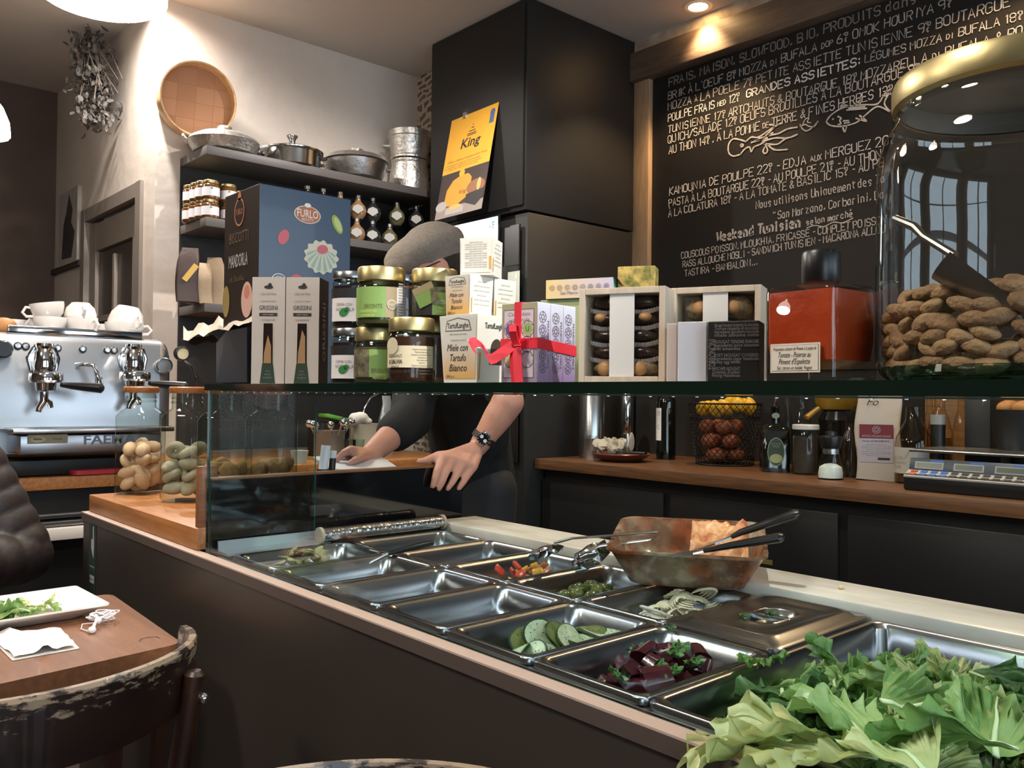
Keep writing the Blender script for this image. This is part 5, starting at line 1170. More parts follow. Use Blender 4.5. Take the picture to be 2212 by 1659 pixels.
sR = 78*mpp((1.9, 4.5, 2.8)); c = on_y(425, 218, 4.53); nrm = (CC-c).normalized(); nrm = (Vector((-.15, -1, -.10))).normalized(); xd = Vector((1, 0, 0)); T = frame(c, (nrm.cross(Z_)*-1), Z_); 
x_ = Z_.cross(nrm).normalized(); T = frame(c, x_, nrm.cross(x_))
RIMW = wood('sieve_rim_wood', 'b98d5e', 'd3ad7c', .5, (8, 8, 8))
MB().lathe([(sR*.96, -.045), (sR, -.045), (sR, .055), (sR*.96, .055), (sR*.96, -.045)], seg=56, T=T).build('rim', RIMW, SQ, True)
def weave():
    M = mat('woven_base', 'a8744f', .7); nt = M.node_tree; N = nt.nodes; L = nt.links; tc = N.new('ShaderNodeTexCoord'); mp = N.new('ShaderNodeMapping'); mp.inputs['Rotation'].default_value = (rad(90), rad(14), 0); mp.inputs['Scale'].default_value = (1, 1, 1); L.new(tc.outputs['Object'], mp.inputs[0])
    b = N.new('ShaderNodeTexBrick'); b.inputs['Scale'].default_value = 8; b.offset = 0; b.inputs['Brick Width'].default_value = .7; b.inputs['Row Height'].default_value = .7; b.inputs['Mortar Size'].default_value = .012; b.inputs['Color1'].default_value = lin('b48562'); b.inputs['Color2'].default_value = lin('a2714f'); b.inputs['Mortar'].default_value = lin('9c6c4c')
    L.new(mp.outputs[0], b.inputs['Vector']); L.new(b.outputs['Color'], N['Principled BSDF'].inputs['Base Color']); return M
MB().lathe([(0, -.03), (sR*.96, -.03)], seg=56, T=T).build('woven_base', weave(), SQ, True, smooth=0)
k = mpp(on_y(600, 300, YP))
def pot(name, label, px, prof, Y=YP, m=ALU, lidp=None, knob=None, handles=(), lm=None, kn='knob'):
    loc = onshelf(px, 0, Y); t = thing(name, label, 'pot', loc, view_rz(loc)); MB().lathe(prof, seg=44).build('pot_body', m, t)
    if lidp: MB().lathe(lidp, seg=44).build('lid', lm or m, t)
    if knob: MB().lathe(knob, seg=20).build(kn, lm or m, t)
    for r, z, a, w, o, th, up in handles:
        mb = MB(); hdl(mb, r, z, rad(a), w, o, th, up); mb.build('handle', m, t)
    return t
a = 72*k
pot('casserole', 'low hammered aluminium pan with pointed handles, leftmost on the top shelf', 483, [(0, .003), (a*.72, 0), (a*.85, .010), (a, .058), (a*1.02, .062)], handles=((a, .055, 180, .02, .02, .008, .035), (a, .055, 0, .02, .045, .009, .02)), lidp=[(a*1.01, .062), (a*.95, .080), (a*.7, .105), (a*.35, .122), (0, .126)], knob=[(0, .124), (.022, .126), (.028, .134), (.038, .140), (.038, .150), (.028, .155), (0, .156)])
a = 62*k
pot('saucepan', 'shiny lidded saucepan with a tall flared knob on the top shelf', 630, [(0, .002), (a*.93, 0), (a*.98, .006), (a, .085), (a*1.05, .09)], m=mat('polished_pan', '9c9996', .18, metal=1), handles=((a, .07, 180, .022, .03, .006, 0), (a, .07, 0, .022, .03, .006, 0)), lidp=[(a*1.08, .088), (a*1.09, .095), (a*.95, .102), (a*.6, .122), (a*.3, .136), (0, .142)], knob=[(0, .135), (.020, .138), (.016, .15), (.020, .165), (.030, .178), (.031, .186), (.022, .19), (0, .191)])
a = 72*k
pot('wide_pan', 'wide darkened aluminium pan with flat lid between the saucepan and the steamer', 768, [(0, .002), (a*.74, 0), (a*.84, .012), (a*.96, .07), (a*1.0, .105), (a*1.06, .112)], m=mat('dark_aluminium', '8d8a87', .38, metal=1, var=.25, vs=12, bump=.3, bs=30), handles=((a, .085, 180, .02, .02, .006, 0), (a, .085, 10, .02, .02, .006, 0)), lidp=[(a*1.06, .112), (a*.9, .142), (a*.4, .165), (0, .168)], knob=[(.034, .166), (.040, .184), (.044, .190), (.036, .194), (.024, .186), (0, .184)], lm=ALU)
a = 50*k; tt = pot('couscous_steamer', 'tall two tier aluminium couscous steamer at the right end of the top shelf', 884, [(0, .002), (a*.86, 0), (a*.97, .012), (a*1.0, .05), (a*.93, .13), (a*.86, .185), (a*.9, .195), (a*.9, .205)], Y=4.45)
MB().lathe([(a*.80, .195), (a*.82, .206), (a*.93, .215), (a*.94, .225), (a*.90, .235), (a*1.0, .31), (a*1.05, .345), (a*1.09, .35), (a*1.09, .385), (a*1.03, .388), (a*.98, .36), (0, .32)], seg=44).build('steamer_top', ALU, tt)
mb = MB(); hdl(mb, a, .30, rad(180), .012, .04, .009, 0); mb.build('handle', ALU, tt)
# preserves in two rows on the middle shelf
HONEY = mat('amber_preserve', '7a4a20', .3, var=.2, vs=20)
def small_jar(loc, label, grp):
    t = thing('preserve_jar', label, 'jar', loc, view_rz(loc), grp); r, h = .043, .098
    MB().lathe([(0, 0), (r*.92, 0), (r, .008), (r, h*.74), (r*.85, h*.83), (r*.85, h*.86)], seg=22).build('glass_body', mat('amber_jar', '6b431f', .15, coat=.6), t)
    MB().lathe([(r*.9, h*.83), (r*.92, h*.85), (r*.92, h*.98), (r*.88, h), (0, h)], seg=22).build('lid', GOLD, t)
    mb = MB(); wrap(mb, r+.0006, -85, 85, h*.16, h*.62); mb.disc(frame((.004, -r-.002, h*.55), (1, 0, 0), (0, 0, 1)), .006, .003, 1); mb.build('paper_label', [mat('label_bright', 'd9d8dc', .5), LEAFP], t); return t
j0 = small_jar(onshelf(455, 1, 4.31), 'white labelled amber jar in the lower row at the front of the middle shelf', 'jars at the left of the middle shelf')
for px, Y, lv, lb in ((413, 4.49, 0, 'white labelled amber jar at the back of the lower row'), (427, 4.42, 0, 'white labelled amber jar second from the back of the lower row'), (440, 4.36, 0, 'white labelled amber jar third from the back of the lower row'),
                  (414, 4.49, 1, 'white labelled amber jar at the back of the upper row'), (428, 4.42, 1, 'white labelled amber jar second from the back of the upper row'), (440, 4.36, 1, 'white labelled amber jar third from the back of the upper row'), (456, 4.31, 1, 'white labelled amber jar topmost at the front of the upper row'),
                  (495, 4.33, 0, 'amber jar beside the front lower jar, half behind the biscuit carton'), (494, 4.33, 1, 'amber jar on the upper row just left of the biscuit carton'), (527, 4.42, 1, 'amber jar in the upper row peeking above the biscuit carton')):
    p = onshelf(px, 1, Y); dup(j0, p+Z_*(.0985*lv), view_rz(p), lb)
# round flask bottles right of the biscuit box
def flask(loc, label, fill, gm=None):
    t = thing('flask_bottle', label, 'bottle', loc, view_rz(loc), 'flask bottles on the middle shelf'); r = .050
    MB().lathe([(0, 0), (r*.55, 0), (r*.9, .022), (r, .05), (r*.88, .075), (r*.42, .100), (r*.32, .108), (r*.32, .122)], seg=24).build('glass_body', fill, t)
    MB().lathe([(r*.36, .118), (r*.40, .12), (r*.40, .138), (0, .14)], seg=18).build('cap', STEEL, t)
    mb = MB(); T = frame((0, -r-.003, .052), (1, 0, 0), (0, 0, 1)); mb.poly([(-.032, -.008, 0), (0, -.03, 0), (.032, -.008, 0), (.026, .014, 0), (0, .026, 0), (-.026, .014, 0)], 0, T); mb.build('paper_label', mat('flask_label', 'a7a39d', .6), t, smooth=0); return t
AMB = mat('flask_amber', '8a6b4a', .2, coat=.5); DK = mat('flask_dark', '2a2a2b', .15, coat=.5); OLI = mat('flask_olive', '5f5a40', .2, coat=.5)
for px, py, f_, lb in ((772, 515, AMB, 'amber flask bottle in the lower row next to the biscuit carton'), (806, 518, DK, 'dark flask bottle in the lower row, second from the biscuit carton'), (843, 524, OLI, 'olive flask bottle in the lower row left of the flat cap'),
                      (774, 470, AMB, 'amber flask bottle in the upper row next to the biscuit carton'), (806, 474, DK, 'grey flask bottle in the upper row, second from the biscuit carton'), (858, 480, OLI, 'olive flask bottle in the upper row above the flat cap'), (900, 486, DK, 'dark flask bottle near the tall cabinet'),
                      (664, 470, DK, 'dark flask bottle with its cap just above the biscuit carton'), (698, 470, DK, 'dark flask cap above the right part of the biscuit carton'), (735, 470, AMB, 'amber flask bottle behind the right edge of the biscuit carton')):
    up = py < 500; p = onshelf(px, 1, 4.36 if not up else 4.375); flask(p+Z_*(.141 if up else 0), lb, f_)
# coffee bags on the lowest shelf
def bag(px, w, h, label, m, strip=None, Y=4.36, turn=0):
    loc = onshelf(px, 2, Y); t = thing('coffee_bag', label, 'bag', loc, view_rz(loc)+turn, 'paper bags on the lowest shelf'); n = 9; L = []
    for i in range(n):
        u = i/(n-1); sx = w*(1-.05*u)*(1 if u < .8 else 1-.25*(u-.8)/.2); sy = w*.32*(1-u**2.2)+.008; q = rrect(2*sx*.5, 2*sy, .012, h*u, 3)
        L.append([Vector(p)+Vector((.012*math.sin(3*u+px), .006*math.sin(7*u), .004*math.sin(9*p[0]/w+5*u))) for p in q])
    mb = MB(); mb.loft(L, cap0=True, cap1=True); mb.build('bag_body', m, t, smooth=60)
    if strip:
        mb = MB(); mb.rect(frame((0, -w*.34, h*.38), (1, 0, 0), (0, .12, 1)), -.014, -.05, .014, .05); o = mb.build('paper_label', strip, t, smooth=0); o.rotation_euler = (0, rad(35), 0); o.location = (.0-h*.2, -.004, .06)
    return t
KR = mat('kraft_paper', 'a08a70', .75, var=.08, vs=12, bump=.4, bs=18)
bag(412, .11, .27, 'brown coffee bag with a slanted yellow label on the lowest shelf', mat('brown_bag', '3a2823', .5, bump=.5, bs=14), mat('label_yellow', 'c9a34e', .6), 4.30)
bag(437, .12, .21, 'pale kraft paper bag beside the brown coffee bag', KR, None, 4.36, .3); bag(465, .10, .255, 'pale kraft paper bag half behind the biscuit carton', KR, None, 4.42, -.2)
# ------------------------------------------------------------------ espresso counter
MY = 3.585
ec = thing('back_bar', 'low bar with a thick orange wooden top under the espresso machine', 'counter', (1.2, 4.1, 0))
MB().box((.94, (MY+4.61)/2, .926), (3.88, 4.61-MY, .048), bev=.003).build('wooden_top', WOODO, ec, True)
MB().box((.94, MY+.33, .45), (3.84, .6, .9)).build('base', BLACK, ec, True, smooth=0)
for py, h in ((1112, .018), (1129, .022)): MB().box((.85, MY+.005, on_y(145, py, MY).z), (2.8, .03, h), bev=.004).build('rail', STEELD, ec, True)
MB().box((.85, MY-.01, on_y(145, 1152, MY-.03).z), (2.8, .06, .045), bev=.003).build('white_rail', mat('white_plastic', 'cfcac6', .4), ec, True)
EY = 3.62; EZ = .95
pL, pR = on_y(-60, 800, EY), on_y(372, 780, EY); ew = pR.x-pL.x; cx_ = (pL.x+pR.x)/2
em = thing('espresso_machine', 'two group stainless espresso machine with cups on its top', 'coffee machine', (cx_, EY+.25, EZ))
EM = lambda x, y: on_y(x, y, EY)
zt, zb = EM(120, 722).z, EM(120, 925).z
MSTEEL = mat('machine_steel', 'b4b8bd', .32, metal=1, bump=.02, bs=20)
prof = [(EY, zb), (EY, zt-.03), (EY+.012, zt-.008), (EY+.04, zt), (EY+.46, zt), (EY+.46, zb-.10), (EY+.10, zb-.10), (EY+.10, zb)]
mb = MB(); mb.loft([[(pL.x, y, z) for y, z in prof], [(pR.x-.05, y, z) for y, z in prof]], cap0=True, cap1=True)
e_ = [[(pR.x-.05+.05*math.sin(rad(15*i)), EY+.23+(y-EY-.23)*(.86+.14*math.cos(rad(15*i))), zb-.1+(z-zb+.1)*(.80+.20*math.cos(rad(15*i)))) for y, z in prof] for i in range(7)]
mb.loft(e_, cap1=True); mb.build('body', MSTEEL, em, True, smooth=30)
t1, t2 = EM(40, 922).z, EM(40, 980).z
MB().box(((EM(40, 940).x+EM(300, 940).x)/2+.02, EY+.02, (zb-.004)), (ew*.80, .34, .02), bev=.004).build('drip_tray', STEEL, em, True)
MB().box(((EM(30, 940).x+EM(330, 940).x)/2, EY+.06, (zb+EM(40, 978).z)/2-.012), (EM(330, 940).x-EM(30, 940).x, .32, zb-EM(40, 978).z-.02), bev=.004).build('lower_front', MSTEEL, em, True)
for x in (.15, .85): MB().lathe([(0, 0), (.03, 0), (.025, zb-.1-EZ+.02), (0, zb-.1-EZ+.02)], (pL.x+ew*x, EY+.22, EZ), seg=16).build('foot', BLACKPL, em, True)
MB().box((cx_-.02, EY+.20, (EZ+zb-.115)/2), (ew*.86, .40, zb-.125-EZ), bev=.004).build('tray_shade_block', BLACK, em, True)  # black block stands for trays and for the shade under the machine
T = frame((0, EY-.1008, 0), (1, 0, 0), (0, 0, 1)); yF = EY-.1015
q = on_y(103, 948, EY-.1); mb = MB(); mb.box((q.x, EY-.102, q.z), (.135, .003, .034), bev=.001, mi=0); T = frame((q.x, EY-.104, q.z), (1, 0, 0), (0, 0, 1))
mb.disc(T, .027, .012, 1, x=-.034); mb.text('faema', .011, T, 2, x=-.034, z=.001, bold=.02); mb.text('Urania', .012, T, 2, x=.032, shear=.2); mb.build('name_plate', [mat('plate_bronze', '8f8268', .4, metal=.6), mat('plate_cream', 'c9bd8e', .4), TXT], em, True, smooth=0)
q = on_y(225, 950, EY-.1); vs = MB(); vs.text('FAEMA', .05, frame((q.x+.02, EY-.1015, q.z), (1, 0, 0), (0, 0, 1)), 0, width=.19, bold=.02); vs.build('raised_lettering', mat('emboss', '7c8187', .4, metal=.8), em, True, smooth=0)
DKB = mat('button_black', '26282b', .3)
for px, py in ((38, 747), (55, 748), (81, 749), (107, 751), (124, 752), (178, 754), (231, 756), (246, 757), (269, 758), (292, 759), (306, 760)):
    c = EM(px, py); mb = MB(); T = frame((c.x, EY, c.z), (1, 0, 0), (0, 0, 1)); mb.lathe([(.0145, 0), (.0145, .004), (.011, .006)], seg=16, T=T, mi=0); mb.lathe([(.0115, .004), (.009, .010), (0, .011)], seg=16, T=T, mi=1); mb.build('button', [DKB, STEEL], em, True)
    s = MB().rect(frame((c.x, EY-.0004, c.z+.028), (1, 0, 0), (0, 0, 1)), -.006, -.002, .006, .003)
for px in (85, 275):
    c = EM(px, 800); x = c.x; zc_ = EM(px, 775).z; yy = EY-.075
    mb = MB(); mb.lathe([(0, .055), (.030, .055), (.032, .045), (.026, .035), (.034, .02), (.040, -.03), (.036, -.05), (0, -.05)], (x, yy, zc_), seg=28); mb.tube([(x, yy, zc_), (x, EY+.01, zc_-.01)], [.032, .038], 18); mb.build('brew_group', CHROME, em, True)
    mb = MB(); mb.tube([(x-.046, yy, zc_-.045), (x-.058, yy, zc_+.0), (x-.036, yy, zc_+.04)], .006, 8); mb.tube([(x+.040, yy, zc_-.045), (x+.048, yy, zc_), (x+.034, yy, zc_+.04)], .006, 8); mb.build('group_lever', CHROME, em, True)
    mb = MB(); mb.lathe([(0, -.055), (.055, -.055), (.058, -.06), (.058, -.082), (.05, -.09), (.036, -.092), (.033, -.12), (0, -.125)], (x+.006, yy, zc_), seg=30); mb.tube([(x, yy, zc_-.125), (x, yy, zc_-.16), (x-.015, yy, zc_-.185), (x-.018, yy, zc_-.2)], [.016, .015, .012, .010], 12); mb.tube([(x, yy, zc_-.15), (x+.02, yy, zc_-.165), (x+.024, yy, zc_-.185)], [.011, .011, .009], 10); mb.build('portafilter', CHROME, em, True)
    mb = MB(); d = Vector((.12, -.10, -.012)); a = Vector((x+.05, yy-.03, zc_-.098)); mb.tube([a, a+d*.25, a+d*.7, a+d*.95, a+d], [.009, .014, .018, .019, .010], 14); mb.build('portafilter_handle', BLACKPL, em, True)
c = EM(182, 800); mb = MB(); mb.tube([(c.x-.03, EY+.01, c.z+.02), (c.x-.02, EY-.05, c.z+.022), (c.x+.012, EY-.075, c.z+.018), (c.x+.022, EY-.078, c.z-.01)], .0085, 12); mb.build('spout_pipe', CHROME, em, True)
MB().tube([(c.x+.022, EY-.078, c.z-.005), (c.x+.026, EY-.08, c.z-.022), (c.x+.03, EY-.08, c.z-.03), (c.x+.034, EY-.08, c.z-.075)], [.010, .010, .0145, .0145], 14).build('spout_nozzle', CHROME, em, True)
for px, py, r, nm, mm in ((352, 790, .034, 'pressure_gauge', mat('gauge_face', '5a5d60', .2)), (388, 764, .03, 'steam_knob', mat('knob_face', 'b8b08e', .3))):
    c = EM(px, py); T = frame((c.x, EY-.01 if nm[0] == 'p' else EY-.03, c.z), (1, 0, -0), (0, 0, 1)); mb = MB(); mb.lathe([(r*.8, -.03), (r, -.02), (r, .008), (r*.86, .012), (r*.8, .006)], seg=28, T=T, mi=0); mb.lathe([(r*.8, .006), (0, .007)], seg=28, T=T, mi=1); mb.build(nm, [BLACKPL if nm[0] == 's' else STEELD, mm], em, True)
c = EM(405, 800); mb = MB(); mb.tube([EM(392, 775)+Vector((0, -.02, 0)), EM(408, 792)+Vector((0, -.03, 0)), EM(416, 815)+Vector((0, -.03, 0)), EM(420, 850)+Vector((0, -.02, 0))], .006, 8); mb.build('steam_wand', CHROME, em, True)
c = EM(2, 755); mb = MB(); mb.lathe([(.034, 0), (.034, .02), (.028, .03), (0, .03)], seg=10, T=frame((c.x, EY-.02, c.z), (1, 0, 0), (0, 0, 1))); mb.build('left_knob', mat('knob_black', '14161a', .3), em, True)
mb = MB(); a, b = EM(20, 716), EM(312, 722); mb.box(((a.x+b.x)/2, EY+.03, zt+.012), (b.x-a.x, .012, .032), bev=.003); mb.build('cup_rail', CHROME, em, True)
zz_ = zt+.002
def cup(label, loc, r, h, rz=0, tip=0, mark=None, flip=False, grp='white cups on the coffee machine', hs=1):
    t = thing('cup', label, 'cup', loc, rz, grp); s = [(0, .006), (r*.5, .004), (r*.5, 0), (r*.56, 0), (r*.62, .006), (r*.86, h*.35), (r*.98, h*.75), (r, h), (r*.95, h), (r*.92, h*.72), (r*.8, h*.36), (r*.5, .012), (0, .012)]
    if flip: s = [(a, h-b) for a, b in s]
    RT = Matrix.Rotation(tip, 4, 'Y'); MB().lathe(s, seg=30, T=RT).build('cup_body', CERAM, t, recalc=True)
    z0, z1 = (h*.30, h*.85) if not flip else (h*.15, h*.7); mb = MB(); mb.tube([(r*.82, 0, z0), (r*1.12*hs+.008, 0, z0+.002), (r*1.3*hs+.008, 0, (z0+z1)/2), (r*1.2*hs, 0, z1), (r*.94, 0, z1-.004)], .0055, 8, T=RT); mb.build('handle', CERAM, t)
    if mark: 
        mb = MB(); wrap(mb, r*.97, -118, -82, h*.36, h*.5); mb.build('red_mark', mat('mark_red', 'b5352c', .5), t)
    return t
def ontop(px, dy, z=0): p = on_y(px, 722, EY+dy); return Vector((p.x, EY+dy, zt+.0015+z))
q = mpp(ontop(110, .1))
cr = 34*q; chh = 27*q*1.4
cup('white cup, lower of the pair at the left of the coffee machine top', ontop(108, .09), cr, chh, rad(150)); cup('white cup tilted on top of the left pair', ontop(106, .09, chh*.82), cr, chh, rad(178), rad(9))
cup('white cup with a red mark, lower of the middle pair', ontop(175, .09), cr, chh*1.1, rad(-60), 0, True); cup('white cup turned over on the middle pair', ontop(173, .09, chh*1.1), cr*.97, chh*.85, rad(-95), 0, None, True)
cup('wide white bowl cup, lower of the right pair', ontop(268, .10), 41*q, 36*q, rad(-15)); cup('wide white cup turned over on the right pair', ontop(270, .10, 28*q), 39*q, 46*q, rad(-70), rad(14), None, True, hs=.9)
for px, dy, lb, rz in ((30, .20, 'white cup lying at the far left of the machine top', 20), (58, .24, 'white cup behind the left pair near the machine edge', 60), (80, .28, 'small white cup with raised handle behind the left pair', 170), (212, .26, 'white cup behind and between the middle and right pairs', 0), (225, .17, 'white cup just left of the wide bowls', -30)):
    cup(lb, ontop(px, dy), cr*.8, chh*.85, rad(rz))
tag(MB().ell((0, 0, 0), (.045, .035, .03)).build('bread_roll', mat('bread_crust', 'b07a45', .6, var=.15, vs=20), loc=ontop(8, .12, .03)), 'golden bread roll at the left end of the machine top', 'bread')
# things on the orange bar
p0 = on_z(150, 1028, .952); tag(MB().loft([rrect(.26, .12, .03, 0), rrect(.27, .13, .03, .004), rrect(.27, .13, .03, .020), rrect(.25, .11, .03, .022)], cap0=True, cap1=True).build('red_tray', mat('red_silicone', 'b5323c', .4), loc=on_y(225, 1022, MY+.06)-Z_*.0), 'red silicone mat edge on the orange bar beside the cookie jars', 'mat')
bpy.data.objects['red_tray'].location.z = .9505
# utensils further along the bar
def bx_(px, Y, z=.9505): p = on_y(px, 900, Y); return Vector((p.x, Y, z))
UY = 3.80
def crock(name, label, px, top, wpx, m, Y=UY, cat='pot'):
    loc = bx_(px, Y); k_ = mpp(loc); r = wpx*k_/2; h = on_y(px, top, Y).z-.95; t = thing(name, label, cat, loc); MB().lathe([(0, 0), (r*.92, 0), (r, .006), (r, h-.004), (r*1.03, h), (r*.95, h), (r*.93, .01), (0, .01)], seg=30).build('crock_body', m, t); return t, r, h
cs, r, h = crock('cutlery_pot', 'dull steel pot full of spoons behind the white flat pad', 712, 930, 66, mat('dull_steel', '8a857d', .45, metal=.7))
for i in range(9):
    a = i*2.4; d = Vector((.5*math.cos(a), .5*math.sin(a), 1)).normalized(); b0 = cs.location+Vector((r*.3*math.cos(a), r*.3*math.sin(a), .02)); L_ = h+.02+.012*(i % 3); e = b0+d*L_
    t = thing('spoon', 'steel spoon standing in the cutlery pot', 'spoon', b0, 0, 'spoons in the cutlery pot'); mb = MB(); mb.tube([b0, e], .003, 6); mb.build('stem', STEEL, t, True); MB().ell(e, (.020, .014, .02), T=Matrix.Rotation(a, 4, 'Z')).build('bowl', CHROME, t, True)
cw, r, h = crock('utensil_crock', 'cream ceramic utensil crock with a ladle behind the chef', 788, 915, 66, mat('cream_ceramic', 'b3ae9c', .4))
t = thing('ladle', 'steel ladle with a long curved handle standing in the cream crock', 'ladle', cw.location+Z_*.02); mb = MB(); P = [cw.location+Vector((.01, 0, .03)), on_y(780, 905, UY), on_y(786, 880, UY), on_y(800, 858, UY), on_y(825, 845, UY-.02)]; mb.tube(P, [.008, .009, .011, .012, .010], 10, flat=.4); mb.build('handle', CHROME, t, True)
tag(organic(MB().ell(on_y(778, 902, UY-.03), (.045, .035, .03)).ell(on_y(765, 906, UY-.03), (.03, .03, .035)).ell(on_y(792, 910, UY-.03), (.03, .03, .02)), 'crumpled_cloth', mat('cloth_white', 'c3beb9', .7, bump=.5, bs=30), voxel=.008, smooth=2), 'crumpled white cloth over the rim of the cream crock', 'cloth')
t = thing('milk_carton', 'shiny white and silver pouch beside the chef at the back bar', 'pouch', bx_(832, UY+.1)); k_ = mpp(t.location); hh = on_y(832, 855, UY+.1).z-.95
mb = MB(); L = [[(p[0]+.01*math.sin(9*u), p[1], p[2]) for p in rrect(.075*(1-.3*u), .05*(1-u)+.008, .01, hh*u, 3)] for u in [i/7 for i in range(8)]]; mb.loft(L, cap0=True, cap1=True); mb.build('pouch_body', mat('silver_foil', 'c2c0bd', .3, metal=.6, bump=1, bs=16), t)
tag(MB().box((0, 0, 0), (.17, .10, .022), bev=.008, T=Matrix.Rotation(rad(12), 4, 'Y')).build('sponge_board', mat('lime_plastic', '5f9a3a', .5), loc=on_y(727, 904, UY+.16)), 'bright green plastic lid behind the spoons', 'lid')
rk = thing('dish_rack', 'dark rack holding up the green lid at the back bar', 'rack', bx_(727, UY+.22)); hr = on_y(727, 912, UY+.16).z-.95
MB().box((0, 0, hr/2), (.26, .16, hr), bev=.01).build('rack_body', BLACK, rk)
def tumbler(px, Y, r, h, label, grp=None):
    t = thing('tumbler', label, 'glass', bx_(px, Y), 0, grp); MB().lathe([(0, .004), (r*.8, 0), (r*.85, .004), (r, h), (r*.96, h), (r*.8, .008), (0, .008)], seg=18).build('glass_body', GLASSC, t); return t
tumbler(757, 3.72, .03, .10, 'clear tumbler in front of the cream crock, left one', 'tumblers at the crock'); tumbler(775, 3.70, .03, .10, 'clear tumbler in front of the cream crock, right one', 'tumblers at the crock')
t = thing('small_cup', 'small pale cup standing behind the cookie jars on the bar', 'cup', bx_(648, 3.66)); MB().lathe([(0, 0), (.03, 0), (.042, .06), (.039, .06), (.028, .004), (0, .004)], seg=22).build('cup_body', mat('pale_blue_ceramic', 'a9b2b4', .3), t)
# wall things on the return wall
q = [on_x(px, py, 1.555) for px, py in ((133, 424), (172, 414), (176, 568), (131, 578))]
pc = thing('picture', 'unframed grey print of a dark figure beside the grey door', 'picture', (1.555, (q[0].y+q[1].y)/2, q[3].z)); ya, yb, za, zb_ = q[1].y, q[0].y, q[3].z, q[0].z
MB().box((1.556, (ya+yb)/2, (za+zb_)/2), (.026, yb-ya, zb_-za)).build('canvas', mat('print_grey_field', 'a8a29b', .8, var=.1, vs=7), pc, True, smooth=0)
mb = MB(); T = frame((1.5424, (ya+yb)/2, (za+zb_)/2), (0, -1, 0), (0, 0, 1)); mb.poly([(-.14, -.2, 0), (.10, -.21, 0), (.17, -.05, 0), (.08, .02, 0), (.11, .10, 0), (.02, .22, 0), (-.04, .10, 0), (-.10, .03, 0)], 0, T); mb.disc(T, .05, .05, 0, x=-.02, y=-.05); mb.build('dark_figure', mat('print_dark', '3b3735', .8, var=.3, vs=9), pc, True, smooth=0)
# dried bunch hanging from the ceiling
db = thing('dried_bunch', 'dried grey green leafy bunch hanging from the ceiling near the wall corner', 'dried plant', (1.42, 5.25, ZC-.001)); rn = random.Random(2); mb = MB()
ax0, ax1 = Vector((1.42, 5.32, ZC)), Vector((1.42, 5.12, 2.76)); st_ = MB()
for i in range(24):
    e = ax1+Vector((rn.uniform(-.1, .1), rn.uniform(-.14, .14), rn.uniform(-.02, .35))); st_.tube([ax0+Vector((rn.uniform(-.01, .01), rn.uniform(-.01, .01), 0)), ax0.lerp(e, .5)+Vector((rn.uniform(-.04, .04), rn.uniform(-.04, .04), 0)), e], .0025, 5)
for i in range(700):
    u = rn.random()**.8; c = ax0.lerp(ax1, .05+u*.95)+Vector((rn.gauss(0, .048), rn.gauss(0, .07), rn.gauss(0, .03))); R = Euler((rn.uniform(0, 6), rn.uniform(0, 6), rn.uniform(0, 6))).to_matrix().to_4x4(); s = rn.uniform(.013, .028)
    mb.poly([(-s, 0, 0), (-s*.2, -s*.45, .004), (s*.6, -s*.35, 0), (s, 0, -.003), (s*.6, s*.35, 0), (-s*.2, s*.45, .004)], 0, Matrix.Translation(c) @ R)
tag(st_.build('stems', mat('dry_stem', '5a5048', .8), db, True), kind='stuff'); tag(mb.build('leaves', mat('dry_leaf', '484440', .8, var=.3, vs=15), db, True, smooth=0), kind='stuff')
# lamps
LM = mat('lamp_glow', 'fff2e0', .5, emit=30, ecol='fff4e6')
def pendant(label, c, R, em_):
    t = thing('pendant_lamp', label, 'lamp', c, 0, None); MB().lathe([(R*1.0, 0), (R*1.0, .015), (R*.93, .07), (R*.6, .14), (R*.22, .18), (.03, .19), (.03, .23), (0, .23)], seg=48).build('shade', mat('opal_shade', 'e8e3dc', .4, emit=5, ecol='fff0dc'), t)
    MB().lathe([(R*.985, .003), (R*.9, -.012), (R*.5, -.026), (0, -.03)], seg=48).build('glowing_diffuser', em_, t); MB().tube([(0, 0, .2), (0, 0, ZC-c[2])], .004, 8).build('cable', BLACKPL, t); return t
pc_ = at_d(217, -12, 2.5); pendant('large glowing white pendant lamp cut by the top left corner', pc_, .182, LM)
dup(bpy.data.objects['pendant_lamp'], (-.15, .95, 2.55), label='unseen white glowing pendant lamp added over the near dining tables')  # two more pendants outside the view, added to brighten shelf goods and table
dup(bpy.data.objects['pendant_lamp'], (-.75, 2.4, 2.55), label='unseen white glowing pendant lamp added over the far dining tables')
pd_ = at_d(-20, 291, 4.2); pendant('small glowing pendant lamp at the left edge in the dark back room', pd_, .085, mat('lamp_glow_small', 'fff2e0', .5, emit=14, ecol='fff0dc'))
for y, lb in ((2.753, 'recessed glowing spotlight in the ceiling over the chalkboard frame'),):
    t = thing('ceiling_spotlight', lb, 'spotlight', (3.735, y, ZC)); MB().lathe([(.075, 0), (.075, -.004), (.052, -.006), (.048, 0)], seg=32).build('trim_ring', mat('white_trim', 'd8d0c6', .4), t); MB().lathe([(0, -.003), (.048, -.0035)], seg=32).build('glowing_bulb', mat('spot_glow', 'ffd9a0', .5, emit=30, ecol='ffcf8e'), t)
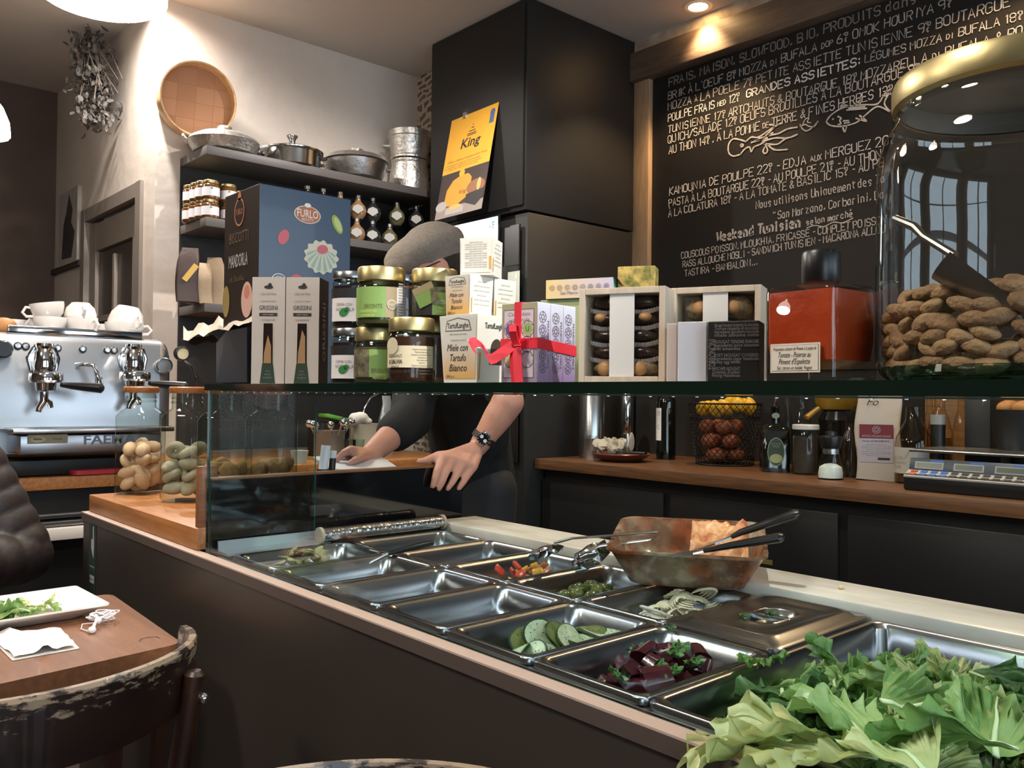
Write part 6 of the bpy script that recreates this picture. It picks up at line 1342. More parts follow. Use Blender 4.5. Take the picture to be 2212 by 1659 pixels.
# ------------------------------------------------------------------ back counter under the chalkboard
BCZ = .95
bk = thing('back_counter', 'dark back counter with a brown wooden worktop along the chalkboard wall', 'counter', (3.48, 1.2, 0))
MB().box((3.483, 1.03, BCZ-.026), (.83, 4.49, .052), bev=.003).build('worktop', WOODD, bk, True)
MB().box((3.51, 1.03, .449), (.75, 4.46, .898)).build('carcass', BLACK, bk, True, smooth=0)
for y in (2.87, 2.03, 1.19, .35): MB().box((3.127, y, .47), (.018, .80, .74), bev=.003).build('cabinet_door', mat('dark_door', '191818', .35), bk, True)
c = on_x(1652, 1213, 3.117); MB().box((3.1165, c.y, c.z), (.003, .07, .02)).build('yellow_label', mat('label_dull_yellow', '6b5a25', .6), bk, True, smooth=0)
def bc(px, py, z=BCZ+.0005): p = on_z(px, py, BCZ); p.z = z; return p
def H(loc, px, py): return loc and (at_d(px, py, dist(loc)).z-loc.z)
def bottle(name, label, loc, prof, m, cat='bottle', parts=(), grp=None, seg=30):
    t = thing(name, label, cat, loc, view_rz(loc), grp); MB().lathe(prof, seg=seg).build('bottle_body', m, t)
    for nm, pr_, mm in parts: MB().lathe(pr_, seg=26).build(nm, mm, t)
    return t
l = Vector((on_y(1278, 930, 3.14).x, 3.14, BCZ+.0005)); k = mpp(l); r = 27*k; bottle('canister', 'tall brushed steel canister at the left end of the back counter', l, [(0, 0), (r, 0), (r, .10), (r*1.02, .105), (r, .11), (r*1.02, .117), (r, .124), (r, .36), (r*.9, .37), (0, .37)], STEEL, 'canister')
l = Vector((on_y(1354, 930, 3.19).x, 3.19, BCZ+.0005)); k = mpp(l); r = 14*k; bottle('canister', 'narrow shiny steel flask behind the crumpled paper', l, [(0, 0), (r, 0), (r, .12), (r*.96, .122), (r, .125), (r, .33), (r*.6, .36), (0, .36)], CHROME, 'flask')
l = bc(1341, 996); k = mpp(l); a = 64*k; t = thing('clay_dish', 'reddish brown clay dish holding crumpled paper', 'dish', l); MB().lathe([(0, .004), (a*.6, 0), (a*.85, .018), (a, .038), (a*.97, .042), (a*.8, .022), (a*.55, .01), (0, .01)], seg=40).build('dish_body', mat('red_clay', '5a2c22', .3), t)
mb = MB(); rn = random.Random(8)
for i in range(30): mb.ell(l+Vector((rn.uniform(-.07, .04), rn.uniform(-.03, .11), .045+rn.uniform(0, .055))), (rn.uniform(.02, .045), rn.uniform(.018, .035), .0055), T=Euler((rn.uniform(-1.3, 1.3), rn.uniform(-1.3, 1.3), rn.uniform(0, 3))).to_matrix().to_4x4(), su=10, sv=6)
mb.ell(l+Vector((.0, -.07, .10)), (.024, .006, .05)); cr_ = organic(mb, 'crumpled_paper', mat('grey_paper', 'a39c8c', .8, bump=1, bs=18), voxel=.0045, smooth=1)
tag(cr_, 'crumpled greyish paper heaped on the clay dish', 'paper')
kn = thing('kitchen_knife', 'black handled knife lying over the edge of the clay dish', 'knife', l+Vector((-.02, -.10, .045))); p = kn.location.copy(); MB().tube([p+Vector((0, .07, 0)), p+Vector((0, .0, .004)), p+Vector((.0, -.08, .006))], [.009, .012, .011], 10, flat=.6).build('handle', BLACKPL, kn, True)
mb = MB(); mb.box(p+Vector((0, .12, 0)), (.022, .12, .002)); mb.build('blade', STEEL, kn, True, smooth=0)
DKG = mat('dark_bottle_glass', '0d100c', .08, coat=.6)
l = bc(1438, 992); k = mpp(l); r = 21*k; t = bottle('wine_bottle', 'tall dark bottle with a white strip label left of the wire basket', l, [(0, 0), (r, 0), (r, .30), (r*.8, .34), (r*.35, .38), (r*.35, .44), (0, .44)], DKG)
mb = MB(); wrap(mb, r+.0006, -88, -28, .10, .27); wtext(mb, '12', .03, r, -52, .24, 1); wtext(mb, 'C', .03, r, -52, .17, 1); mb.build('paper_label', [WHITE, TXT], t)
# wire basket with lemons and onions
l = bc(1565, 1003); k = mpp(l); r0, r1 = 60*k, 77*k; hb = H(l, 1565, 872); WIRE = mat('black_wire', '171513', .5, metal=.5)
wb = thing('wire_basket', 'dark wire basket full of lemons on the back counter', 'basket', l); mb = MB()
R_ = lambda z: r0+(r1-r0)*(z/hb)**.8
for z, th in ((.004, .004), (hb*.12, .0025), (hb*.78, .003), (hb, .005)): mb.tube([(R_(z)*math.cos(2*PI*i/40), R_(z)*math.sin(2*PI*i/40), z) for i in range(40)], th, 6, closed=True)
mb.build('hoops', WIRE, wb); mb = MB(); n = 34
for i in range(n):
    for s in (1, -1):
        mb.tube([(R_(z)*math.cos(2*PI*i/n+s*z*5.2), R_(z)*math.sin(2*PI*i/n+s*z*5.2), z) for z in [hb*j/7 for j in range(8)]], .0017, 4, caps=False)
mb.build('wire_mesh', WIRE, wb); MB().lathe([(0, .002), (r0, .002), (r0, .006), (0, .006)], seg=36).build('base', WIRE, wb)
mb = MB(); mb.tube([(r1*math.cos(a)*1.03, r1*math.sin(a)*1.03, hb*(.98-.55*math.sin(u))) for a, u in [(rad(-60-100*i/12), PI*i/12) for i in range(13)]], .0025, 6); mb.build('handle', WIRE, wb)
def lemon(loc, lb, i):
    q = MB(); q.ell((0, 0, 0), (.043, .034, .034), su=20, sv=14)
    for j in range(len(q.v)):
        v = q.v[j]; q.v[j] = Vector((v.x*(1.12 if abs(v.x) > .038 else 1), v.y, v.z))
    o = q.build('lemon', mat('lemon_peel', 'd6a51f', .4, var=.1, vs=14, bump=.25, bs=60), smooth=70); o.location = loc; o.rotation_euler = (i, i*1.7, i*2.3); tag(o, lb, 'lemon', 'lemons in the wire basket')
f_ = Vector((-.75, -.66, 0)); s_ = Vector((.66, -.75, 0))
for i, (a, b, z) in enumerate(((-.11, .03, .0), (-.05, .08, .0), (.0, .03, .008), (.055, .07, .022), (.115, .02, .012), (-.08, -.06, .004), (.03, -.07, .02), (.10, -.06, .02))):
    lemon(l+s_*a+f_*b+Vector((0, 0, hb-.025+z)), ('lemon at the left of the basket', 'lemon second from the left in the basket', 'lemon in the middle front of the basket', 'large lemon right of the basket middle', 'lemon at the right rim of the basket', 'lemon at the left back of the basket', 'lemon at the middle back of the basket', 'lemon at the right back of the basket')[i], i+.3)
for i in range(15):
    a = i*2.4; q = r0*.62*(.45+.55*((i % 5)/4)); o = MB().ell((0, 0, 0), (.042, .042, .036)).build('onion', mat('onion_skin', '8a4a2c', .45, var=.25, vs=12), smooth=70); o.location = l+Vector((q*math.cos(a), q*math.sin(a), .05+.068*(i // 5))); tag(o, 'brown onion seen through the wire of the lemon basket', 'onion', 'onions in the wire basket')
# olive oil bottle and neighbours
l = bc(1673, 1018); k = mpp(l); r = 29*k; hh = H(l, 1672, 878)
t = thing('oil_bottle', 'dark square olive oil bottle with an oval green label right of the basket', 'bottle', l, view_rz(l)+.15); mb = MB()
mb.loft([rrect(2*r, 2*r, r*.3, 0), rrect(2*r, 2*r, r*.3, hh*.62), rrect(1.7*r, 1.7*r, r*.6, hh*.69), rrect(.72*r, .72*r, r*.355, hh*.74), rrect(.62*r, .62*r, r*.305, hh*.98), rrect(.7*r, .7*r, r*.345, hh)], cap0=True, cap1=True); mb.build('bottle_body', DKG, t, smooth=45)
mb = MB(); T = frame((-.003, -r-.0006, hh*.31), (1, 0, 0), (0, 0, 1)); mb.disc(T, r*.62, hh*.22, 0); mb.disc(T, r*.56, hh*.205, 1, z=.001); mb.text('OLIO EXTRA\nVERGINE', .011, T, 0, y=hh*.10, width=r*.7, z=.0015); mb.disc(T, r*.45, hh*.07, 2, y=-hh*.10, z=.0013); mb.build('oval_label', [mat('label_sage', '7d8a6c', .5), mat('label_deepgreen', '2c3a2a', .5), mat('label_meadow', '98a06c', .5)], t, smooth=0)
mb = MB(); mb.disc(frame((0, -.4*r, hh*.86), (1, 0, 0), (0, 0, 1)), r*.28, hh*.045, 0); mb.build('neck_seal', MATS['label_sage'], t, smooth=0); MB().tube([(0, 0, hh), (.004, -.004, hh+.05)], [.006, .004], 8).build('pourer', CHROME, t)
STO = mat('dark_pickles', '3a3029', .4, var=.3, vs=18)
def kjar(label, px, py, wpx, top, m, lidm, grp=None):
    l = bc(px, py); k = mpp(l); r = wpx*k/2; h = H(l, px, top); t = thing('storage_jar', label, 'jar', l, 0, grp); MB().lathe([(0, 0), (r*.94, 0), (r, .01), (r, h*.78), (r*.86, h*.88), (r*.84, h*.92)], seg=30).build('glass_body', GLASSJ, t); MB().lathe([(0, .005), (r*.93, .008), (r*.95, h*.76), (0, h*.76)], seg=26).build('contents', m, t); MB().lathe([(r*.97, h*.90), (r, h*.91), (r, h*.985), (r*.95, h), (0, h)], seg=30).build('lid', lidm, t)
WL = mat('white_lid', 'c9c6c2', .4)
kjar('front storage jar with white lid and dark contents beside the oil bottle', 1740, 1024, 56, 917, STO, WL, 'white lidded storage jars'); kjar('storage jar with white lid right behind the salt grinder', 1793, 1012, 44, 915, STO, WL, 'white lidded storage jars'); kjar('storage jar with white lid hidden between the dark bottle and the flour bag', 1835, 1008, 44, 914, STO, WL, 'white lidded storage jars')
l = bc(1794, 1035); k = mpp(l); r = 27*k; hh = H(l, 1794, 930); t = thing('salt_grinder', 'glass salt grinder with a black top and white salt', 'grinder', l)
MB().lathe([(0, .002), (r*.95, 0), (r, .006), (r*.94, hh*.25), (r*.70, hh*.50), (r*.66, hh*.56)], seg=30).build('glass_body', GLASSC, t); MB().lathe([(0, .004), (r*.92, .006), (r*.95, hh*.12), (r*.85, hh*.25), (r*.45, hh*.31), (0, hh*.33)], seg=26).build('salt', mat('salt', 'e6e3e0', .7), t)
MB().lathe([(r*.62, hh*.52), (r*.64, hh*.52), (r*.64, hh*.63), (r*.6, hh*.63)], seg=30).build('steel_band', STEEL, t); MB().lathe([(0, hh*.63), (r*.75, hh*.63), (r*.92, hh*.86), (r*.9, hh*.88), (r*.45, hh*.9), (r*.42, hh*.97), (0, hh)], seg=30).build('grinder_top', BLACKPL, t)
l = bc(1836, 1030); k = mpp(l); r = 19*k; hh = H(l, 1836, 888); bottle('sauce_flask', 'round shouldered dark bottle with black cap left of the flour bag', l, [(0, 0), (r, 0), (r, hh*.45), (r*.95, hh*.58), (r*.55, hh*.70), (r*.5, hh*.88), (0, hh*.88)], mat('brown_glass', '231a14', .1, coat=.5), parts=(('cap', [(r*.53, hh*.82), (r*.56, hh*.83), (r*.56, hh), (0, hh)], BLACKPL),))
l = bc(1897, 1036); k = mpp(l); w = 88*k; hh = H(l, 1897, 852); t = thing('flour_bag', 'white paper flour bag with a dark red label on the back counter', 'bag', l, view_rz(l)); L = []
for i in range(10):
    u = i/9; L.append([(p[0]+.006*math.sin(8*u), p[1], p[2]+.004*math.sin(60*p[0])) for p in rrect(w*(1+.03*math.sin(PI*u)), w*.62*(1-u**3)+.012, .012, hh*u+.001, 4)])
mb = MB(); mb.loft(L, cap0=True, cap1=True); mb.build('bag_body', mat('flour_paper', 'b3a698', .8, bump=.5, bs=14), t, smooth=50)
T = frame((-.008, -w*.33, hh*.43), (1, 0, 0), (0, 0, 1)); lw, lh = w*.76, hh*.44; mb = MB(); mb.rect(T, -lw/2, -lh/2, lw/2, lh/2, 0, .004); mb.rect(T, -lw/2, lh*.13, lw/2, lh/2, 1, .0045); mb.text('ANTICO MOLINO ROSSO', .012, T, 0, y=lh*.19, width=lw*.85, z=.005); rosette(mb, Matrix.Translation((0, 0, .005)) and T @ Matrix.Translation((0, 0, .0045)), 0, lh*.36, lh*.10, 0, 1)
mb.text('Farina di FRUMENTO', .011, T, 2, y=lh*.06, width=lw*.8, z=.005)
for i in range(7): mb.text('ingredienti farina di grano tenero tipo', .006, T, 3, y=lh*(-.02-.05*i), width=lw*(.85 if i % 3 else .6), z=.005)
mb.rect(T, lw*.05, -lh*.43, lw*.40, -lh*.37, 2, .005); mb.build('printed_label', [mat('label_lilacgrey', 'a99fa5', .6), mat('label_wine', '6e1f28', .6), TXT, TXTG], t, smooth=0)
mb = MB(); T = frame((-.02, -w*.155, hh*.90), (1, 0, 0), (0, .25, 1)); mb.text('Fo', .045, T, 0, z=.012, shear=.4); mb.build('hand_writing', TXT, t, smooth=0)
l = bc(1973, 1043); k = mpp(l); r = 38*k; hh = .30; t = bottle('juice_bottle', 'clear tapered bottle with white label and amber juice next to the scale', l, [(0, .002), (r, 0), (r, hh*.48), (r*.92, hh*.60), (r*.45, hh*.82), (r*.40, hh), (r*.36, hh)], glass('amber_clear', 'efe3cd', '8f8166'))
MB().lathe([(0, .004), (r*.95, .006), (r*.96, hh*.17), (0, hh*.17)], seg=28).build('juice', mat('amber_juice', '4d3a22', .3), t)
mb = MB(); wrap(mb, r+.0006, -88, 5, hh*.13, hh*.47, 0); wrap(mb, r+.0008, 5, 52, hh*.13, hh*.47, 1); wtext(mb, 'JUS DE\nBOULEAU\nPURE', .018, r, -55, hh*.27, 2)
for i in range(9): wrap(mb, r, 10, 47, hh*(.22+.025*i), hh*(.23+.025*i), 3, o=.0012)
T = Matrix.Rotation(rad(-25), 4, 'Z') @ frame((0, -r-.001, hh*.38), (1, 0, 0), (0, 0, 1)); mb.poly([(-.012, -.02, .0005), (.004, -.01, .0005), (.016, .016, .0005), (.006, .014, .0005), (0, .0, .0005)], 3, T); mb.build('paper_label', [mat('label_pale', 'a9a396', .6), mat('label_blue', 'a9b0c4', .6), TXTG, mat('fine_print', 'a39d99', .6)], t)
# weighing scale
a, b = on_z(2018, 1048, BCZ), on_z(2300, 1078, BCZ); ln = .42; sx = 3.16
ys = a.y; t = thing('weighing_scale', 'black electronic weighing scale with three displays at the right of the back counter', 'scale', (sx+.16, ys-ln/2, BCZ+.0005))
MB().box((0, 0, .03), (.34, ln, .06), bev=.008).build('base', BLACKPL, t); MB().box((.035, 0, .142), (.30, ln*1.02, .012), bev=.004).build('weighing_plate', STEEL, t); MB().box((.05, 0, .10), (.10, .12, .07)).build('plate_support', BLACKPL, t)
PNL = mat('scale_panel', '2f3740', .4); T = frame((-.12, 0, .090), (0, -1, 0), (.30, 0, .95)); mb = MB(); mb.box((0, 0, 0), (ln*.98, .05, .012), T=T, bev=.003); mb.build('display_panel', PNL, t)
for i, x in enumerate((-.135, 0, .135)): mb = MB(); mb.rect(T, x-.05, -.014, x+.05, .012, 0, .0068); mb.rect(T, x-.045, -.010, x+.045, .008, 1, .0074); mb.rect(T, x+.005, .013, x+.05, .019, 2, .0068); mb.build('display', [mat('bezel', '8b8f8e', .4), mat('lcd', '4a4d3e', .3), mat('mark_blue', '2f5cae', .5)], t, smooth=0)
T = frame((-.150, 0, .061), (0, -1, 0), (.90, 0, .42)); mb = MB(); mb.box((0, 0, 0), (ln*.98, .055, .006), T=T); mb.build('keypad', mat('keypad_grey', '9a9a98', .5), t, smooth=0)
KC = [mat('key_red', 'a3402c', .5), mat('mark_blue'), mat('key_dark', '2b2b2b', .5)]
for i in range(11):
    for j in range(2): mb = MB(); mb.box((-.18+.035*i, -.012+.022*j, .004), (.022, .012, .004), T=T, mi=0); mb.build('key', KC[0 if i == 0 else 1 if i < 4 else 2], t, smooth=0)
# rear row on the back counter
def rear(px, X, z=BCZ+.0005): p = on_x(px, 940, X); return Vector((X, p.y, z))
def ht(l, px, py): return on_x(px, py, l.x).z-l.z
YEL = mat('mustard_enamel', '8f6a1a', .4)
l = rear(1806, 3.62); k = mpp(l); r = 46*k; t = thing('mustard_pan', 'mustard yellow pan with a stub handle behind the storage jars', 'pan', l+Vector((0, 0, .20))); z0 = on_x(1806, 884, 3.62).z-l.z-.20
MB().lathe([(0, z0), (r*.75, z0), (r*.95, z0+.03), (r, z0+.10), (r*.96, z0+.10), (r*.9, z0+.035), (0, z0+.01)], seg=36).build('pan_body', YEL, t); mb = MB(); p = on_x(1768, 882, 3.55)-t.location; q = on_x(1742, 902, 3.5)-t.location; mb.tube([p, q], [.018, .02], 10, flat=.6); mb.build('handle', YEL, t)
l2 = rear(1808, 3.62); hs2 = .20+z0-.002; t = thing('dark_stockpot', 'dark pot under the mustard pan with a bright rim', 'pot', l2); MB().lathe([(0, 0), (r*.72, 0), (r*.8, .01), (r*.8, hs2*.8), (r*.84, hs2*.84), (r*.6, hs2), (0, hs2)], seg=36).build('pot_body', mat('dark_enamel', '1c1a18', .2), t)
def cl(px, top, wpx, label, X=3.60, name='carafe', m=None, fill=None):
    l = rear(px, X); k = mpp(l); r = wpx*k/2; h = ht(l, px, top); t = thing(name, label, 'bottle', l); MB().lathe([(0, .004), (r*.95, 0), (r, .006), (r, h*.55), (r*.8, h*.68), (r*.42, h*.82), (r*.4, h*.98), (r*.48, h), (r*.44, h)], seg=26).build('glass_body', m or GLASSC, t)
    if fill: MB().lathe([(0, .006), (r*.94, .008), (r*.94, h*.5), (0, h*.5)], seg=22).build('contents', fill, t)
WG = glass('warm_lit_clear', 'fbf0dc', 'a58f6a')  # warm light from behind put into the glass tint and one amber fill
cl(1700, 852, 26, 'slim clear bottle right behind the oil bottle'); cl(1732, 853, 44, 'clear carafe above the front storage jar', 3.55)
cl(2030, 850, 50, 'clear bottle lit warm behind the juice bottle', 3.62, 'spirit_bottle', WG, mat('amber_light_fill', '9a6a38', .3)); cl(2076, 850, 34, 'clear slim bottle lit warm left of the black box', 3.66, 'spirit_bottle', WG); cl(2008, 855, 30, 'clear bottle half behind the juice bottle neck', 3.70, 'spirit_bottle', WG)
l = rear(2026, 3.50); k = mpp(l); h = ht(l, 2026, 896); t = thing('pickle_jar', 'small black labelled jar with a pale lid behind the scale', 'jar', l); MB().lathe([(0, 0), (15*k, 0), (15*k, h*.9), (0, h*.9)], seg=22).build('jar_body', BLACK, t); MB().lathe([(15.5*k, h*.86), (15.5*k, h), (0, h)], seg=22).build('lid', mat('grey_lid', '8f8d89', .4), t)
l = rear(2126, 3.60); k = mpp(l); h = ht(l, 2126, 858); tag(MB().box((0, 0, h/2), (.14, 52*k, h), bev=.004).build('black_box', BLACK, loc=l), 'tall plain black box behind the weighing scale', 'box')
l = rear(2205, 3.50); k = mpp(l); r = 58*k; t = thing('dark_bowl', 'dark bowl of bread behind the right end of the scale', 'bowl', l+Vector((0, 0, .06))); zt2 = on_x(2205, 885, 3.5).z-t.location.z; MB().lathe([(0, 0), (r*.45, 0), (r*.85, zt2*.5), (r, zt2), (r*.96, zt2), (r*.8, zt2*.5), (r*.4, .01), (0, .01)], seg=36).build('bowl_body', BLACK, t)
t2 = thing('bowl_stand', 'small dark stand carrying the bread bowl', 'stand', l); MB().box((0, 0, .03), (.2, .2, .059), bev=.004).build('stand_block', BLACK, t2)
for i, (dx, dy) in enumerate(((0, .04), (-.04, -.03), (.04, -.02))): tag(MB().ell((0, 0, 0), (.055, .04, .03)).build('bread_roll', mat('bread_crust', 'b07a45', .6, var=.15, vs=20), loc=t.location+Vector((dx, dy, zt2+.005)), rz=i), ('brown bread roll at the left of the dark bowl', 'brown bread roll at the front of the dark bowl', 'brown bread roll at the back of the dark bowl')[i], 'bread', 'bread in the dark bowl')
# items on the cabinet: leaning poster, bright tablet, card holder
tl, tr2 = on_x(977, 266, 2.972), on_x(1079, 225, 2.972); bl, br = on_y(939, 477, tl.y), on_y(1037, 462, tr2.y)
xd = (tr2-tl); yd = ((tl-bl)+(tr2-br))/2; T = frame(bl, xd, yd); w, h = xd.length, yd.length
po = thing('poster', 'yellow and dark panettone poster hung tilted from a clip on the cabinet', 'poster', bl.lerp(br, .5)); inv = T
mb = MB(); mb.box((w/2, h/2, -.001), (w, h, .002), T=T); mb.build('sheet', mat('poster_dark', '3b2f2b', .4, var=.1, vs=8), po, True, smooth=0)
mb = MB(); mb.rect(T, 0, h*.44, w, h, 0, .0006); u = w
mb.text('King', .19*u, T, 1, x=u*.52, y=h*.70, width=u*.40, shear=.15, z=.001, bold=.02)
for i, (a, b) in enumerate(((.02, .87), (.05, .84), (.11, .81), (.16, .785), (.16, .77))): mb.rect(T, u*(.52-a/2*1.2), h*b, u*(.52+a/2*1.2), h*(b+.008), 1, .001)
mb.text('Soffice e delicato da gustare tutto l\'anno', .05*u, T, 2, x=u*.5, y=h*.555, width=u*.84, z=.001)
for i in range(3): mb.text('con ingredienti selezionati di prima qualita', .03*u, T, 2, x=u*.42, y=h*(.52-.022*i), width=u*(.72, .8, .66)[i], z=.001)
mb.rect(T, u*.86, h*.82, u*.95, h*.91, 3, .001); mb.disc(T, u*.05, u*.05, 3, x=u*.905, y=h*.925, z=.0012)
mb.rect(T, 0, 0, u, h*.10, 4, .0006)                                   # printed table
mb.poly([(u*.15, h*.12, .001), (u*.40, h*.09, .001), (u*.68, h*.17, .001), (u*.68, h*.34, .001), (u*.60, h*.385, .001), (u*.45, h*.39, .001), (u*.28, h*.355, .001), (u*.17, h*.27, .001)], 5, T); mb.disc(T, u*.06, h*.035, 0, x=u*.45, y=h*.41, z=.0012); mb.text('King', .08*u, T, 1, x=u*.53, y=h*.22, z=.0014, shear=.3)
mb.poly([(u*.62, h*.10, .0016), (u*.85, h*.05, .0016), (u*.99, h*.12, .0016), (u*.98, h*.20, .0016), (u*.62, h*.18, .0016)], 6, T); mb.disc(T, u*.19, h*.07, 7, x=u*.80, y=h*.235, z=.0014); mb.disc(T, u*.04, h*.06, 8, x=u*.86, y=h*.25, z=.0018)
mb.rect(T, u*.22, h*.02, u*.6, h*.085, 9, .0016); mb.disc(T, u*.13, h*.025, 8, x=u*.42, y=h*.085, z=.002); mb.disc(T, u*.12, h*.05, 9, x=u*.1, y=h*.12, z=.0012)
mb.build('printed_art', [mat('poster_yellow', 'd59c30', .45), TXT, mat('poster_brown', '6d4a1c', .6), mat('poster_blue', '4a5c80', .5), mat('poster_table', '8d8178', .5), mat('poster_orange', 'd18c2e', .5), mat('poster_bowl', '2a2624', .5), mat('poster_cake', '8a5c40', .5), mat('poster_slice', 'cfa25f', .5), mat('poster_cloth', 'a39c98', .5)], po, True, smooth=0)
c = T @ Vector((w*.30, h, 0)); mb = MB(); mb.box(c+Vector((-.004, 0, 0)), (.012, .022, .03)); mb.tube([c+Vector((0, -.008, .012)), c+Vector((0, -.012, .035)), c+Vector((0, .012, .035)), c+Vector((0, .008, .012))], .0015, 5); mb.build('bulldog_clip', CHROME, po, True)
tl, tr2, br = on_x(975, 492, 2.955), on_x(1078, 463, 2.955), on_x(1070, 560, 2.955); ya, yb = tl.y, tr2.y; hh = tr2.z-br.z+.02
tb = thing('tablet_screen', 'bright lit tablet screen standing against the cabinet behind the flat cap', 'screen', (2.96, (ya+yb)/2, br.z-.02)); MB().box((2.962, (ya+yb)/2, br.z-.02+hh/2), (.014, ya-yb, hh), bev=.003).build('tablet_body', BLACKPL, tb, True)
T = frame((2.9545, (ya+yb)/2, br.z-.02+hh/2), (0, -1, 0), (0, 0, 1)); mb = MB(); w = ya-yb; mb.rect(T, -w*.48, -hh*.47, w*.48, hh*.47, 0, .0004); mb.poly([(w*.2, hh*.47, .0007), (w*.48, hh*.25, .0007), (w*.48, hh*.47, .0007)], 1, T); mb.text('VÉ', .05, T, 2, x=w*.36, y=hh*.30, z=.001); mb.build('lit_screen', [mat('screen_white', 'ffffff', .4, emit=1.6, ecol='f4faff'), mat('screen_cyan', '9fe0ea', .4, emit=1.1), TXT], tb, True, smooth=0)
bt = thing('till_stand', 'dark stand under the lit tablet beside the cabinet', 'stand', (2.93, (ya+yb)/2, 0)); MB().box((2.94, (ya+yb)/2, (br.z-.02)/2), (.06, .12, br.z-.0205), bev=.004).build('stand_post', BLACK, bt, True)
p = on_x(1100, 640, 2.94); q = on_x(1100, 572, 2.94); t = thing('card_holder', 'clear holder with a white card fixed to the cabinet behind the honey boxes', 'card holder', (2.97, p.y, p.z-.05)); hh = q.z-p.z+.05
MB().box((.0, 0, hh/2), (.03, .11, hh), bev=.003).build('clear_case', GLASSC, t); MB().box((0, 0, hh*.45), (.004, .09, hh*.8)).build('white_card', WHITE, t, smooth=0)
# ------------------------------------------------------------------ the cook
def V(*a): return Vector(a)
ch = thing('person', 'person in black t-shirt and grey flat cap leaning over the partition, looking down left', 'person', (1.98, 2.46, 0))
hd = V(1.700, 2.320, 1.693); fw = V(-.84, .42, -.30).normalized(); lf = V(-fw.y, fw.x, 0).normalized()*1.0; lf = Z_.cross(fw).normalized(); up_ = fw.cross(lf).normalized()
HM = Matrix.Identity(4)
for i in range(3): HM[i][0] = fw[i]; HM[i][1] = lf[i]; HM[i][2] = up_[i]; HM[i][3] = hd[i]
hp = lambda x, y, z: HM @ V(x, y, z)
neck = V(1.82, 2.32, 1.50); chest = V(1.86, 2.36, 1.32); belly = V(1.95, 2.43, 1.13); pel = V(2.02, 2.48, .98)
LS, RS = V(1.865, 2.185, 1.435), V(1.80, 2.525, 1.435)
LE, LW = at_d(1098, 868, 2.66), on_y(1032, 966, 2.062)
RE, RW = at_d(888, 905, 2.72), at_d(797, 984, 2.50)
b = MB()
b.ell((0, 0, 0), (.102, .078, .108), T=HM @ Matrix.Translation((0, 0, .03)), su=24, sv=16)
b.ell((0, 0, 0), (.072, .060, .070), T=HM @ Matrix.Translation((.028, 0, -.062)))
b.caps(hp(.090, 0, .022), hp(.112, 0, -.022), .010, .015); b.ell(hp(.104, .011, -.026), .010); b.ell(hp(.104, -.011, -.026), .010)
b.caps(hp(.088, .016, -.060), hp(.088, -.016, -.060), .010, .010); b.ell(hp(.082, 0, -.105), (.022, .022, .020))
for s in (1, -1):
    b.ell((0, 0, 0), (.030, .010, .036), T=HM @ Matrix.Translation((-.010, s*.078, -.005)) @ Matrix.Rotation(s*rad(-18), 4, 'Z')); b.ell(hp(-.012, s*.084, -.034), .011); b.ell(hp(.078, s*.034, -.02), .018)
b.caps(hp(-.02, 0, -.06), neck+V(0, 0, -.02), .058, .066)
b.chain([neck, chest, belly, pel], [.085, .135, .130, .135]); b.caps(LS, RS, .075, .075)
b.chain([LS, LE, LE.lerp(LW, .35), LW], [.062, .050, .047, .030]); b.chain([RS, RE, RE.lerp(RW, .35), RW], [.062, .050, .046, .030])
lk = [on_y(*p) for p in ((957, 988, 2.008), (978, 991, 2.005), (1001, 999, 1.994), (1021, 1009, 1.988))]; pip = [on_y(*p) for p in ((944, 1018, 1.988), (961, 1024, 1.987), (985, 1027, 1.987), (1006, 1031, 1.987))]
tip = [on_y(*p) for p in ((934, 1051, 1.989), (948, 1056, 1.988), (967, 1056, 1.988), (991, 1055, 1.988))]
for i in range(4):
    b.caps(LW, lk[i], .023, .016); b.chain([lk[i], pip[i], pip[i].lerp(tip[i], .5)+V(0, -.002, 0), tip[i]], [.0145, .0124, .0114, .0088])
for i in range(3): b.caps(lk[i], lk[i+1], .0155, .0155); b.caps(lk[i].lerp(lk[i+1], .5), pip[i].lerp(pip[i+1], .5).lerp(lk[i], .45), .0125, .008)
tb_ = on_y(990, 985, 2.045); b.chain([LW.lerp(tb_, .4), tb_, on_y(948, 984, 2.025), on_y(922, 994, 2.018), on_y(904, 997, 2.018)], [.022, .020, .0145, .0115, .0085])
rk_ = [at_d(*p) for p in ((757, 972, 2.40), (750, 977, 2.43), (752, 985, 2.46), (760, 990, 2.49))]; rt = [at_d(*p) for p in ((727, 996, 2.385), (724, 1001, 2.41), (727, 1004, 2.44), (738, 1006, 2.46))]
for i in range(4): b.caps(RW, rk_[i], .022, .014); b.chain([rk_[i], rk_[i].lerp(rt[i], .5)+V(0, 0, .008), rt[i]], [.0125, .0105, .008])
b.chain([RW, at_d(778, 985, 2.42), at_d(768, 994, 2.39), at_d(752, 1002, 2.38)], [.02, .016, .012, .008])
LH, RH = pel+V(-.02, -.09, -.05), pel+V(.02, .09, -.05)
b.chain([LH, V(1.98, 2.36, .50), V(2.06, 2.36, .10)], [.095, .065, .045]); b.chain([RH, V(2.05, 2.58, .50), V(2.12, 2.60, .10)], [.095, .065, .045])
for x, y in ((2.06, 2.36), (2.12, 2.60)): b.caps(V(x, y, .05), V(x-.14, y-.04, .035), .04, .034)
organic(b, 'body', SKIN, ch, .0055, 5, True)
TEE = mat('black_cotton', '0a0a0c', .85, bump=.15, bs=12)
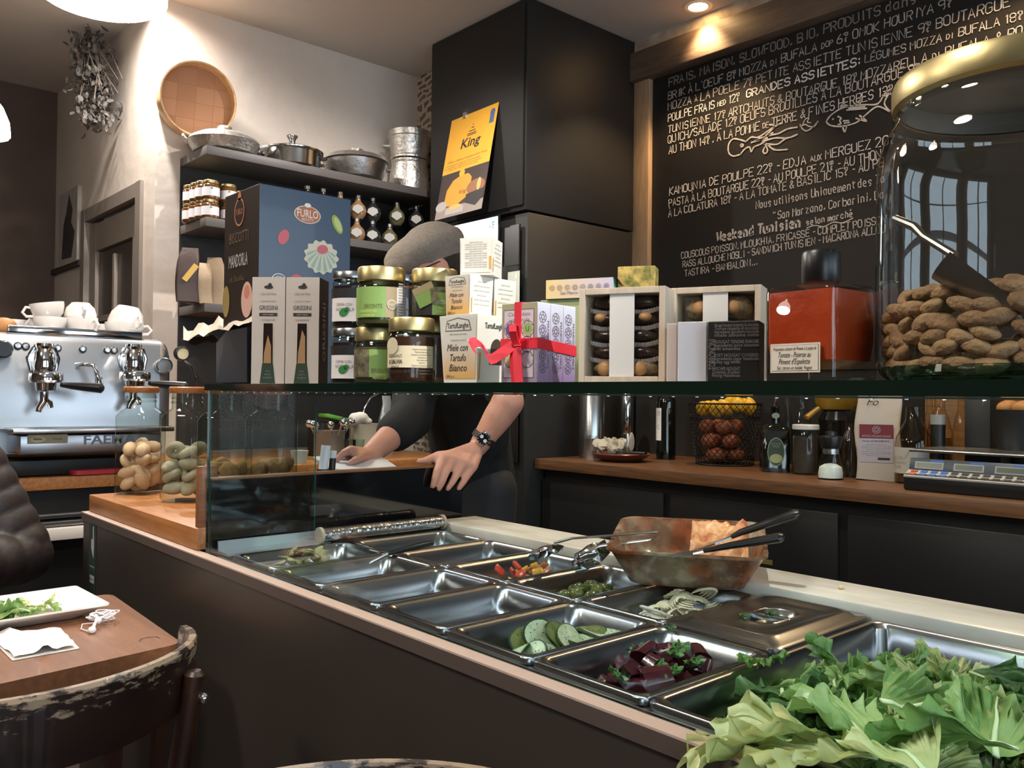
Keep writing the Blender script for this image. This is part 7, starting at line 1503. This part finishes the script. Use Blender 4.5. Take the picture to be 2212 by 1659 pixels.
b = MB(); b.chain([neck+V(.01, 0, -.03), chest, belly, pel+V(0, 0, -.03)], [.105, .158, .150, .152]); b.caps(LS, RS, .088, .088); b.caps(LS, LS.lerp(LE, .78), .085, .070); b.chain([RS, RE, RE.lerp(RW, .38)], [.085, .070, .062]); b.caps(chest+V(.02, -.1, .02), belly+V(0, -.06, 0), .10, .11); b.caps(chest+V(0, .1, .02), belly+V(0, .06, 0), .10, .11)
organic(b, 't_shirt', TEE, ch, .009, 4, True)
b = MB(); b.chain([pel+V(0, 0, -.02), LH, V(1.98, 2.36, .50), V(2.06, 2.36, .12)], [.15, .115, .088, .07]); b.chain([pel, RH, V(2.05, 2.58, .50), V(2.12, 2.60, .12)], [.145, .115, .088, .07]); organic(b, 'trousers', mat('black_denim', '131418', .8), ch, .011, 4, True)
for x, y in ((2.06, 2.36), (2.12, 2.60)): b = MB(); b.caps(V(x+.02, y, .055), V(x-.17, y-.05, .042), .055, .045); organic(b, 'shoe', BLACKPL, ch, .009, 2, True)
# flat cap, hair, glasses, watch
CAPM = mat('wool_tweed', '7b7268', .9, var=.16, vs=120, bump=.35, bs=180)
b = MB(); b.ell((0, 0, 0), (.146, .112, .066), T=HM @ Matrix.Translation((.010, 0, .076)) @ Matrix.Rotation(rad(8), 4, 'Y')); b.ell((0, 0, 0), (.092, .100, .056), T=HM @ Matrix.Translation((-.042, 0, .082))); b.ell((0, 0, 0), (.072, .082, .034), T=HM @ Matrix.Translation((.088, 0, .060)) @ Matrix.Rotation(rad(16), 4, 'Y')); b.ell((0, 0, 0), (.108, .088, .03), T=HM @ Matrix.Translation((.006, 0, .054)))
b.ell((0, 0, 0), (.112, .100, .088), T=HM @ Matrix.Translation((-.012, 0, .072)) @ Matrix.Rotation(rad(10), 4, 'Y')); b.ell((0, 0, 0), (.10, .098, .050), T=HM @ Matrix.Translation((.055, 0, .060)) @ Matrix.Rotation(rad(20), 4, 'Y'))
organic(b, 'flat_cap', CAPM, ch, .006, 4, True)
b = MB(); b.ell((0, 0, 0), (.058, .072, .010), T=HM @ Matrix.Translation((.138, 0, .030)) @ Matrix.Rotation(rad(18), 4, 'Y'), su=24); b.build('cap_peak', CAPM, ch, True)
b = MB(); b.ell((0, 0, 0), (.088, .0825, .078), T=HM @ Matrix.Translation((-.022, 0, .008)), su=24, sv=16); organic(b, 'hair', mat('dark_hair', '231c18', .8, bump=.8, bs=200), ch, .006, 2, True)
b = MB()
for s in (1, -1): b.tube([hp(.098, s*.062, .004), hp(.05, s*.080, .008), hp(-.01, s*.086, .016), hp(-.028, s*.084, .0)], .0022, 6); b.tube([hp(.102+.004*math.cos(t), s*(.036+.025*math.cos(t)), -.008+.019*math.sin(t)) for t in [2*PI*i/16 for i in range(16)]], .0018, 6, closed=True)
b.tube([hp(.112, -.012, .0), hp(.114, .012, .0)], .0018, 6); b.build('glasses', mat('dark_frames', '1d2230', .3), ch, True)
for s in (1, -1): MB().ell(hp(.089, s*.034, -.008), (.011, .011, .011)).build('eye', mat('eye_white', 'cfc8c0', .2), ch, True)
wd_ = (LE-LW).normalized(); wc = LW+wd_*.035; wn_ = (CC-wc); wn_ = (wn_-wd_*wn_.dot(wd_)).normalized(); ws_ = wd_.cross(wn_)
wt = bpy.data.objects.new('wrist_watch', None); COL.objects.link(wt); wt.parent = ch; wt.location = Vector((0, 0, 0))
ra = .036; b = MB(); L = []
for i in range(28):
    a = 2*PI*i/28; d = wn_*math.cos(a)+ws_*math.sin(a); L.append([wc+wd_*x+d*(ra+y) for x, y in ((-.010, -.001), (.010, -.001), (.010, .003), (-.010, .003))])
b.loft(L+[L[0]]); bpy.data.objects.remove(wt)
wt = b.build('wrist_watch', mat('brown_strap', '2a1c17', .5), ch, True, recalc=True)
T = frame(wc+wn_*(ra+.001), ws_, wd_); mb = MB(); mb.lathe([(.020, -.004), (.0215, .0), (.021, .007), (.0185, .009)], seg=30, T=T)
for a in (-25, 0, 25): mb.tube([T @ V(.0215*math.cos(rad(a)), .0215*math.sin(rad(a)), .003), T @ V(.0245*math.cos(rad(a)), .0245*math.sin(rad(a)), .003)], .0016, 6)
for sx in (1, -1):
    for sy in (1, -1): mb.tube([T @ V(sx*.010, sy*.018, .002), T @ V(sx*.0105, sy*.0225, -.001)], .0022, 6)
mb.build('watch_case', CHROME, wt, True); mb = MB(); mb.disc(T, .0185, .0185, 0, z=.0075); 
for x, y in ((-.008, .003), (.008, -.003)): mb.disc(T, .0055, .0055, 1, x=x, y=y, z=.0079)
for a in range(0, 360, 30): mb.rect(T @ Matrix.Rotation(rad(a), 4, 'Z'), -.0006, .0145, .0006, .0175, 1, .008)
mb.build('watch_dial', [mat('dial_black', '101214', .15), mat('dial_white', 'c9cdd0', .3)], wt, True, smooth=0)
mb = MB(); q = on_y(950, 850, 2.17); mb.text('SINCE 1893', .014, frame(q, CR, CU), 0, width=.05, z=0); mb.build('shirt_print', mat('gold_print', '8d7c55', .6), ch, True, smooth=0)
# things at the partition
q0, q1 = on_y(722, 1012, 2.045), on_y(862, 1006, 2.045); tag(MB().box((0, 0, 0), ((q1-q0).length+.0, .13, .011), bev=.002, T=Matrix.Rotation(rad(16), 4, 'X')).build('order_pad', mat('tablet_white', 'd3d5da', .3), loc=(q0+q1)/2+V(0, .055, .004), rz=0), 'white flat pad lying behind the partition under the hands', 'pad')
pb = thing('pad_shelf', 'dark box behind the partition carrying the white pad and pens', 'box', (1.22, 2.115, .953)); MB().box((0, 0, .05), (.42, .15, .10), bev=.003).build('box_body', BLACK, pb)
q = on_y(698, 1008, 2.06); t = thing('pen_holder', 'upright white tube with a black base beside the white pad', 'holder', (q.x, 2.06, 1.054)); hh = on_y(703, 962, 2.06).z-1.054
MB().tube([(0, 0, .02), (.008, 0, hh)], [.0125, .0125], 16).build('white_tube', mat('tube_white', 'dfe0e3', .35), t); MB().lathe([(0, 0), (.016, 0), (.016, .022), (0, .022)], seg=18).build('base', BLACKPL, t)
q = on_y(716, 1008, 2.06); t = thing('marker_pen', 'short white and black marker standing beside the tube', 'marker', (q.x, 2.06, 1.054)); hh = on_y(718, 974, 2.06).z-1.054; MB().tube([(0, 0, 0), (.004, 0, hh*.72)], .009, 14).build('black_barrel', BLACKPL, t); MB().tube([(.004, 0, hh*.72), (.005, 0, hh)], .0095, 14).build('white_cap', MATS['tube_white'], t)
# ------------------------------------------------------------------ cookie jars on the wooden stand
def cookie(kind):
    if kind == 'ring': mb = MB(); mb.tube([(.020*math.cos(2*PI*i/20), .015*math.sin(2*PI*i/20), 0) for i in range(20)], .0125, 12, closed=True); return mb
    if kind == 'oval': return MB().ell((0, 0, 0), (.035, .021, .019))
    q = MB(); q.ell((0, 0, 0), (.031, .026, .021), su=22, sv=14)
    for i in range(len(q.v)): q.v[i] = q.v[i]*(1+.16*mnoise.noise(q.v[i]*70))
    return q
JW, JH = .118, .275
def cookie_jar(label, px, py, Y, rz, fillh, kinds, m, clabel, grp, n, lidc=True):
    p = on_z(px, py, .953) if Y is None else on_y(px, 900, Y); loc = V(p.x, p.y, .9535); t = thing('cookie_jar', label, 'jar', loc, rz, 'square glass cookie jars')
    L = [rrect(JW*.9, JW*.9, .02, .002, 4), rrect(JW, JW, .02, .012, 4), rrect(JW, JW, .02, JH*.90, 4), rrect(JW*.94, JW*.94, .035, JH*.95, 4), rrect(JW*.76, JW*.76, .044, JH, 4), rrect(JW*.74, JW*.74, .043, JH+.045, 4)]
    mb = MB(); mb.loft(L, cap0=True); mb.build('glass_body', GLASSJ, t, smooth=45)
    for z in (.015, .028): MB().lathe([(JW*.375, JH+z), (JW*.395, JH+z+.004), (JW*.375, JH+z+.008)], seg=36).build('neck_thread', GLASSJ, t)
    MB().lathe([(0, JH+.046), (JW*.43, JH+.046), (JW*.45, JH+.05), (JW*.45, JH+.062), (JW*.42, JH+.066), (0, JH+.066)], seg=40).build('wooden_lid', WOODO, t)
    rn = random.Random(px); M0 = Matrix.Translation(loc) @ Matrix.Rotation(rz, 4, 'Z'); pr = {}; per = 5; a = JW/2-.034
    for i in range(n):
        lay = i//per; j = i % per; z = .034+lay*.036; pos = ((-a, -a), (a, -a), (-a, a), (a, a), (0, 0))[j]
        if z > fillh+.03: break
        kd = kinds[(i*7+j) % len(kinds)]; k2 = kd
        if k2 in pr: o = pr[k2].copy(); COL.objects.link(o)
        else: o = cookie(kd).build('cookie', m, smooth=70); pr[k2] = o
        o.location = M0 @ V(pos[0]+rn.uniform(-.006, .006), pos[1]+rn.uniform(-.006, .006), z+rn.uniform(-.004, .012)); o.rotation_euler = (rn.uniform(-1, 1), rn.uniform(-1, 1), rn.uniform(0, 6)); tag(o, clabel, 'cookie', grp)
    return t
CKA, CKB, CKC = mat('pale_cookie', 'c9a786', .7, var=.08, vs=30), mat('green_cookie', 'ada893', .7, col2='8a866a', vs=14), mat('brown_cookie', '7d5836', .8, col2='a27a4d', vs=40, bump=.5, bs=50)
cookie_jar('square cookie jar of pale beige cookies at the far left of the counter', 302, 1066, None, rad(-52), .13, ('oval', 'ring', 'oval'), CKA, 'pale beige cookie in the leftmost square jar', 'cookies in the left jar', 20)
cookie_jar('square cookie jar of pale green ring cookies beside the wooden post', 402, 1082, None, rad(-52), .145, ('oval', 'ring', 'oval', 'ring'), CKB, 'greenish ring cookie in the jar by the wooden post', 'cookies in the second jar', 22)
cookie_jar('square jar of brown cookies behind the left half of the glass end pane', 487, 0, 2.30, rad(-50), .10, ('lump',), CKC, 'brown lumpy cookie in the jar behind the end pane', 'cookies in the third jar', 16)
cookie_jar('square jar of brown cookies behind the right half of the glass end pane', 588, 0, 2.28, rad(-50), .085, ('lump',), CKC, 'brown lumpy cookie in the rightmost square jar', 'cookies in the fourth jar', 14)
# ------------------------------------------------------------------ customer, table, chairs
cu = thing('person', 'person in a dark brown quilted jacket seated at the table, cut by the left edge', 'person', (.20, 2.95, 0))
sh, el, ha = V(.44, 2.90, 1.10), V(.60, 2.80, .80), V(.20, 2.52, .80); ctr = V(.22, 2.97, 0)
mir = lambda p: V(2*ctr.x-p.x, p.y, p.z)
b = MB(); b.chain([ctr+V(0, 0, .50), ctr+V(0, .02, .80), ctr+V(0, .02, 1.06), ctr+V(0, 0, 1.18)], [.14, .13, .13, .06]); b.ell(ctr+V(0, -.03, 1.33), (.078, .10, .12)); b.ell(ctr+V(0, -.055, 1.28), (.055, .06, .065)); b.caps(ctr+V(0, -.128, 1.34), ctr+V(0, -.142, 1.30), .010, .014)
for s in (1, -1): b.ell(ctr+V(s*.08, -.02, 1.32), (.012, .024, .034))
for f in (lambda p: p, mir):
    a = [f(sh), f(el), f(ha)]; b.chain(a, [.06, .048, .03]); h_ = f(ha); dr_ = (h_-f(el)).normalized(); sd_ = dr_.cross(Z_)
    for j in range(4): b.chain([h_, h_+dr_*.08+sd_*(.02*(j-1.5)), h_+dr_*(.12+.01*(j % 3))+sd_*(.022*(j-1.5))+V(0, 0, -.008), h_+dr_*(.155+.01*(j % 3))+sd_*(.022*(j-1.5))+V(0, 0, -.02)], [.024, .012, .010, .008])
    b.chain([h_, h_+dr_*.04+sd_*.04, h_+dr_*.08+sd_*.05], [.02, .013, .009]); kn_ = f(V(.33, 2.55, .52)); b.chain([f(V(.31, 2.95, .50)), kn_, f(V(.33, 2.58, .08))], [.09, .06, .045]); b.caps(f(V(.33, 2.58, .05)), f(V(.33, 2.44, .035)), .04, .034)
organic(b, 'body', SKIN, cu, .0075, 4, True)
JKT = mat('brown_quilt', '251c1b', .55, var=.06, vs=20, bump=.25, bs=35)
b = MB()
def puff(p0, p1, r0, r1, n, amp=.10):
    P = []; R_ = []
    for i in range(n*8+1):
        u = i/(n*8); P.append(p0.lerp(p1, u)); R_.append((r0+(r1-r0)*u)*(1-amp+amp*abs(math.sin(PI*u*n))**.6))
    b.tube(P, R_, 28, flat=1)
for f in (lambda p: p, mir): b.ell(f(sh)+V(0, 0, .0), .088); puff(f(sh)+V(0, 0, .03), f(el), .098, .082, 6); b.ell(f(el), .078); puff(f(el), f(ha), .082, .058, 7)
puff(ctr+V(0, .02, .50), ctr+V(0, .02, 1.14), .205, .19, 9, .06); b.caps(sh, mir(sh), .085, .085); b.caps(ctr+V(0, 0, 1.10), ctr+V(0, 0, 1.20), .10, .075)
organic(b, 'quilted_jacket', JKT, cu, .008, 1, True)
b = MB()
for f in (lambda p: p, mir): b.chain([f(V(.30, 2.97, .50)), f(V(.33, 2.55, .52)), f(V(.33, 2.58, .12))], [.125, .085, .06])
organic(b, 'trousers', mat('dark_denim', '1c2029', .8), cu, .011, 3, True)
b = MB(); b.ell(ctr+V(0, .0, 1.37), (.088, .105, .105)); organic(b, 'hair', MATS['dark_hair'], cu, .008, 2, True)
for s in (1, -1): b = MB(); b.caps(ctr+V(s*.11, -.37, .055), ctr+V(s*.11, -.55, .042), .052, .044); organic(b, 'shoe', BLACKPL, cu, .009, 2, True)
# table
TC = [V(.712, 2.372, 0), V(.688, 1.815, 0), V(-.12, 1.705, 0), V(-.12, 2.40, 0)]
def rpoly(c, r, z, n=4):
    out = []
    for i in range(len(c)):
        p, a, b_ = c[i], c[i-1], c[(i+1) % len(c)]; A = p+(a-p).normalized()*r; B = p+(b_-p).normalized()*r
        for k in range(n+1):
            t = k/n; q = A*(1-t)**2+p*2*t*(1-t)+B*t*t; out.append(V(q.x, q.y, z))
    return out
tb = thing('table', 'brown wooden table with a plate and napkin beside the counter', 'table', (.3, 2.05, 0)); mb = MB(); mb.loft([rpoly(TC, .03, z) for z in (.716, .7185, .7475, .75)], cap0=True, cap1=True); mb.build('table_top', WOODT, tb, True, smooth=40)
MB().lathe([(0, .02), (.035, .02), (.035, .716), (0, .716)], (.3, 2.05, 0), seg=20).build('pedestal', BLACK, tb, True); MB().lathe([(0, 0), (.23, 0), (.23, .012), (.05, .03), (0, .03)], (.3, 2.05, 0), seg=36).build('foot', BLACK, tb, True)
tag(MB().tube([on_z(*p, .7506) for p in ((300, 1386), (306, 1379), (322, 1376), (338, 1375), (346, 1379))], [.001, .003, .003, .003, .001], 6, flat=.08).build('stain', mat('dark_stain', '3d2417', .6)), 'dark curved stain mark near the table corner', 'stain')
pl_ = thing('plate', 'white rectangular flared plate with salad remains on the brown table', 'plate', (.465, 2.235, .7505), rad(2)); w, l = .33, .25
mb = MB(); mb.loft([rrect(w*.62, l*.58, .01, 0, 3), rrect(w*.66, l*.62, .012, .002, 3), rrect(w, l, .010, .030, 3), rrect(w, l, .010, .034, 3), rrect(w*.985, l*.98, .010, .034, 3), rrect(w*.66, l*.62, .015, .008, 3), rrect(w*.6, l*.55, .012, .006, 3)], cap0=True, cap1=True); mb.build('plate_body', CERAM, pl_, smooth=40)
for i, (dx, dy, q, k, s) in enumerate(((-.10, -.02, 0, 0, .5), (-.05, -.035, 1, 1, .55), (-.01, -.02, 0, 2, .5), (.03, -.01, 1, 0, .45), (-.13, .03, 1, 2, .5), (-.07, .02, 3, 1, .45), (.055, .02, 2, 1, .45), (.02, .03, 2, 0, .4), (-.03, .0, 0, 1, .5), (.07, .0, 1, 2, .35))):
    o = protos[q][k].build('lettuce_leaf', [LEAF[q], RIB], smooth=80); o.location = pl_.location+V(dx, dy, .022+.004*(i % 3)); o.rotation_euler = (rad(10-4*i), rad(-12+5*i), i*1.3); o.scale = (s, s, s*1.1); tag(o, 'small torn lettuce leaf left on the white plate', 'lettuce', 'lettuce on the plate')
n0 = [on_z(*p, .752) for p in ((-15, 1380), (60, 1362), (130, 1356), (160, 1398), (95, 1412), (40, 1424), (8, 1400))]; na = thing('napkin', 'crumpled folded white paper napkin on the near side of the table', 'napkin', n0[2]); na.location = n0[0].lerp(n0[3], .5); na.location.z = .7505
mb = MB(); g = 14; A, B, C_, D_ = on_z(-30, 1372, .752), on_z(130, 1357, .752), on_z(163, 1400, .752), on_z(30, 1424, .752); vs = []
for i in range(g):
    for j in range(g):
        u, v = i/(g-1), j/(g-1); p = A.lerp(B, u).lerp(D_.lerp(C_, u), v); p.z = .753+.010*abs(mnoise.noise(V(u*3, v*3, 1)))+.012*max(0, 1-abs(u-.3-.2*v)*7)+.004*v; vs.append(p)
mb.add(vs, [(i*g+j, (i+1)*g+j, (i+1)*g+j+1, i*g+j+1) for i in range(g-1) for j in range(g-1)]); mb.build('top_ply', WHITE, na, True, smooth=25)
mb = MB(); mb.loft([rpoly([V(p.x, p.y, 0) for p in (A.lerp(D_, .25), D_+V(-.004, -.006, 0), C_+V(.006, -.006, 0), B.lerp(C_, .3))], .004, z) for z in (.7507, .7525)], cap0=True, cap1=True); mb.build('under_ply', WHITE, na, True, smooth=0)
ep = thing('earphones', 'tangled white wired earphones on the table beside the plate', 'earphones', on_z(215, 1350, .7505)); EW = mat('earphone_white', 'd9d8da', .35); c = on_z(220, 1346, .7505); rn = random.Random(6)
mb = MB(); P = []
for i in range(150):
    t = i*.33; r = .017+.009*math.sin(t*.37+1); P.append(c+V(r*1.25*math.cos(t)+.010*math.sin(t*.21), r*math.sin(t)*1.1+.010*math.cos(t*.17), .003+.018*abs(math.sin(t*.11))+.005*abs(math.sin(t*.9))))
P = [on_z(198, 1366, .754), on_z(175, 1359, .753), on_z(178, 1348, .756), on_z(200, 1346, .76)]+P; mb.tube(P, .00135, 6); mb.build('cable', EW, ep, True)
b_ = on_z(199, 1361, .757); mb = MB(); mb.ell(b_, (.0085, .0085, .008)); mb.caps(b_, b_+V(.012, .018, .012), .0045, .003); mb.build('ear_bud', EW, ep, True); b_ = on_z(212, 1340, .768); mb = MB(); mb.ell(b_, (.008, .008, .008)); mb.caps(b_, b_+V(.0, .016, .008), .0045, .003); mb.build('ear_bud', EW, ep, True)
# bentwood chairs
def worn():
    M = wood('chair_wood', '190d09', '27140c', .38, (3, 3, 12), coat=.3, bump=.03); nt = M.node_tree; N = nt.nodes; L = nt.links; p = N['Principled BSDF']; src = p.inputs['Base Color'].links[0].from_socket
    tc = N.new('ShaderNodeTexCoord'); n = N.new('ShaderNodeTexNoise'); n.inputs['Scale'].default_value = 26; n.inputs['Detail'].default_value = 8; n.inputs['Roughness'].default_value = .7; mp = N.new('ShaderNodeMapping'); mp.inputs['Scale'].default_value = (1, 1, 3.2); L.new(tc.outputs['Object'], mp.inputs[0]); L.new(mp.outputs[0], n.inputs['Vector'])
    sp = N.new('ShaderNodeSeparateXYZ'); L.new(tc.outputs['Object'], sp.inputs[0]); mr = N.new('ShaderNodeMapRange'); mr.inputs[1].default_value = .78; mr.inputs[2].default_value = .865; mr.inputs[3].default_value = -.12; mr.inputs[4].default_value = .17; L.new(sp.outputs['Z'], mr.inputs[0])
    ad = N.new('ShaderNodeMath'); L.new(n.outputs['Fac'], ad.inputs[0]); L.new(mr.outputs[0], ad.inputs[1]); r = N.new('ShaderNodeValToRGB'); r.color_ramp.elements[0].position = .60; r.color_ramp.elements[1].position = .68; L.new(ad.outputs[0], r.inputs[0])
    mx = N.new('ShaderNodeMix'); mx.data_type = 'RGBA'; L.new(r.outputs[0], mx.inputs['Factor']); L.new(src, mx.inputs['A']); mx.inputs['B'].default_value = lin('8f7a63'); L.new(mx.outputs['Result'], p.inputs['Base Color']); return M
CHW = worn(); CHP = wood('chair_post_wood', '24120b', '3a2013', .38, (14, 14, 2), coat=.3)
c0 = thing('chair', 'dark worn wooden chair with a curved back rail pushed up to the table', 'chair', (.315, 1.59, 0), 0)
def arc(a, r, z, b=.255): return V(.275*r*math.cos(rad(a)), b*r*math.sin(rad(a)), z)
mb = MB(); L = []
for i in range(41):
    a = 180+180*i/40; e = abs(a-270)/90; lo = .745+.03*e**2; hi = .86-.012*e**3; L.append([arc(a, 1.0, lo), arc(a, 1.06, lo+.004), arc(a, 1.085, hi-.006), arc(a, 1.07, hi), arc(a, 1.03, hi), arc(a, 1.02, hi-.01)])
mb.loft(L, cap0=True, cap1=True); mb.build('back_rail', CHW, c0, recalc=True)
for a in (220, 320):
    mb = MB(); p = arc(a, 1.13, .815); q = arc(a, .88, .44); mb.tube([p+V(0, 0, .006), p, p.lerp(q, .5)+arc(a, .03, 0), q, V(q.x*.98, q.y*.9-.05, .0)], [.011, .017, .019, .020, .014], 12); mb.build('back_post', CHP, c0)
    o = arc(a, 1.19, .775); mb = MB(); mb.ell(o, (.009, .009, .009)); mb.build('bolt', CHROME, c0)
for a in (232, 251, 270, 289, 308):
    mb = MB(); p = arc(a, 1.04, .765); q = arc(a, .86, .455); d = V(-math.sin(rad(a)), math.cos(rad(a)), 0); n_ = V(math.cos(rad(a)), math.sin(rad(a)), 0); mb.loft([[c_+d*.015*s+n_*.004*t for s, t in ((-1, -1), (1, -1), (1, 1), (-1, 1))] for c_ in (p, p.lerp(q, .5)+n_*.012, q)], cap0=True, cap1=True); mb.build('back_slat', CHP, c0, recalc=True)
mb = MB(); mb.loft([rrect(.44*k, .43*k, .15, z, 6) for k, z in ((.94, .425), (1, .432), (1, .448), (.96, .455), (.5, .449))], cap0=True, cap1=True); mb.build('seat', CHP, c0)
for x in (-.17, .17): mb = MB(); mb.tube([(x, .15, .43), (x*1.1, .18, 0)], [.019, .014], 12); mb.build('front_leg', CHP, c0)
mb = MB(); mb.tube([(.14*math.cos(2*PI*i/28), .14*math.sin(2*PI*i/28), .22) for i in range(28)], .009, 8, closed=True); mb.build('leg_ring', CHP, c0)
ap = on_z(740, 1640, .86); bd_ = V(.51, .86, 0).normalized(); o = ap-bd_*.275
dup(c0, (o.x, o.y, 0), math.atan2(bd_.y, bd_.x)+PI/2, 'brown curved chair back rail poking in at the bottom edge of the photo')
